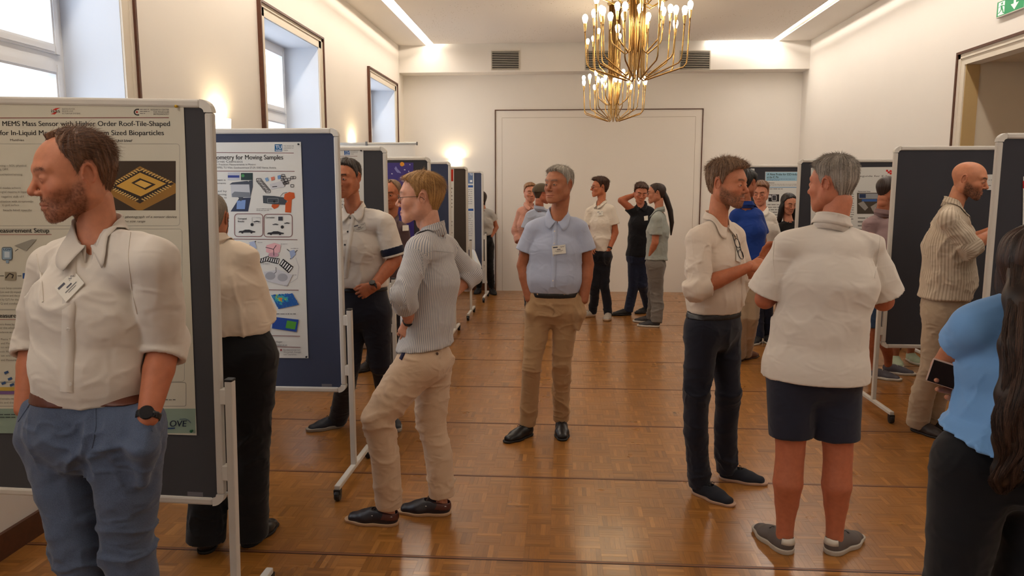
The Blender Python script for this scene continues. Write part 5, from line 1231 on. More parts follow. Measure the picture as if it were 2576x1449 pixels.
    lipm = np.exp(-((z + .0665) / .0085) ** 2) * sstep(.028, .020, np.abs(x)) * sstep(.078, .084, y); Ch = Ch * (1 - .5 * lipm[:, None]) + np.array(srgb((150, 76, 66))) * .5 * lipm[:, None]
    ck = np.exp(-((np.abs(x) - .042) / .02) ** 2 - ((z + .025) / .025) ** 2) * sstep(.03, .06, y) + np.exp(-((z + .026) / .012) ** 2 - (x / .014) ** 2) * sstep(.09, .1, y) + sstep(.076, .08, np.abs(x)) * .6
    Ch = Ch * (1 - .22 * ck[:, None] * np.array([.2, .8, .9]))
    hr = S['hair']; hcA, hcB = np.array(srgb(hr['c1'])), np.array(srgb(hr['c2']))
    nz = noise3(Vh * 260) if lod < 2 else noise3(Vh * 120)
    if not hr.get('nobrow'):
        bz = .031 + .06 * (np.abs(x) - .012) - 1.4 * (np.abs(x) - .03) ** 2 * 8
        bm = np.exp(-((z - bz) / .0050) ** 2) * sstep(.006, .014, np.abs(x)) * sstep(.052, .044, np.abs(x)) * sstep(.045, .055, y); bm = np.clip(bm * (.55 + .9 * nz), 0, 1) * hr.get('brow', .8)
        Ch = Ch * (1 - bm[:, None]) + hcA * .7 * bm[:, None]
    bd = S.get('beard', 0)
    if bd:
        bc = np.array(srgb(S.get('beardc', hr['c1'])))
        bm = sstep(-.018, -.05, z - .55 * (.045 - y) * (y < .045)) * sstep(-.145, -.12, z) * sstep(-.012, .006, y)
        must = np.exp(-((z + .052) / .0075) ** 2) * sstep(.032, .024, np.abs(x)) * sstep(.07, .08, y)
        bm = np.maximum(bm * (1 - np.exp(-((np.abs(x) - 0.03) / .02) ** 2 - ((z + .035) / .016) ** 2)), must) * (1 - lipm) ; bm *= 1 - np.exp(-((z + .083) / .006) ** 2 - ((np.abs(x) - .02) / .01) ** 2) * .5
        bmr = bm.copy(); bm = np.clip(bm * (bd * (.5 + .9 * nz)), 0, 1); Ch = Ch * (1 - bm[:, None]) + bc * bm[:, None]
    em = sstep(.0, .02, y) * np.exp(-((z - .005) / .012) ** 2 - ((np.abs(x) - .031) / .016) ** 2) * sstep(.06, .08, y); Ch = Ch * (1 - .18 * em[:, None])  # brow shadow painted into the skin colour around the eyes
    if hr['style'] != 'none':     # scalp under the hair takes the hair's colour
        zl = hairline(np.degrees(np.arctan2(np.abs(x), y + .01)), hr['style']); e = z - zl; sm = sstep(-.004, .012, e + (nz - .5) * .016) * (np.abs(x) < .0765) * hr.get('scalp', .85); Ch = Ch * (1 - sm[:, None]) + hcA * sm[:, None]
    parts.append((H2W(Vl), Qh, Ch))
    # hands
    for i, (e_, w_, sp_) in enumerate(((eA, wA, S.get('handA', 'pocket')), (eB, wB, S.get('handB', 'pocket')))):
        if sp_ is None: continue
        d = unit(w_ - e_)
        if sp_ == 'pocket':
            V_, Q_ = hand_mesh((62, 70, 50), (15, 25), h=.004 if lod < 2 else .007, scale=.70); dirn = unit(lerp(d, -up, .6)); inn = Hm - w_; inn[2] = 0; palm = unit(inn); V_ = V_ + [0, .012, -.012]
        elif sp_ == 'relax':
            V_, Q_ = hand_mesh((25, 30, 20), (35, 20), h=.004 if lod < 2 else .006); dirn = d; palm = unit(Hm - w_)
        else:
            V_, Q_ = hand_mesh(*sp_['pose'], spread=sp_.get('spread', 4), h=.0032 if lod < 2 else .006); dirn = W(sp_['to']) - w_; dirn = unit(dirn); palm = unit(sp_['palm'])
        if isinstance(sp_, dict) and sp_.get('mirror'): V_ = V_ * [-1, 1, 1]; Q_ = Q_[:, ::-1]
        Z = -palm; Z = unit(Z - dirn * (Z @ dirn)); X = np.cross(dirn, Z); k_ = S.get('hands', .98)
        parts.append((V_ @ np.stack([X, dirn, Z], 1).T * k_ + w_, Q_, np.tile(sk * np.array([.93, .84, .78]), (len(V_), 1))))
    n0 = 0; VV = []; QQ = []; CC = []
    for v, q, c in parts: VV.append(v); QQ.append(q + n0); CC.append(c); n0 += len(v)
    body = par(fast_mesh('body', np.concatenate(VV), np.concatenate(QQ), m_skin, root, col=np.concatenate(CC)))
    # eyes
    if lod < 2 or S.get('eyes'):
        em_ = eye_mat(S.get('eye', (86, 66, 50)))
        for s_ in (-1, 1):
            c = H2W(np.array([[s_ * .0315, .0757, .0035]]))[0]; e = MB().sphere((0, 0, 0), 0.0118, 14, 10).build('eye', em_, root, smooth=True)
            if S.get('closed'):
                me_ = MB().sphere((0, 0, 0), .0126, 14, 10); bpy.data.objects.remove(e); e = fast_mesh('eyelid', np.array(me_.v), np.array(me_.f), m_skin, root, col=np.tile(sk * [.9, .84, .8], (len(me_.v), 1)))
            gz = math.radians(S.get('gaze', 0)); dd = zf * math.cos(gz) + (-xr) * math.sin(gz); rr = unit(np.cross(dd, zu))
            Mx = Matrix([[rr[0], dd[0], zu[0], c[0]], [rr[1], dd[1], zu[1], c[1]], [rr[2], dd[2], zu[2], c[2]], [0, 0, 0, 1]]); e.parent = root; e.matrix_parent_inverse = root_inv; e.matrix_basis = Mx
    # hair
    hmat = hair_mat(hr.get('name', 'h%d%d%d' % hr['c1']), hr['c1'], hr['c2']); rg = np.random.default_rng(hr.get('seed', 1) + 11)
    if hr['style'] not in ('none',):
        Vr, Qr = make_hair(lod, hr['style'], hr.get('top', .018), hr.get('side', .007), hr.get('rough', .008), hr.get('seed', 1), hr.get('sweep', (0, 0)), hr.get('quiff', 0), hr.get('curl', 0))
        Vr[:, 2] *= S.get('hh', 1.0); pieces = [(H2W(Vr), Qr, hair_shade(Vr, hr.get('seed', 1)))]
        ns = hr.get('strands', 0)
        if ns:
            N = normals(Vr, Qr); zl = hairline(np.degrees(np.arctan2(np.abs(Vr[:, 0]), Vr[:, 1] + .01)), hr['style'])
            out = (N * (Vr - [0, -.02, .03])).sum(1) > 0.3 * np.linalg.norm(Vr - [0, -.02, .03], axis=1); ok = np.where((Vr[:, 2] > zl) & out)[0]; ii = rg.choice(ok, ns)
            P0 = Vr[ii] + rg.normal(0, .001, (ns, 3)); Nn = N[ii]; dr = P0 - np.array([hr.get('sweep', (0, 0))[0] * .05, -0.05, 0.10]); dr[:, 2] -= .02
            tp = sstep(.02, .07, P0[:, 2])[:, None]; fl = np.array(hr.get('flow', (0, .3, 0)), float); dr = unit_rows(dr) * (1 - tp * hr.get('flowk', .5)) + fl * tp * hr.get('flowk', .5)
            dr = dr - Nn * (dr * Nn).sum(1)[:, None]; dr = unit_rows(dr)
            L = hr.get('len', .025) * (0.35 + .65 * tp); V_, Q_ = strands(P0 - Nn * .002, Nn, dr, L, hr.get('thick', .0007), rg, hr.get('lift', .3), hr.get('wav', .22))
            pieces.append((H2W(V_), Q_, np.repeat(rg.beta(1.2, 1.2, ns), len(V_) // ns)))
        n0 = 0; VV = []; QQ = []; CC = []
        for v, q, c in pieces: VV.append(v); QQ.append(q + n0); CC.append(c); n0 += len(v)
        par(fast_mesh('hair', np.concatenate(VV), np.concatenate(QQ), hmat, root, su=np.concatenate(CC)))
    if bd and S.get('beardn'):
        ns = S['beardn']; Nh = normals(Vh, Qh); w_ = bmr * (Nh[:, 1] > -.3) * (Vh[:, 1] > 0); w_ /= w_.sum(); ii = rg.choice(len(Vh), ns, p=w_); P0 = Vl[ii] + rg.normal(0, .0012, (ns, 3)); Nn = Nh[ii]
        dr = np.tile([0, .15, -1.0], (ns, 1)); dr[:, 0] = P0[:, 0] * 6; dr = dr - Nn * (dr * Nn).sum(1)[:, None]; V_, Q_ = strands(P0 - Nn * .0015, Nn, unit_rows(dr), S.get('beardl', .008), .00042, rg, .5, .3, 2)
        par(fast_mesh('beard', H2W(V_), Q_, hair_mat('b%d' % S.get('beardc', hr['c1'])[0], S.get('beardc', hr['c1']), S.get('beardc2', hr['c2'])), root, su=np.repeat(rg.random(ns), len(V_) // ns)))
    if lod < 2 and not hr.get('nobrow'):
        ns = 260; Nh = normals(Vh, Qh); bz = .031 + .06 * (np.abs(x) - .012) - 11 * (np.abs(x) - .03) ** 2
        w_ = np.exp(-((z - bz) / .0042) ** 2) * sstep(.008, .014, np.abs(x)) * sstep(.052, .044, np.abs(x)) * (y > .05); w_ /= w_.sum(); ii = rg.choice(len(Vh), ns, p=w_); P0 = Vl[ii]; Nn = Nh[ii]
        dr = np.stack([np.sign(P0[:, 0]), np.full(ns, -.2), np.full(ns, .25)], 1); V_, Q_ = strands(P0 - Nn * .001, Nn, unit_rows(dr), .0062, .0004, rg, .25, .12, 2)
        par(fast_mesh('eyebrows', H2W(V_), Q_, hair_mat(hr.get('browname', 'bw%d%d' % hr['c1'][:2]), tuple(int(c * .72) for c in hr['c1']), hr['c1']), root, su=np.repeat(rg.random(ns), len(V_) // ns)))
    # ---------------- trousers
    T = S['trousers']; ti = T.get('loose', .012); bz_ = W(S['belt']) if 'belt' in S else Hm + up * .12
    beltz = bz_[2]; ttop = T.get('tilt', 0.0)
    tp_ = [cone(pel - up * .02, np.array([*(lerp(pel, wai, .45)[:2]), beltz + .02]), (rp[0] + ti * .6, rp[1] + ti * .6), (rw[0] * .97 + ti * .6, rw[1] * .95 + ti * .6), X=lp, k=.03)]
    end = T.get('end', 'ankle'); holes = []; hems = []; ends = []
    for h_, k_, a_, ft in ((hA, kA, aA, feet[0]), (hB, kB, aB, feet[1])):
        tg = T.get('leg', 1.0); r0, r1, r2, r3 = .098 * tg + ti * .5, .080 * tg + ti * .6, .066 * tg + ti * .5, T.get('hemr', .062)
        if end == 'short':
            e_ = lerp(h_, k_, T.get('frac', .8)); ends.append((e_, unit(k_ - h_))); tp_ += [dict(cone(h_ + up * .01, e_, r0 * .98, r1 * 1.0, k=.035), flat=True, lim=1)]; holes.append(cone(lerp(h_, e_, .85), e_ + (e_ - h_) * .3, r1 - max(.010, hs * 2.1), r1 - max(.010, hs * 2.1)))
        else:
            mid = lerp(h_, k_, .5); tp_ += [dict(cone(h_ + up * .01, mid, r0, r1, k=.035), lim=1), dict(cone(mid, k_, r1, r2, k=.010), lim=1)]
            aa = a_ + up * T.get('rise', .0) - up * .035; q = lerp(k_, aa, .45) - fp * .012; ends.append((aa, unit(aa - k_)))
            tp_ += [dict(cone(k_, q, r2, r2 * .5 + r3 * .5, k=.012), lim=1), dict(cone(q, aa, r2 * .5 + r3 * .5, r3, k=.006), flat=True, lim=1)]; (holes.append if lod == 0 else (lambda _: 0))(cone(lerp(q, aa, .9), aa + unit(aa - q) * .03, r3 - max(.010, hs * 2), r3 - max(.010, hs * 2)))
    for p_, hd, w_ in ((0, S.get('handA', 'pocket'), wA), (1, S.get('handB', 'pocket'), wB)):
        if hd == 'pocket': dd = -up * .085 + fp * .012; inn = unit((Hm - w_) * [1, 1, 0]); tp_.append(cone(w_ + up * .01 + inn * .02, w_ + dd + inn * .016, (.026, .020), (.038, .029), X=fp, k=.045)); tp_.append(cone(w_ + dd + inn * .016, w_ + dd - up * .10 + inn * .035, (.038, .029), (.020, .016), X=fp, k=.04))
    tn = unit(up + fp * ttop); cut0 = np.array([Hm[0], Hm[1], beltz])
    anchors = [(Hm - up * .02 + fp * .08, .13, T.get('ac', 1.2)), (kA, .11, .9), (kB, .11, .9), (aA + up * .06, .12, .8), (aB + up * .06, .12, .8)] if end != 'short' else [(Hm - up * .02, .12, .8)]
    tr_ = par(cloth_mesh('trousers' if end != 'short' else 'shorts', tp_, [(cut0, tn)], hs, T['mat'], root, holes, wr=(T.get('amp', .008) * 1.1, T.get('fr', (7, 7, 12))), anchors=anchors, seed=S.get('seed', 3), calm=(cut0, tn), calms=ends))
    R_['trousers'] = tr_
    if T.get('belt'):
        bp_ = [inflate(p, .0045) for p in tp_[:1 + (0 if end == 'short' else 0)] + [q for q in tp_[1:] if q.get('lim')][::1]]; bl = par(cloth_mesh('belt', bp_, [(cut0 - up * .003, tn), (cut0 - up * .036, -tn)], min(hs, .0075), T['belt'], root)); R_['belt'] = bl
    # ---------------- shirt
    Sh = S['shirt']; si = Sh.get('loose', .014); fr_ = Sh.get('fr', (9, 9, 6))
    ip = [inflate(p, si) for p in tor]; ip[0]['k'] = .03
    if Sh.get('tuck', True): ip[0] = cone(np.array([*pel[:2], beltz - .03 - Sh.get('over', 0)]), wai, (rp[0] * .93 + si * .5, rp[1] * .93 + si * .5), (rw[0] + si * 1.3, rw[1] + si * 1.3), X=lc, k=.03); hem = (cut0 - up * Sh.get('over', .006), -tn)
    else:
        hz = W(Sh['hem'])[2]; hem = ((np.array([*Hm[:2], hz])), -unit(up + fc * Sh.get('hemf', 0) + lc * Sh.get('heml', 0)))
        ext = np.array([*pel[:2], hz - .03]) + fp * Sh.get('hx', 0); ip.append(cone(pel if Sh.get('flare', 1.3) < 2 else lerp(pel, wai, .85), ext, (rp[0] * (1 if Sh.get('flare', 1.3) < 2 else .9) + si * 1.1, rp[1] + si * 1.1), (rp[0] + si * Sh.get('flare', 1.3), rp[1] + si * Sh.get('flare', 1.3)), X=lp, k=.03))
    ip += [inflate(p, si * .7) for p in sh] + [inflate(p, .006) for p in trap]
    holes = []; sle = []; ends = []
    for s_, e_, w_, fq in ((sA, eA, wA, Sh.get('endA', Sh.get('end', .6))), (sB, eB, wB, Sh.get('endB', Sh.get('end', .6)))):
        sl = Sh.get('sl', 1.0); r0, r1, r2 = Sh.get('r0', .061), .058 * sl, .050 * sl
        ends.append((lerp(s_, e_, fq) if fq <= 1 else lerp(e_, w_, fq - 1), unit(e_ - s_) if fq <= 1 else unit(w_ - e_)))
        if fq <= 1.0:
            q = lerp(s_, e_, fq); s0 = s_ - up * .012; sle += [dict(cone(s0, q, r0, r1 * Sh.get('flareS', 1.18), k=.009), flat=True, lim=1)]; rh = r1 * Sh.get('flareS', 1.18) - max(.012, hs * 2.7)
            if lod == 0: holes.append(cone(lerp(s0, q, .9), lerp(s0, q, 1.2), rh, rh))
        else:
            q = lerp(e_, w_, fq - 1); sle += [dict(cone(s_ - up * .012, lerp(s_, e_, .6), r0, r1, k=.010), lim=1), dict(cone(lerp(s_, e_, .6), e_, r1, r1 * .97, k=.006), lim=1), dict(cone(e_, q, r1 * .96, r2, k=.012), flat=True, lim=1)]
            (holes.append if lod == 0 else (lambda _: 0))(cone(lerp(e_, q, .85), q + unit(q - e_) * .03, r2 * 1.08 - max(.010, hs * 1.9), r2 * 1.08 - max(.010, hs * 1.9)))
            if Sh.get('cuff', True):
                d = unit(q - e_); sle.append(dict(cone(q - d * .055, q + d * .004, r2 * 1.17 + .003, r2 * 1.15 + .003, k=.002), flat=True, lim=1))
    ip += sle
    nr = Sh.get('neckr', .057); ncen = lerp(nb, nk, .25); nd = unit(nk - nb)
    holes.append(cone(ncen - nd * .03, ncen + nd * .12, nr, nr * 1.0)); vn = Sh.get('vneck', .0)
    if vn: holes.append(cone(ncen + fc * .05 + nd * .01, ncen + fc * .09 - up * vn, .034, .012))
    cuts = [hem, (ncen + nd * Sh.get('cutup', .020), unit(nd + fc * .25))]
    anc = [(eA, .09, 1.2), (eB, .09, 1.2), (wai - up * .04, .14, .7), (lerp(sA, upp, .3) - up * .08, .07, .8), (lerp(sB, upp, .3) - up * .08, .07, .8)]
    st = par(cloth_mesh('shirt', ip, cuts, hs, Sh['mat'], root, holes, wr=(Sh.get('amp', .007) * 1.1, fr_), anchors=anc, seed=S.get('seed', 3) + 5, calms=ends, stripe=([Hm[2], wai[2], che[2], upp[2]], [Hm - fc * .0, wai, che, upp], lc) if Sh.get('stripe') else False))
    R_['shirt'] = st
    if Sh.get('collar', True):
        cr_ = Sh.get('colr', .062); par(collar_mesh(ncen + up * Sh.get('colup', .022) - fc * .002, unit(nd + up * .5), fc, (cr_, cr_ * 1.02), Sh.get('colmat', Sh['mat']), root, openf=Sh.get('open', 8), stand=Sh.get('stand', .034), leaf=Sh.get('leaf', .040), point=Sh.get('point', .066), spreadf=Sh.get('spread', .8), bvh=bvh_of(st) if lod < 2 else None))
    # ---------------- shoes
    kind = S.get('shoe', 'sneaker')
    if kind:
        V1, Q1, V2, Q2 = shoe_mesh(kind, lod); um, sm_, lm = S['shoem'] if 'shoem' in S else (M('shoe_dark', srgb((34, 32, 34)), .6), M('sole_dark', srgb((30, 28, 28)), .7), None)
        for ft in feet:
            if ft is None: continue
            c, f, p_ = ft; pr = math.radians(p_); fw = f * math.cos(pr) - up * math.sin(pr); uu = up * math.cos(pr) + f * math.sin(pr); rt = np.cross(fw, uu); Mx = np.stack([rt, fw, uu], 1) * S.get('shoes', 1.0)
            piv = np.array([0, .10, 0]); TW = lambda V: (V - piv * (p_ != 0)) @ Mx.T + c + (Mx @ piv) * (0 if p_ == 0 else 0) + (f * .10 if p_ else 0)
            so = par(fast_mesh('shoe', TW(V1), Q1, um, root)); fast_mesh('sole', TW(V2), Q2, sm_, so).matrix_parent_inverse = root_inv.copy() if False else Matrix.Identity(4)
            if S.get('heeltab') is not None:
                mb = MB(); rows_ = []
                for a in np.linspace(-1.15, 1.15, 9):
                    rows_.append([TW(np.array((math.sin(a) * rr_, -.062 - math.cos(a) * ry_, z_))) for (z_, rr_, ry_) in ((.048, .0365, .0425), (.062, .0350, .0405), (.0795 - .006 * abs(a), .0325, .0385))])
                mb.v = [tuple(p_) for r_ in rows_ for p_ in r_]; mb.f = [(i * 3 + j, i * 3 + j + 1, i * 3 + j + 4, i * 3 + j + 3) for i in range(8) for j in range(2)]
                t_o = mb.build('heel_tab', S['heeltab'], so, smooth=True); md = t_o.modifiers.new('s', 'SOLIDIFY'); md.thickness = .002
            if kind == 'boat' and lod < 1 and S.get('boatband'):
                V3, Q3 = shoe_band(); fast_mesh('shoe_collar', TW(V3), Q3, S['boatband'], so)
                mb = MB(); 
                for s_ in (-1, 1):
                    for (yy, zz, ww) in ((-.075, .053, .037), (-.03, .046, .0405), (-.012, .045, .041), (.022, .052, .037), (.038, .047, .036)): mb.tube([tuple(TW(np.array(q))) for q in ((s_ * ww, yy - .004, zz), (s_ * (ww + .002), yy, zz + .002), (s_ * ww, yy + .004, zz))], .0022, 6)
                mb.build('eyelets', M('eyelet', srgb((200, 190, 180)), .4), so)
            if lm and lod < 2:
                mb = MB()
                for k in range(4):
                    yy = .018 + k * .017; zz = .078 - k * .011 if kind != 'boat' else .070 - k * .010; w_ = .016
                    mb.tube([tuple(TW(np.array(q))) for q in ((-w_ - .004, yy - .002, zz - .01), (-w_ * .5, yy, zz), (w_ * .5, yy + .003, zz + .001), (w_ + .004, yy + .006, zz - .01))], .0018, 5)
                for s_ in (-1, 1): mb.tube([tuple(TW(np.array(q))) for q in ((0, .018, .08), (s_ * .018, .012, .088), (s_ * .03, .02, .078), (s_ * .016, .024, .076), (0, .018, .08))], .0016, 5)
                mb.build('laces', lm, so)
    # watch or wrist band
    for key, e_, w_ in (('watchA', eA, wA), ('watchB', eB, wB)):
        if key in S:
            d = unit(w_ - e_); c = lerp(e_, w_, S[key].get('t', .93)); rr = S[key].get('r', .033); bd_ = par(cloth_mesh(S[key].get('name', 'wristwatch'), [dict(cone(c - d * .011, c + d * .011, rr, rr * .96, k=.003), flat=True)], [(c - d * .011, -d)], .004, S[key]['mat'], root, [cone(c - d * .03, c + d * .03, rr * .86, rr * .83)]))
            if S[key].get('face') is not None:
                n_ = unit(S[key]['face']); n_ = unit(n_ - d * (n_ @ d)); mb = MB(); t1 = d; t2 = np.cross(n_, d)
                for q, z_ in ((.019, 0), (.020, .006), (.017, .0085)): mb.v += [tuple(c + n_ * (rr - .004 + z_) + q * (math.cos(a) * t1 + math.sin(a) * t2)) for a in np.linspace(0, 2 * PI, 20, endpoint=False)]
                for j in range(2):
                    for i in range(20): mb.f.append((j * 20 + i, j * 20 + (i + 1) % 20, (j + 1) * 20 + (i + 1) % 20, (j + 1) * 20 + i))
                mb.f.append(tuple(40 + i for i in range(20))); par(mb.build('watch_face', M('watch_glass', (.01, .01, .012), .1), root))
    if S.get('glasses'):
        gm = S['glasses']; mb = MB()
        for s_ in (-1, 1):
            ring = [(s_ * (.033 + .024 * math.cos(a)), .099 - .006 * abs(math.cos(a)), .002 + .019 * math.sin(a)) for a in np.linspace(0, 2 * PI, 25)]
            mb.tube([tuple(H2W(np.array([q]))[0]) for q in ring], .0012 if not S.get('thickg') else .002, 6, caps=False)
            mb.tube([tuple(H2W(np.array([q]))[0]) for q in ((s_ * .056, .094, .008), (s_ * .074, .07, .009), (s_ * .080, .0, .010), (s_ * .081, -.02, .004), (s_ * .078, -.032, -.01))], .0013 if not S.get('thickg') else .002, 6)
        mb.tube([tuple(H2W(np.array([q]))[0]) for q in ((-.010, .101, .004), (0, .106, .007), (.010, .101, .004))], .0013, 6)
        go = par(mb.build('glasses', gm, root)); lm_ = MB()
        for s_ in (-1, 1): lm_.quad([tuple(H2W(np.array([(s_ * (.033 + .023 * math.cos(a)), .0985 - .005 * abs(math.cos(a)), .002 + .018 * math.sin(a))]))[0]) for a in np.linspace(0, 2 * PI, 16, endpoint=False)])
        lm_.build('lens', m_glass, go)
    R_.update(root=root, par=par, body=body, H2W=H2W, fc=fc, lc=lc, fp=fp, lp=lp, cut0=cut0, up=up, hc=hc, W=W, root_inv=root_inv, feet=feet, joints=dict(sA=sA, sB=sB, eA=eA, eB=eB, wA=wA, wB=wB, hA=hA, hB=hB, kA=kA, kB=kB, aA=aA, aB=aB, nb=nb, hc=hc))
    if S.get('verbose', False):
        J = R_['joints']; dd = lambda a, b: round(float(np.linalg.norm(J[a] - J[b])), 2)
        print('PERSON', S['label'][:30], 'uparm', dd('sA', 'eA'), dd('sB', 'eB'), 'fore', dd('eA', 'wA'), dd('eB', 'wB'), 'sh', dd('sA', 'sB'), 'hips', dd('hA', 'hB'), 'thigh', dd('hA', 'kA'), dd('hB', 'kB'), 'shin', dd('kA', 'aA'), dd('kB', 'aB'), 'headz %.2f shz %.2f hipz %.2f kneez %.2f %.2f' % (hc[2], Sm[2], Hm[2], kA[2], kB[2]), 'anklexy', aA.round(2), aB.round(2))
    return R_
def unit_rows(A): return A / (np.linalg.norm(A, axis=1)[:, None] + 1e-9)
m_blackleather = M('black_leather', srgb((24, 22, 23)), .38); m_bsole = M('black_sole', srgb((20, 19, 20)), .7); m_blace = M('black_lace', srgb((18, 18, 20)), .8)
m_buckle = M('buckle_metal', srgb((120, 116, 110)), .25, metal=.9); m_button = M('shirt_button', srgb((214, 206, 196)), .3); m_bandblack = M('watch_strap_black', srgb((22, 22, 26)), .45)
m_white_soles = M('sole_offwhite', srgb((176, 170, 158)), .6)

def band(P, a, b, t0, t1, r, mat, name='cuff', h=.006):
    a, b = P['joints'][a], P['joints'][b]; p0, p1 = lerp(a, b, t0), lerp(a, b, t1); d = unit(p1 - p0)
    o = cloth_mesh(name, [dict(cone(p0, p1, r, r * .97, k=.003), flat=True)], [(p0, -d)], h, mat, P['root']); P['par'](o); return o
def front(P, pts, btns, bcol=None, mat=None, w=.028, r=.0052, name='placket'):
    b = bvh_of(P['shirt']); P['bvh'] = b
    if pts: P['par'](strip_on(b, pts, w, mat or P['shirt'].data.materials[0], name, P['root']))
    for (x, y) in btns:
        o = button_on(b, x, y, r, bcol or m_button, P['root'])
        if o: P['par'](o)
def nbadge(P, c, detail=True):
    o = badge_on(P.get('bvh') or bvh_of(P['shirt']), c, P['root'], detail)
    if o: P['par'](o)
def seam(P, pts, w=.004, bv='shirt', mat=None, name='seam'):
    b = bvh_of(P[bv]) if 'b_' + bv not in P else P['b_' + bv]; P['b_' + bv] = b
    o = strip_on(b, pts, w, mat or P[bv].data.materials[0], name, P['root'], lift=.0012, thick=.001, n=30)
    if o: P['par'](o)
def buckle(P, x0, y0, x1, y1):
    b = bvh_of(P['belt']); c = ((x0 + x1) / 2, (y0 + y1) / 2); p, n = hit(b, *c)
    if p is None: return
    n = unit(n); n = n if n @ (CAM - p) > 0 else -n; D = p[1]; q = p + n * .004; sx = unit(np.cross((0, 0, 1), n)); hw, hh = (x1 - x0) / 2 * D / FPX, (y1 - y0) / 2 * D / FPX
    mb = MB(); pts = [q + sx * (a * hw) + np.array([0, 0, 1]) * (c_ * hh) for a, c_ in ((-1, -1), (1, -1), (1, 1), (-1, 1), (-1, -1))]; mb.tube(pts, .0022, 6); mb.tube([q - sx * hw * .3 - np.array([0, 0, 0]) , q + sx * hw], .0016, 6); P['par'](mb.build('belt_buckle', m_buckle, P['root']))

def shoe_band():
    U = Fld((-.07, -.13, .0), (.07, .21, .11), .0035)
    for p in (cone((0, -0.062, 0.036), (0, -0.03, 0.040), (0.0355, 0.0415), (0.0375, 0.0435), X=(1, 0, 0), k=0.02), cone((0, -0.04, 0.040), (0.003, 0.07, 0.030), (0.0385, 0.0465), (0.0475, 0.0325), X=(1, 0, 0), k=0.03), cone((0, -0.06, 0.05), (0, -0.062, .05), (0.0315, 0.0375), (0.0295, 0.0355), X=(1, 0, 0), k=0.02)): U.add(p)
    U.cut((0, -.06, .0665), (0, -.12, 1)); U.cut((0, 0, .040), (0, .12, -1)); U.cut((0, .03, 0), (0, 1, -.5)); U.sub(cone((0, -0.062, .03), (0, -0.055, .12), (0.026, 0.031), (0.030, 0.036), X=(1, 0, 0)), .003); U.sub(cone((0, -0.05, 0.058), (0, 0.03, 0.075), (.027, .02), (.022, .016), X=(1, 0, 0)), .003)
    return U.mesh()
# ---------------------------------------------------------------- PEOPLE
WH = fabric('shirt_white', srgb((222, 212, 200)), crease=.35)
def H(style, c1, c2, **k): d = dict(style=style, c1=c1, c2=c2); d.update(k); return d
def SHO(n, a, b, ro=.6): return (M('shoe_' + n, srgb(a), ro), M('sole_' + n, srgb(b), .6), m_blace)
# --- grey-haired man walking in the centre
P7 = person(dict(label='grey-haired man in a light blue short-sleeved shirt and beige trousers, walking in the centre', D=4.98, lod=0, h=.006, seed=7,
    head=(1405, 466, -.05), face=(-38, 0, 0), chest=0, pelvis=-4, girth=1.02, belly=.03, skin='tan', eye=(70, 60, 56), neckg=1.08, jaw=1.04, armg=1.1,
    sA=(1343, 574, 0), sB=(1458, 572, 0.0), eA=(1317, 668, .02), eB=(1477, 665, .02), wA=(1332, 752, -.06), wB=(1468, 756, -.06),
    hA=(1358, 778, 0), hB=(1424, 778, 0), kA=(1338, 918, -.06), kB=(1413, 915, .02), footA=(1314, 1100, -38), footB=(1413, 1090, 4),
    belt=(1392, 731), hair=H('short', (120, 114, 106), (196, 188, 176), top=.014, side=.004, rough=.009, quiff=.004, strands=2600, len=.018, lift=.4, flow=(0.2, .6, .3), seed=2, curl=.3, brow=.6),
    shirt=dict(mat=fabric('shirt_lightblue', srgb((176, 184, 206)), crease=.3, mottled=.04), end=.62, loose=.016, amp=.009, sl=1.12, vneck=.06, flareS=1.25),
    trousers=dict(mat=fabric('chino_beige', srgb((176, 142, 104)), crease=.4), belt=m_blackleather, leg=.86, hemr=.056, amp=.010, rise=.03),
    shoe='dress', shoem=(m_blackleather, m_bsole, m_blace)))
front(P7, [(1396, 556), (1394, 620), (1391, 722)], [(1395, 582), (1394, 613), (1392, 643), (1391, 675), (1391, 706)], w=.03)
nbadge(P7, [(1388, 619), (1422, 615), (1424, 637), (1390, 641)]); buckle(P7, 1375, 726, 1404, 742)
seam(P7, [(1392, 748), (1394, 775), (1388, 806)], .004, 'trousers'); seam(P7, [(1330, 750), (1322, 770), (1316, 792)], .005, 'trousers'); seam(P7, [(1452, 748), (1462, 775), (1466, 790)], .005, 'trousers')
for lx in (1352, 1419): seam(P7, [(lx, 722), (lx + .5, 742)], .010, 'belt', mat=P7['trousers'].data.materials[0], name='belt_loop')
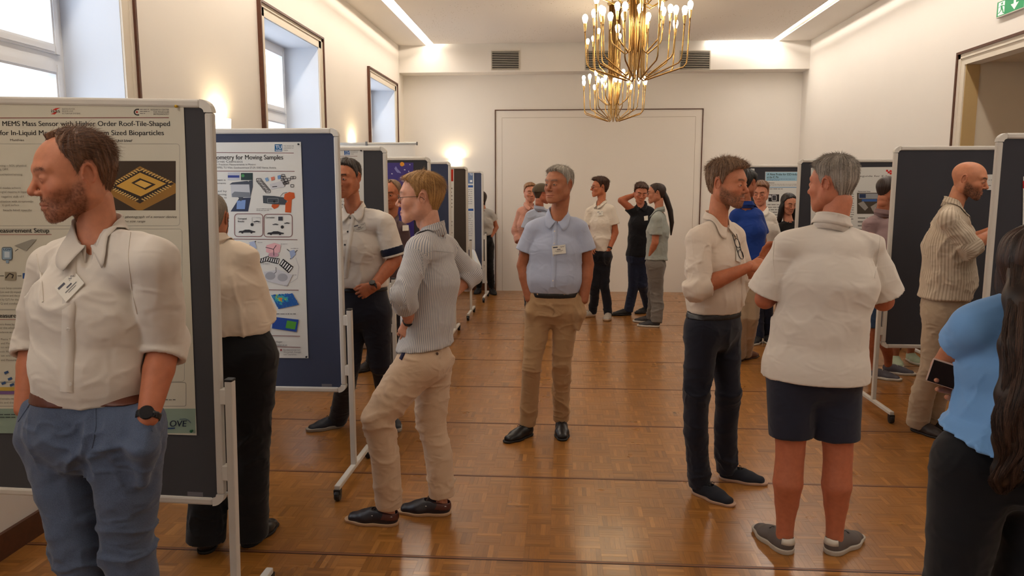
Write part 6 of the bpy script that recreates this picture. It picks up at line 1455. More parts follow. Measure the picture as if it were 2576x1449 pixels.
# --- bearded man in front
P1 = person(dict(label='bearded man in a white shirt and blue linen trousers at the left front, looking left', D=2.05, lod=0, h=.0058, seed=23,
    head=(184, 443, -.03), face=(-77, 10, 0), chest=-24, pelvis=-14, girth=.98, skin=(196, 128, 96), closed=True, jaw=1.0, beard=.75, beardc=(112, 66, 44), beardc2=(150, 96, 66), beardn=2600, beardl=.007,
    sA=(130, 660, .09), sB=(390, 644, -.08), eA=(92, 862, .12), eB=(414, 866, .02), wA=(62, 1030, .02), wB=(372, 1052, -.10), armg=1.06, bow=.01,
    hA=(150, 1085, .03), hB=(322, 1085, -.03), kA=(196, 1370, 0), kB=(320, 1380, -.02), footA=(205, 0, -20, 0, 0, 2.05), footB=(330, 0, -5, 0, 0, 2.0), belt=(235, 968),
    hair=H('recede', (70, 44, 32), (132, 92, 64), top=.013, side=.005, rough=.007, strands=6500, len=.034, lift=.10, wav=.10, flow=(0.1, -.9, -.1), flowk=.75, seed=4, sweep=(0, 0), quiff=.006, thick=.0006, brow=.45, scalp=.75),
    shirt=dict(mat=fabric('shirt_white_fine', srgb((214, 204, 192)), crease=.4), end=1.18, over=.040, loose=.016, amp=.010, sl=1.1, vneck=.07, fr=(7, 7, 8), point=.085, leaf=.05, stand=.04, spread=.9, cutup=.034),
    trousers=dict(mat=fabric('linen_blue', srgb((78, 89, 111)), crease=.5, mottled=.22, weave=500), belt=M('leather_brown', srgb((92, 46, 28)), .4), leg=1.0, amp=.013, ac=1.4),
    shoe='dress', shoem=(m_blackleather, m_bsole, None), watchB=dict(t=.97, r=.034, mat=m_bandblack, face=(.3, -.9, .2))))
front(P1, [(180, 600), (176, 700), (172, 830), (168, 985)], [(186, 624), (173, 828), (174, 896), (178, 965)], w=.034, r=.0055)
nbadge(P1, [(137, 724), (185, 680), (212, 712), (166, 760)])
seam(P1, [(238, 1020), (240, 1070), (230, 1128)], .005, 'trousers'); seam(P1, [(86, 1000), (66, 1030), (46, 1060)], .006, 'trousers'); seam(P1, [(350, 990), (362, 1040), (384, 1085)], .006, 'trousers')
seam(P1, [(330, 560), (322, 640), (330, 720), (345, 790)], .004); seam(P1, [(92, 640), (104, 700), (108, 760)], .004)
# --- man with his back turned behind the first board
P2 = person(dict(label='grey-haired man in a cream shirt and black trousers seen from behind the first board', D=3.3, lod=0, h=.0075, seed=2,
    head=(527, 552, .03), face=(168, 0, 0), chest=172, girth=1.05, skin=(196, 130, 96), sA=(478, 652, 0), sB=(612, 648, 0), eA=(425, 790, .1), eB=(655, 790, .06), wA=(480, 830, .33), wB=(620, 830, .31),
    hA=(545, 900, 0), hB=(628, 900, 0), kA=(532, 1120, .02), kB=(630, 1120, 0), footA=(526, 1372, 168), footB=(644, 1356, 146), belt=(590, 832), handA='relax', handB='relax',
    hair=H('short', (84, 74, 64), (150, 138, 122), top=.008, side=.003, rough=.004, strands=800, len=.012, seed=6),
    shirt=dict(mat=fabric('shirt_cream', srgb((228, 210, 188)), crease=.35), end=1.9, loose=.022, amp=.012, sl=1.15), trousers=dict(mat=fabric('trousers_black', srgb((14, 14, 17)), crease=.3), leg=1.15, hemr=.088, amp=.008, loose=.02),
    shoe='dress', shoem=(m_blackleather, m_bsole, None)))
mb = MB(); mb.tube([tuple(P2['H2W'](np.array([q]))[0]) for q in ((.076, .012, .012), (.083, -.02, .004), (.086, -.035, -.03), (.074, -.045, -.07), (.05, -.07, -.095), (0, -.085, -.105))], .0016, 6); P2['par'](mb.build('glasses_cord', M('cord_black', (.02, .02, .02), .5), P2['root'], smooth=True))
# --- smiling man with navy cuffs
P3 = person(dict(label='smiling dark-haired man in a white shirt with navy cuffs and dark buttons', D=4.8, lod=0, h=.0075, seed=3,
    head=(872, 449, -.04), face=(-32, 6, 0), chest=-18, girth=1.04, skin=(190, 120, 86), eye=(50, 36, 28), sA=(822, 560, .05), sB=(966, 556, -.05), eA=(800, 660, .05), eB=(994, 655, -.04), wA=(820, 740, -.05), wB=(938, 722, -.20), armg=1.1, jaw=1.05,
    hA=(885, 790, .02), hB=(945, 790, -.02), kA=(878, 925, -.03), kB=(958, 915, 0), footA=(832, 1076, -68), footB=(986, 1070, 12), belt=(915, 717), handB=dict(pose=((35, 55, 40), (25, 10)), to=(890, 748, -.22), palm=(0, 1, .1)),
    hair=H('short', (38, 30, 26), (74, 62, 54), top=.014, side=.005, rough=.006, strands=1800, len=.018, seed=8, brow=.9),
    shirt=dict(mat=WH, end=.72, loose=.018, amp=.010, sl=1.1, spread=1.0), trousers=dict(mat=fabric('trousers_navyblack', srgb((28, 29, 40)), crease=.3), belt=m_blackleather, leg=.98, hemr=.066, amp=.009),
    shoe='sneaker', shoem=SHO('navy', (26, 30, 44), (150, 142, 132)), watchB=dict(t=.97, r=.034, mat=m_bandblack, face=(-.3, -.9, .3))))
m_navyc = fabric('cuff_navy', srgb((24, 30, 52)), crease=.2); band(P3, 'sB', 'eB', .66, .84, .077, m_navyc); band(P3, 'sB', 'eB', .84, .90, .074, WH, 'cuff_lining')
front(P3, [(893, 520), (880, 600), (868, 700)], [(882, 549), (875, 583), (868, 616), (862, 650)], bcol=m_bandblack, w=.03, r=.0062); nbadge(P3, [(887, 566), (918, 559), (921, 577), (893, 587)]); buckle(P3, 862, 712, 876, 727)
# --- blond man with hands on hips
m_str = fabric('shirt_striped_blue', srgb((206, 200, 194)), crease=.35, stripe=(srgb((134, 140, 154)), .0078, .34))
P4 = person(dict(label='blond man with glasses in a blue striped shirt and beige trousers, hands on his hips', D=3.62, lod=0, h=.0068, seed=4,
    head=(1056, 499, -.02), face=(-96, 2, 0), chest=-116, pelvis=-104, girth=.93, skin=(216, 160, 134), eye=(70, 90, 110), bow=.0, sA=(1052, 625, -.17), sB=(1122, 618, .16), eA=(1016, 742, -.27), eB=(1178, 692, .22), wA=(1030, 808, -.13), wB=(1138, 742, .13),
    hA=(1052, 915, -.08), hB=(1088, 912, .09), kA=(950, 1050, -.12), kB=(1086, 1062, .10), footA=(954, 1316, -106), footB=(1086, 1291, -100), shoes=1.04, boatband=M('boat_leather_brown', srgb((84, 40, 32)), .4), belt=(1070, 868),
    handA=dict(pose=((20, 30, 25), (60, 0)), to=(1014, 850, -.11), palm=(.35, .9, .1), mirror=True, spread=8), handB='relax', jaw=.96,
    hair=H('short', (128, 88, 46), (206, 160, 98), top=.018, side=.006, rough=.0035, strands=5200, len=.04, lift=.03, wav=.04, flow=(0, -.8, -.4), flowk=.6, seed=9, quiff=.004, brow=.4, thick=.0006),
    shirt=dict(mat=m_str, end=1.42, tuck=False, hem=(1070, 872), hemf=.12, loose=.020, amp=.012, sl=1.0, stripe=True, flare=1.5, hx=0), trousers=dict(mat=fabric('linen_beige', srgb((206, 178, 150)), crease=.5, mottled=.06), leg=1.0, hemr=.068, amp=.011, loose=.014, rise=.05),
    shoe='boat', shoem=(M('boat_leather_navy', srgb((34, 28, 34)), .4), M('sole_boat', srgb((186, 150, 116)), .6), M('lace_brown', srgb((52, 30, 24)), .6)), glasses=M('glasses_metal', srgb((60, 52, 48)), .3, metal=.8), watchA=dict(t=.97, r=.033, mat=m_bandblack, name='wristband')))
m_sm4 = fabric('seam_pale', srgb((176, 174, 174)), crease=0); seam(P4, [(1052, 622), (1062, 650), (1066, 700)], .003, mat=m_sm4); seam(P4, [(1062, 641), (1090, 630), (1140, 636)], .003, mat=m_sm4); seam(P4, [(1085, 882), (1112, 884)], .004, 'trousers'); button_ = hit(P4['b_trousers'], 1099, 889)[0]
bv4 = P4['b_trousers']; pk = strip_on(bv4, [(1012, 873), (1016, 888), (1008, 904)], .022, M('pocket_lining_navy', srgb((30, 28, 60)), .9), 'pocket_lining', P4['root']); P4['par'](pk) if pk else None
ob_ = button_on(bv4, 1099, 890, .007, M('button_brown', srgb((90, 60, 44)), .5), P4['root']); P4['par'](ob_) if ob_ else None
# --- man with the grey-brown beard, glasses hanging on his shirt
P13 = person(dict(label='greying bearded man in a white shirt and navy trousers with glasses hung on his placket', D=4.1, lod=0, h=.007, seed=13,
    head=(1832, 464, -.02), face=(64, 6, 0), chest=52, pelvis=50, girth=.98, skin=(198, 128, 94), eye=(60, 50, 44), beard=.75, beardc=(112, 84, 68), beardc2=(186, 164, 146), beardn=3200, beardl=.006, belly=.02, armg=1.08,
    sA=(1755, 598, -.13), sB=(1845, 590, .15), eA=(1762, 722, -.2), eB=(1868, 700, .15), wA=(1884, 672, -.12), wB=(1920, 650, .1), handA='relax', handB='relax',
    hA=(1768, 832, -.07), hB=(1818, 832, .08), kA=(1752, 1000, -.08), kB=(1832, 985, .06), footA=(1780, 1250, 56), footB=(1852, 1208, 84), belt=(1792, 780),
    hair=H('short', (88, 64, 48), (172, 138, 108), top=.024, side=.008, rough=.010, strands=4600, len=.026, lift=.4, flow=(.3, -.2, .3), curl=.5, wav=.35, seed=5, quiff=.008, brow=.7),
    shirt=dict(mat=fabric('shirt_offwhite', srgb((224, 208, 190)), crease=.4), end=1.12, loose=.018, amp=.012, sl=1.1, vneck=.06, point=.075),
    trousers=dict(mat=fabric('chino_navy', srgb((28, 30, 42)), crease=.3), belt=m_blackleather, leg=.92, hemr=.06, amp=.009), shoe='boat', shoem=SHO('suede', (22, 24, 34), (176, 140, 116), .9)))
b13 = bvh_of(P13['shirt']); P13['bvh'] = b13
front(P13, [(1836, 560), (1858, 640), (1868, 720), (1868, 770)], [], w=.028); nbadge(P13, [(1852, 618), (1864, 620), (1864, 660), (1853, 656)], False)
gp, gn = hit(b13, 1846, 600)
if gp is not None:
    gl = MB(); gm_ = M('glasses_black', srgb((20, 20, 22)), .3); o_ = gp + unit(gn) * .012; ax = unit(np.array([.30, -.25, -1.0])); sx = unit(np.cross(ax, gn))
    for k in (0, 1):
        c_ = o_ + ax * (.03 + .062 * k); gl.tube([tuple(c_ + ax * .026 * math.cos(a) + sx * .019 * math.sin(a)) for a in np.linspace(0, 2 * PI, 21)], .0018, 6, caps=False)
    gl.tube([tuple(o_ + sx * .019 - ax * .02), tuple(o_ + sx * .019 + ax * .1)], .0018, 6); gl.tube([tuple(o_ - sx * .017 - ax * .02), tuple(o_ - sx * .017 + ax * .11 - unit(gn) * .004)], .0018, 6)
    P13['par'](gl.build('hanging_glasses', gm_, P13['root']))
seam(P13, [(1770, 802), (1768, 830), (1762, 850)], .005, 'trousers'); seam(P13, [(1748, 812), (1762, 812)], .004, 'trousers'); buckle(P13, 1856, 774, 1864, 788)
# --- man in shorts with his back turned
P17 = person(dict(label='grey-haired man in a white short-sleeved shirt and navy shorts seen from behind', D=3.45, lod=0, h=.0068, seed=17, barelegs=True,
    head=(2092, 465, .03), face=(-122, 4, 0), chest=178, pelvis=178, girth=1.16, skin=(196, 124, 94), legg=1.18, armg=1.12, sA=(1985, 612, 0), sB=(2185, 612, 0), eA=(1925, 752, .07), eB=(2222, 757, .06), wA=(1985, 705, .33), wB=(2165, 705, .32), handA='relax', handB='relax',
    hA=(1992, 945, 0), hB=(2102, 945, 0), kA=(1988, 1135, -.02), kB=(2108, 1142, -.02), footA=(1954, 1372, -142), footB=(2112, 1380, 152), shoes=1.05, heeltab=M('heel_tab_white', srgb((206, 198, 184)), .6), belt=(2045, 880), neckg=1.12,
    hair=H('short', (104, 96, 88), (186, 174, 160), top=.020, side=.003, rough=.006, strands=6000, len=.018, lift=.22, flow=(0, -.5, .1), curl=.2, wav=.22, seed=12),
    shirt=dict(mat=WH, end=.88, tuck=False, hem=(2045, 950), loose=.030, amp=.009, sl=1.28, flareS=1.30, fr=(6, 6, 5), flare=1.25, stand=.04, leaf=.045, colr=.070), trousers=dict(mat=fabric('shorts_navy', srgb((36, 38, 52)), crease=.3), end='short', frac=.80, leg=1.12, amp=.008),
    shoe='sneaker', shoem=SHO('grey', (92, 84, 80), (176, 166, 152))))
seam(P17, [(1958, 574), (2010, 562), (2095, 560), (2180, 566), (2215, 590)], .005)
seam(P17, [(1950, 590), (1944, 650), (1948, 700)], .004); seam(P17, [(2215, 590), (2208, 650), (2200, 700)], .004)
for ft in P17['feet']:
    pass
# --- bald man in the striped shirt
m_str2 = fabric('shirt_striped_tan', srgb((206, 190, 168)), crease=.4, stripe=(srgb((178, 160, 138)), .015, .42))
P19 = person(dict(label='bald bearded man in a beige striped shirt and linen trousers at the right board', D=5.2, lod=0, h=.0078, seed=19,
    head=(2440, 453, -.02), face=(80, 14, 0), chest=98, pelvis=95, girth=1.08, skin=(200, 134, 100), eye=(60, 50, 40), beard=.8, beardc=(86, 56, 40), beardn=1200, belly=.03, armg=1.15,
    sA=(2388, 550, -.17), sB=(2398, 545, .17), eA=(2442, 622, -.2), eB=(2440, 610, .2), wA=(2492, 588, -.16), wB=(2505, 575, .1), handA='relax', handB='relax',
    hA=(2365, 795, -.08), hB=(2375, 795, .08), kA=(2345, 925, -.08), kB=(2372, 925, .06), footA=(2325, 1090, 60), footB=(2362, 1078, 60), belt=(2380, 732),
    hair=H('none', (70, 50, 40), (90, 70, 60), brow=.9), shirt=dict(mat=m_str2, end=1.25, tuck=False, hem=(2390, 748), loose=.024, amp=.013, sl=1.15, stripe=True, flare=1.3),
    trousers=dict(mat=fabric('linen_tan', srgb((176, 156, 132)), crease=.5, mottled=.06), leg=1.02, hemr=.072, amp=.009), shoe='dress', shoem=SHO('darkbrown', (46, 34, 30), (34, 28, 26), .5)))
# --- woman with long hair
P20 = person(dict(label='woman with long wavy brown hair in a light blue blouse at the right front', D=2.05, lod=0, h=.0062, seed=20,
    head=(2606, 680, 0), face=(165, 5, 0), chest=172, pelvis=172, girth=.90, skin=(190, 132, 104), armg=.85, neckg=.8, hs=.94, sA=(2454, 814, 0), sB=(2712, 808, 0), eA=(2376, 925, .14), eB=(2800, 940, .04), wA=(2474, 984, .11), wB=(2740, 960, .2), handB='relax',
    handA=dict(pose=((12, 20, 15), (30, 15)), to=(2420, 966, .11), palm=(0, -1, .05), mirror=False), hA=(2446, 1172, 0), hB=(2650, 1180, 0), kA=(2396, 1500, -.02), kB=(2560, 1500, 0), footA=(2404, 0, 175, 0, 0, 2.05), footB=(2560, 0, 170, 0, 0, 2.05), belt=(2560, 1066),
    hair=H('long', (30, 20, 18), (74, 50, 40), top=.016, side=.012, rough=.006, strands=0, seed=3), shirt=dict(mat=fabric('blouse_blue', srgb((112, 158, 210)), crease=.35), end=.44, tuck=False, hem=(2560, 1112), heml=-0.2, loose=.015, amp=.008, sl=1.05, r0=.062, flareS=1.0, flare=9.0, neckr=.05, cutup=.05, collar=False),
    trousers=dict(mat=fabric('trousers_black2', srgb((13, 13, 18)), crease=.25), leg=1.0, hemr=.08, amp=.005), shoe='dress', shoem=(m_blackleather, m_bsole, None)))
# her hair: wavy locks from the crown down her back
rg = np.random.default_rng(5); W2 = P20['W']; V_all = []; Q_all = []; S_all = []; n0 = 0
core = [(2604, 640, -.03, .075), (2606, 760, -.10, .085), (2596, 880, -.15, .085), (2576, 1000, -.17, .078), (2556, 1110, -.18, .062), (2534, 1190, -.17, .042), (2512, 1240, -.16, .014)]
cp = np.array([W2(c) for c in core]); cr_ = np.array([c[3] for c in core])
prs = [dict(cone(cp[i], cp[i + 1], (cr_[i] * .82, cr_[i] * .42), (cr_[i + 1] * .82, cr_[i + 1] * .42), X=(1, 0, 0), k=.03)) for i in range(len(cp) - 1)]
lo, hi = bounds(prs, .02); F = Fld(lo, hi, .006)
for p in prs: F.add(p)
Vc, Qc = F.mesh(); Nc = normals(Vc, Qc); gro = noise3(np.stack([Vc[:, 0] * 60 + np.sin(Vc[:, 2] * 16) * .9, Vc[:, 1] * 60, Vc[:, 2] * 3], 1)); Vc = Vc + Nc * (.006 * (gro - .5))[:, None]; Qq = [Qc]; VV = [Vc]; SS = [np.clip(gro * .5 - .1, 0, 1)]; n0 = len(Vc)
nst = 2600; us = rg.uniform(-1, 1, nst); ws = rg.uniform(-1, 1, nst) ; le = rg.uniform(.7, 1.0, nst); ph = rg.uniform(0, 6.3, nst); nseg = 22; rings = []
for j in range(nseg + 1):
    t = j / nseg; tt = np.clip(t * le * (len(cp) - 1), 0, len(cp) - 1.001); i0 = tt.astype(int); f = (tt - i0)[:, None]; c = cp[i0] * (1 - f) + cp[i0 + 1] * f; r = cr_[i0] * (1 - f[:, 0]) + cr_[i0 + 1] * f[:, 0]
    lock = np.round(us * 7) / 7; u_ = us * .85 + lock * .15; wob = np.sin(tt * 3.4 + lock * 2 + 1) * .012 * t + np.sin(tt * 5 + ph) * .003
    e_ = np.sqrt(np.clip(1 - u_ ** 2 * .96, 0, 1)); y_ = -e_ * (.53 + .04 * ws) * r * 1.0
    c = c + np.stack([u_ * r * .88 + wob, y_ - .004 + np.sin(tt * 3.1 + lock * 9) * .005, np.zeros(nst)], 1); rings.append(c)
rr = .0009
for j, c in enumerate(rings):
    rw = rr * (1 - .7 * (j / nseg) ** 3)
    for a in (0, 2.09, 4.19): V_all.append(c + np.array([math.cos(a), math.sin(a), 0]) * rw)
Vs = np.stack(V_all, 1).reshape(-1, 3); K = 3 * (nseg + 1)
for j in range(nseg):
    for a in range(3): Qq.append(n0 + np.stack([np.arange(nst) * K + j * 3 + a, np.arange(nst) * K + j * 3 + (a + 1) % 3, np.arange(nst) * K + (j + 1) * 3 + (a + 1) % 3, np.arange(nst) * K + (j + 1) * 3 + a], 1))
lk = np.clip(rg.beta(1.1, 2.2, nst) + .3 * (np.sin(np.round(us * 7) * 2.3) > .6), 0, 1)
SS.append(np.repeat(lk, K)); VV.append(Vs)
P20['par'](fast_mesh('long_hair', np.concatenate(VV), np.concatenate(Qq), hair_mat('brown_long', (26, 18, 15), (96, 68, 52)), P20['root'], su=np.concatenate(SS)))
# the phone she holds
pc = atY(2410, 953, 2.10); ph_ = empty('smartphone', pc, 'dark smartphone with a pale pink case held by the long-haired woman', 'phone')
ph_.rotation_euler = (math.radians(8), math.radians(13), math.radians(-30))
MB().box(-.073, .073, .0, .009, -.036, .036).build('phone_case', M('phone_case_pink', srgb((196, 164, 150)), .4), ph_, bevel=.008)
MB().box(-.069, .069, -.0012, .002, -.0325, .0325).build('phone_screen', M('phone_screen', srgb((10, 12, 20)), .25), ph_, bevel=.0006)
# ---------------------------------------------------------------- people farther back
FL = dict(lod=1)
P5 = person(dict(label='older man in a dark mauve shirt half hidden behind the blond man', D=6.55, lod=1, seed=5, head=(984, 489, 0), face=(-24, 8, 0), chest=-10, girth=1.0, skin=(180, 110, 76),
    sA=(950, 575, .03), sB=(1012, 575, -.03), eA=(938, 650, 0), eB=(1020, 650, 0), wA=(950, 715, -.06), wB=(1010, 715, -.06), hA=(958, 735, 0), hB=(998, 735, 0), kA=(950, 835, 0), kB=(990, 835, 0), footA=(926, 930, -40), footB=(985, 932, 10), belt=(978, 705),
    hair=H('recede', (100, 76, 56), (146, 116, 90), top=.014, side=.006, rough=.006, strands=600, len=.02), shirt=dict(mat=fabric('shirt_mauve_dark', srgb((92, 72, 74))), end=.7), trousers=dict(mat=fabric('trousers_dark', srgb((40, 38, 44)))), shoem=SHO('brownblack', (44, 34, 30), (30, 26, 24))))
nbadge(P5, [(1013, 567), (1028, 566), (1028, 580), (1013, 581)], False)
P10 = person(dict(label='dark-haired man with glasses in a white polo shirt standing by the far wall', D=9.7, lod=1, h=.010, seed=10, head=(1508, 472, 0), face=(-76, 0, 0), chest=-40, girth=.92, skin=(196, 122, 86), eye=(40, 30, 26),
    sA=(1486, 530, .06), sB=(1537, 526, -.06), eA=(1478, 585, .06), eB=(1548, 585, -.06), wA=(1486, 615, -.15), wB=(1533, 626, -.14), handA='relax', hA=(1502, 645, 0), hB=(1521, 645, 0), kA=(1497, 716, 0), kB=(1520, 716, 0), footA=(1481, 797, -62), footB=(1529, 803, -5), belt=(1510, 629),
    hair=H('short', (46, 28, 20), (84, 54, 38), top=.030, side=.008, rough=.012, strands=900, len=.03, lift=.6, quiff=.010, curl=.4, wav=.4), shirt=dict(mat=fabric('polo_white', srgb((224, 214, 200))), end=.66, sl=1.1, leaf=.035, point=.045, amp=.010, vneck=.03), trousers=dict(mat=fabric('trousers_ink', srgb((22, 22, 30))), leg=.84, hemr=.054),
    glasses=M('glasses_brown', srgb((50, 30, 22)), .4), thickg=True, shoem=SHO('palegrey', (176, 164, 150), (168, 130, 96)), watchB=dict(t=.95, r=.032, mat=m_bandblack)))
nbadge(P10, [(1501, 532), (1517, 530), (1517, 542), (1503, 543)])
P11 = person(dict(label='man in a black shirt holding one hand behind his head by the far wall', D=9.95, lod=1, h=.010, seed=11, head=(1612, 486, -.05), face=(8, 18, 6), chest=-14, girth=.98, skin=(194, 122, 92),
    sA=(1594, 531, .0), sB=(1636, 531, 0), eA=(1562, 504, -.04), eB=(1646, 585, 0), wA=(1601, 488, .08), wB=(1640, 640, -.05), handA=dict(pose=((20, 25, 20), (30, 10)), to=(1618, 490, .1), palm=(0, -1, 0)), hA=(1597, 648, 0), hB=(1620, 648, 0), kA=(1594, 718, 0), kB=(1616, 716, 0), footA=(1570, 793, -74), footB=(1624, 787, -50), belt=(1606, 634),
    hair=H('short', (50, 30, 22), (92, 60, 44), top=.026, side=.010, rough=.014, strands=800, len=.03, lift=.7, curl=.5, wav=.5), shirt=dict(mat=fabric('shirt_black', srgb((20, 19, 24))), end=1.04, tuck=False, hem=(1606, 645), loose=.012, endB=.9), trousers=dict(mat=fabric('jeans_navy', srgb((34, 40, 62))), leg=.96, hemr=.062), shoem=SHO('black', (30, 26, 26), (24, 22, 22))))
nbadge(P11, [(1620, 544), (1630, 542), (1630, 554), (1621, 555)], False)
P12 = person(dict(label='person with a long dark ponytail and glasses in a grey-green shirt near the far wall', D=9.3, lod=1, h=.010, seed=12, head=(1650, 487, 0), face=(-92, 4, 0), chest=-104, girth=.92, skin=(192, 128, 98), eye=(40, 30, 26),
    sA=(1652, 550, -.17), sB=(1662, 545, .16), eA=(1648, 610, -.18), eB=(1662, 605, .18), wA=(1635, 645, -.1), wB=(1650, 645, .12), hA=(1648, 670, -.07), hB=(1652, 670, .08), kA=(1652, 738, -.06), kB=(1645, 738, .08), footA=(1639, 822, -92), footB=(1627, 811, -92), belt=(1655, 650),
    hair=H('short', (34, 22, 18), (62, 42, 34), top=.012, side=.008, rough=.004, strands=500, len=.03, lift=.1, wav=.1), shirt=dict(mat=fabric('shirt_greygreen', srgb((152, 156, 148)), mottled=.12), end=.68, tuck=False, hem=(1655, 655), loose=.022, sl=1.15, heml=-.1), trousers=dict(mat=fabric('trousers_grey', srgb((112, 104, 96)), mottled=.12), leg=1.05, hemr=.07),
    glasses=M('glasses_brown', srgb((50, 30, 22)), .4), shoe='sneaker', shoem=SHO('charcoal', (46, 42, 44), (196, 188, 178))))
W_ = P12['W']; pt_ = [W_(q) for q in ((1664, 474, .02), (1676, 500, .02), (1686, 530, .02), (1690, 560, .02), (1688, 592, .02))]
pm = MB().tube([tuple(p) for p in pt_], [.03, .036, .034, .028, .008], 12); P12['par'](pm.build('ponytail', hair_mat('pony', (34, 22, 18), (62, 42, 34)), P12['root'], smooth=True))
P8 = person(dict(label='fair-haired man in a salmon pink shirt behind the man with the cap', D=9.95, lod=1, h=.010, seed=8, head=(1334, 484, 0), face=(14, 8, 0), chest=24, girth=.95, skin=(204, 138, 110),
    sA=(1311, 532, 0), sB=(1350, 532, 0), eA=(1298, 582, 0), eB=(1360, 585, 0), wA=(1310, 618, -.1), wB=(1352, 620, -.1), handA='relax', hA=(1326, 645, 0), hB=(1346, 645, 0), kA=(1330, 716, 0), kB=(1346, 716, 0), footA=(1332, 788, 0), footB=(1348, 788, 15), belt=(1334, 630),
    hair=H('short', (116, 78, 50), (164, 122, 84), top=.018, side=.006, rough=.006, strands=600, len=.02, quiff=.006), shirt=dict(mat=fabric('shirt_salmon', srgb((196, 142, 124))), end=1.7), trousers=dict(mat=fabric('trousers_dark', srgb((40, 38, 44))))))
P9 = person(dict(label='man in an olive cap and light blue shirt behind the walking man', D=9.35, lod=1, h=.010, seed=9, head=(1364, 488, 0), face=(118, 4, 0), chest=128, girth=.98, skin=(184, 116, 90),
    sA=(1334, 541, 0), sB=(1382, 541, .05), eA=(1322, 590, 0), eB=(1398, 592, .1), wA=(1345, 625, .15), wB=(1400, 628, .2), handA='relax', handB='relax', hA=(1354, 660, 0), hB=(1374, 660, 0), kA=(1356, 735, 0), kB=(1380, 735, 0), footA=(1352, 815, 100), footB=(1382, 818, 30), belt=(1364, 640),
    hair=H('short', (60, 46, 36), (90, 70, 56), top=.006, side=.004, rough=.002), shirt=dict(mat=fabric('shirt_skyblue', srgb((172, 180, 200))), end=.7, sl=1.15), trousers=dict(mat=fabric('trousers_dark', srgb((40, 38, 44)))), shoem=SHO('black', (30, 26, 26), (24, 22, 22))))
cF, _b = head_template(1)[3], head_template(1)[2]; cc = cF.clone(_b - .017); cc.cut((0, 0, .028), (0, .1, -1)); Vk, Qk = cc.mesh(); bmx = MB()
P9['par'](fast_mesh('cap', P9['H2W'](Vk), Qk, fabric('cap_olive', srgb((88, 76, 60))), P9['root']))
bv = []
for j in range(3):
    for i in range(9): a = math.radians(-62 + 15.5 * i); r_ = .094 + .03 * j; bv.append(tuple(P9['H2W'](np.array([[math.sin(a) * (.078 + .004 * j), -.01 + math.cos(a) * (r_ + .01), .040 - .008 * j - .012 * math.sin(a) ** 2]]))[0]))
bf = [(j * 9 + i, j * 9 + i + 1, (j + 1) * 9 + i + 1, (j + 1) * 9 + i) for j in range(2) for i in range(8)]; vo = P9['par'](mesh_obj('cap_visor', bv, bf, fabric('cap_olive', (0, 0, 0)), P9['root'], smooth=True)); vm = vo.modifiers.new('s', 'SOLIDIFY'); vm.thickness = .003
P6 = person(dict(label='person in a light grey T-shirt and black trousers mostly hidden by the farthest left board', D=11.75, lod=2, h=.012, seed=6, head=(1207, 500, 0), face=(-40, 0, 0), chest=-14, girth=.86, skin=(186, 124, 96), armg=.85,
    sA=(1196, 537, 0), sB=(1235, 537, 0), eA=(1188, 575, .05), eB=(1249, 572, .06), wA=(1200, 600, -.05), wB=(1236, 595, -.08), hA=(1208, 622, 0), hB=(1228, 622, 0), kA=(1204, 672, 0), kB=(1231, 672, 0), footA=(1203, 737, -12), footB=(1239, 739, 14), belt=(1218, 590),
    hair=H('long', (34, 22, 18), (60, 44, 36), top=.014, side=.014, rough=.006), shirt=dict(mat=fabric('tshirt_lightgrey', srgb((184, 180, 174))), end=.5, sl=1.1, collar=False, amp=.008), trousers=dict(mat=fabric('trousers_black', (0, 0, 0)), leg=.9, hemr=.052, rise=.05), shoem=SHO('black', (30, 26, 26), (24, 22, 22))))
P14 = person(dict(label='black-haired man in a royal blue shirt and beige trousers with his back turned', D=7.15, lod=1, seed=14, head=(1880, 462, 0), face=(150, 10, 0), chest=160, girth=1.0, skin=(176, 112, 84),
    sA=(1852, 540, 0), sB=(1904, 540, 0), eA=(1836, 605, .05), eB=(1917, 605, .05), wA=(1850, 640, .25), wB=(1905, 630, .28), handA='relax', handB='relax', hA=(1868, 688, 0), hB=(1893, 688, 0), kA=(1864, 795, 0), kB=(1890, 795, 0), footA=(1862, 905, 170), footB=(1882, 902, 150), belt=(1880, 645),
    hair=H('short', (16, 14, 14), (40, 34, 32), top=.018, side=.010, rough=.005, strands=500), shirt=dict(mat=fabric('shirt_royalblue', srgb((20, 54, 130))), end=.74, tuck=False, hem=(1880, 652), sl=1.15), trousers=dict(mat=fabric('chino_beige2', srgb((168, 146, 120)))), shoe='dress', shoem=SHO('tan', (94, 54, 34), (60, 36, 26))))
P15 = person(dict(label='young man in a white shirt looking down, beside the royal blue shirt', D=8.3, lod=1, seed=15, head=(1913, 486, 0), face=(-10, 14, 0), chest=-6, girth=.95, skin=(204, 136, 108),
    sA=(1892, 548, 0), sB=(1938, 548, 0), eA=(1882, 605, 0), eB=(1950, 605, 0), wA=(1895, 640, -.2), wB=(1912, 628, -.26), handA='relax', handB=dict(pose=((30, 35, 30), (30, 10)), to=(1902, 612, -.3), palm=(-1, 0, 0)), hA=(1902, 662, 0), hB=(1926, 662, 0), kA=(1903, 755, 0), kB=(1928, 755, 0), footA=(1903, 864, -18), footB=(1932, 860, 10), belt=(1914, 645),
    hair=H('short', (92, 58, 38), (140, 96, 64), top=.022, side=.007, rough=.007, strands=700, len=.025, quiff=.006), shirt=dict(mat=WH, end=.95, sl=1.15), trousers=dict(mat=fabric('jeans_navy', (0, 0, 0))), shoe='sneaker', shoem=SHO('blackwhite', (28, 26, 30), (200, 192, 180))))
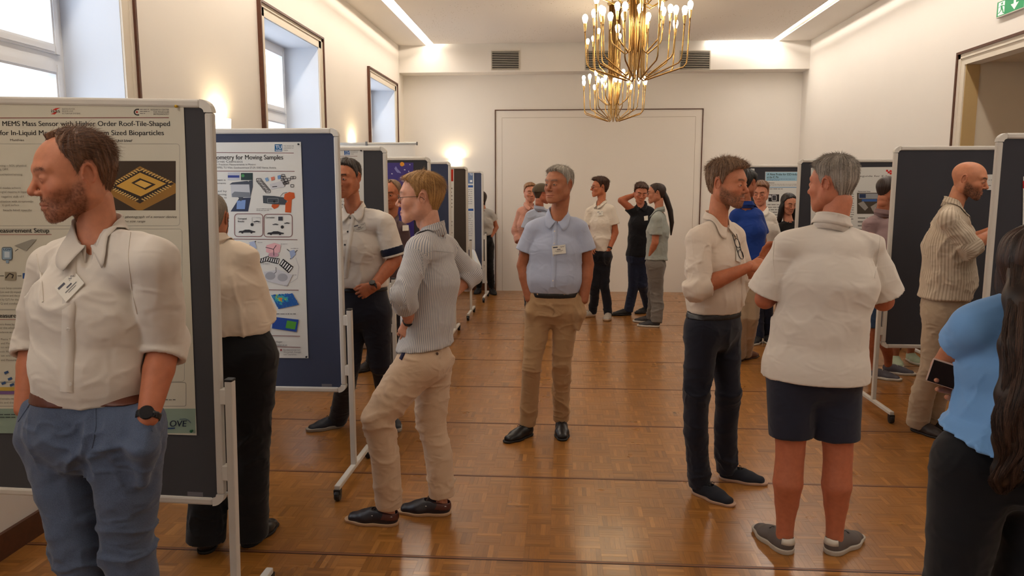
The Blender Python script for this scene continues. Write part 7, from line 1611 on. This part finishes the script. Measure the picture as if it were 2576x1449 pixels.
P16 = person(dict(label='dark-haired woman in a black top looking down in front of the blue-headed poster', D=9.0, lod=1, seed=16, head=(1984, 512, 0), face=(32, 20, 0), chest=20, girth=.82, skin=(196, 132, 104), armg=.85, hs=.95,
    sA=(1966, 572, 0), sB=(2004, 572, 0), eA=(1958, 625, 0), eB=(2010, 625, 0), wA=(1970, 660, -.15), wB=(2000, 660, -.15), handA='relax', handB='relax', hA=(1975, 670, 0), hB=(1996, 670, 0), kA=(1974, 750, 0), kB=(1997, 750, 0), footA=(1974, 838, 0), footB=(2000, 838, 10), belt=(1985, 655),
    hair=H('long', (20, 15, 14), (46, 36, 32), top=.012, side=.012, rough=.004), shirt=dict(mat=fabric('top_black', srgb((22, 18, 18))), end=.5, collar=False), trousers=dict(mat=fabric('trousers_black', (0, 0, 0)), leg=.9)))
lh_ = [P16['H2W'](np.array([q]))[0] for q in ((.066, -.01, .03), (.080, .0, -.05), (.086, .02, -.13), (.088, .03, -.20), (.07, .03, -.26))]; rh_ = [P16['H2W'](np.array([q]))[0] for q in ((-.066, -.01, .03), (-.080, .0, -.05), (-.086, .02, -.13), (-.088, .03, -.20), (-.07, .03, -.26))]
mb = MB(); mb.tube([tuple(p) for p in lh_], [.028, .034, .034, .03, .008], 10); mb.tube([tuple(p) for p in rh_], [.028, .034, .034, .03, .008], 10); P16['par'](mb.build('long_hair', hair_mat('blackhair', (20, 15, 14), (46, 36, 32)), P16['root'], smooth=True))
P18 = person(dict(label='balding man in a mauve shirt and denim shorts facing the poster with the red logo', D=6.75, lod=1, seed=18, barelegs=True, head=(2234, 479, 0), face=(140, 8, 0), chest=135, pelvis=110, girth=1.02, skin=(184, 116, 86),
    sA=(2190, 562, 0), sB=(2250, 560, .05), eA=(2182, 640, 0), eB=(2272, 635, .1), wA=(2215, 690, .15), wB=(2275, 680, .2), handA='relax', handB='relax', hA=(2204, 735, 0), hB=(2236, 735, 0), kA=(2193, 838, 0), kB=(2232, 838, .05), footA=(2214, 952, 84), footB=(2250, 940, 95), belt=(2222, 705),
    hair=H('bald', (40, 30, 26), (66, 52, 46), top=.004, side=.004, rough=.002), shirt=dict(mat=fabric('shirt_mauve', srgb((150, 124, 124))), end=.7), trousers=dict(mat=fabric('denim_blue', srgb((54, 74, 104)), mottled=.15), end='short', frac=.85), shoe='sneaker', shoem=(M('shoe_canvas_grey', srgb((84, 80, 88)), .8), M('sole_canvas', srgb((200, 192, 180)), .6), M('lace_white', srgb((200, 196, 188)), .8))))
P21 = person(dict(label='person behind the dark right board, only bare calves and pale green sneakers showing below it', D=7.25, lod=2, seed=21, barelegs=True, head=(2292, 500, 0), face=(10, 0, 0), chest=5, girth=.9, skin=(184, 124, 96),
    sA=(2268, 565, 0), sB=(2316, 565, 0), eA=(2262, 640, 0), eB=(2322, 640, 0), wA=(2268, 700, -.05), wB=(2316, 700, -.05), hA=(2278, 715, 0), hB=(2306, 715, 0), kA=(2262, 810, 0), kB=(2300, 810, 0), footA=(2254, 918, 14), footB=(2296, 910, 24), belt=(2292, 690),
    hair=H('short', (60, 44, 34), (90, 70, 56)), shirt=dict(mat=WH, end=.6), trousers=dict(mat=fabric('shorts_navy', (0, 0, 0)), end='short', frac=.8), shoe='sneaker', shoem=SHO('mint', (170, 184, 158), (196, 190, 176), .8)))
finish_texts()
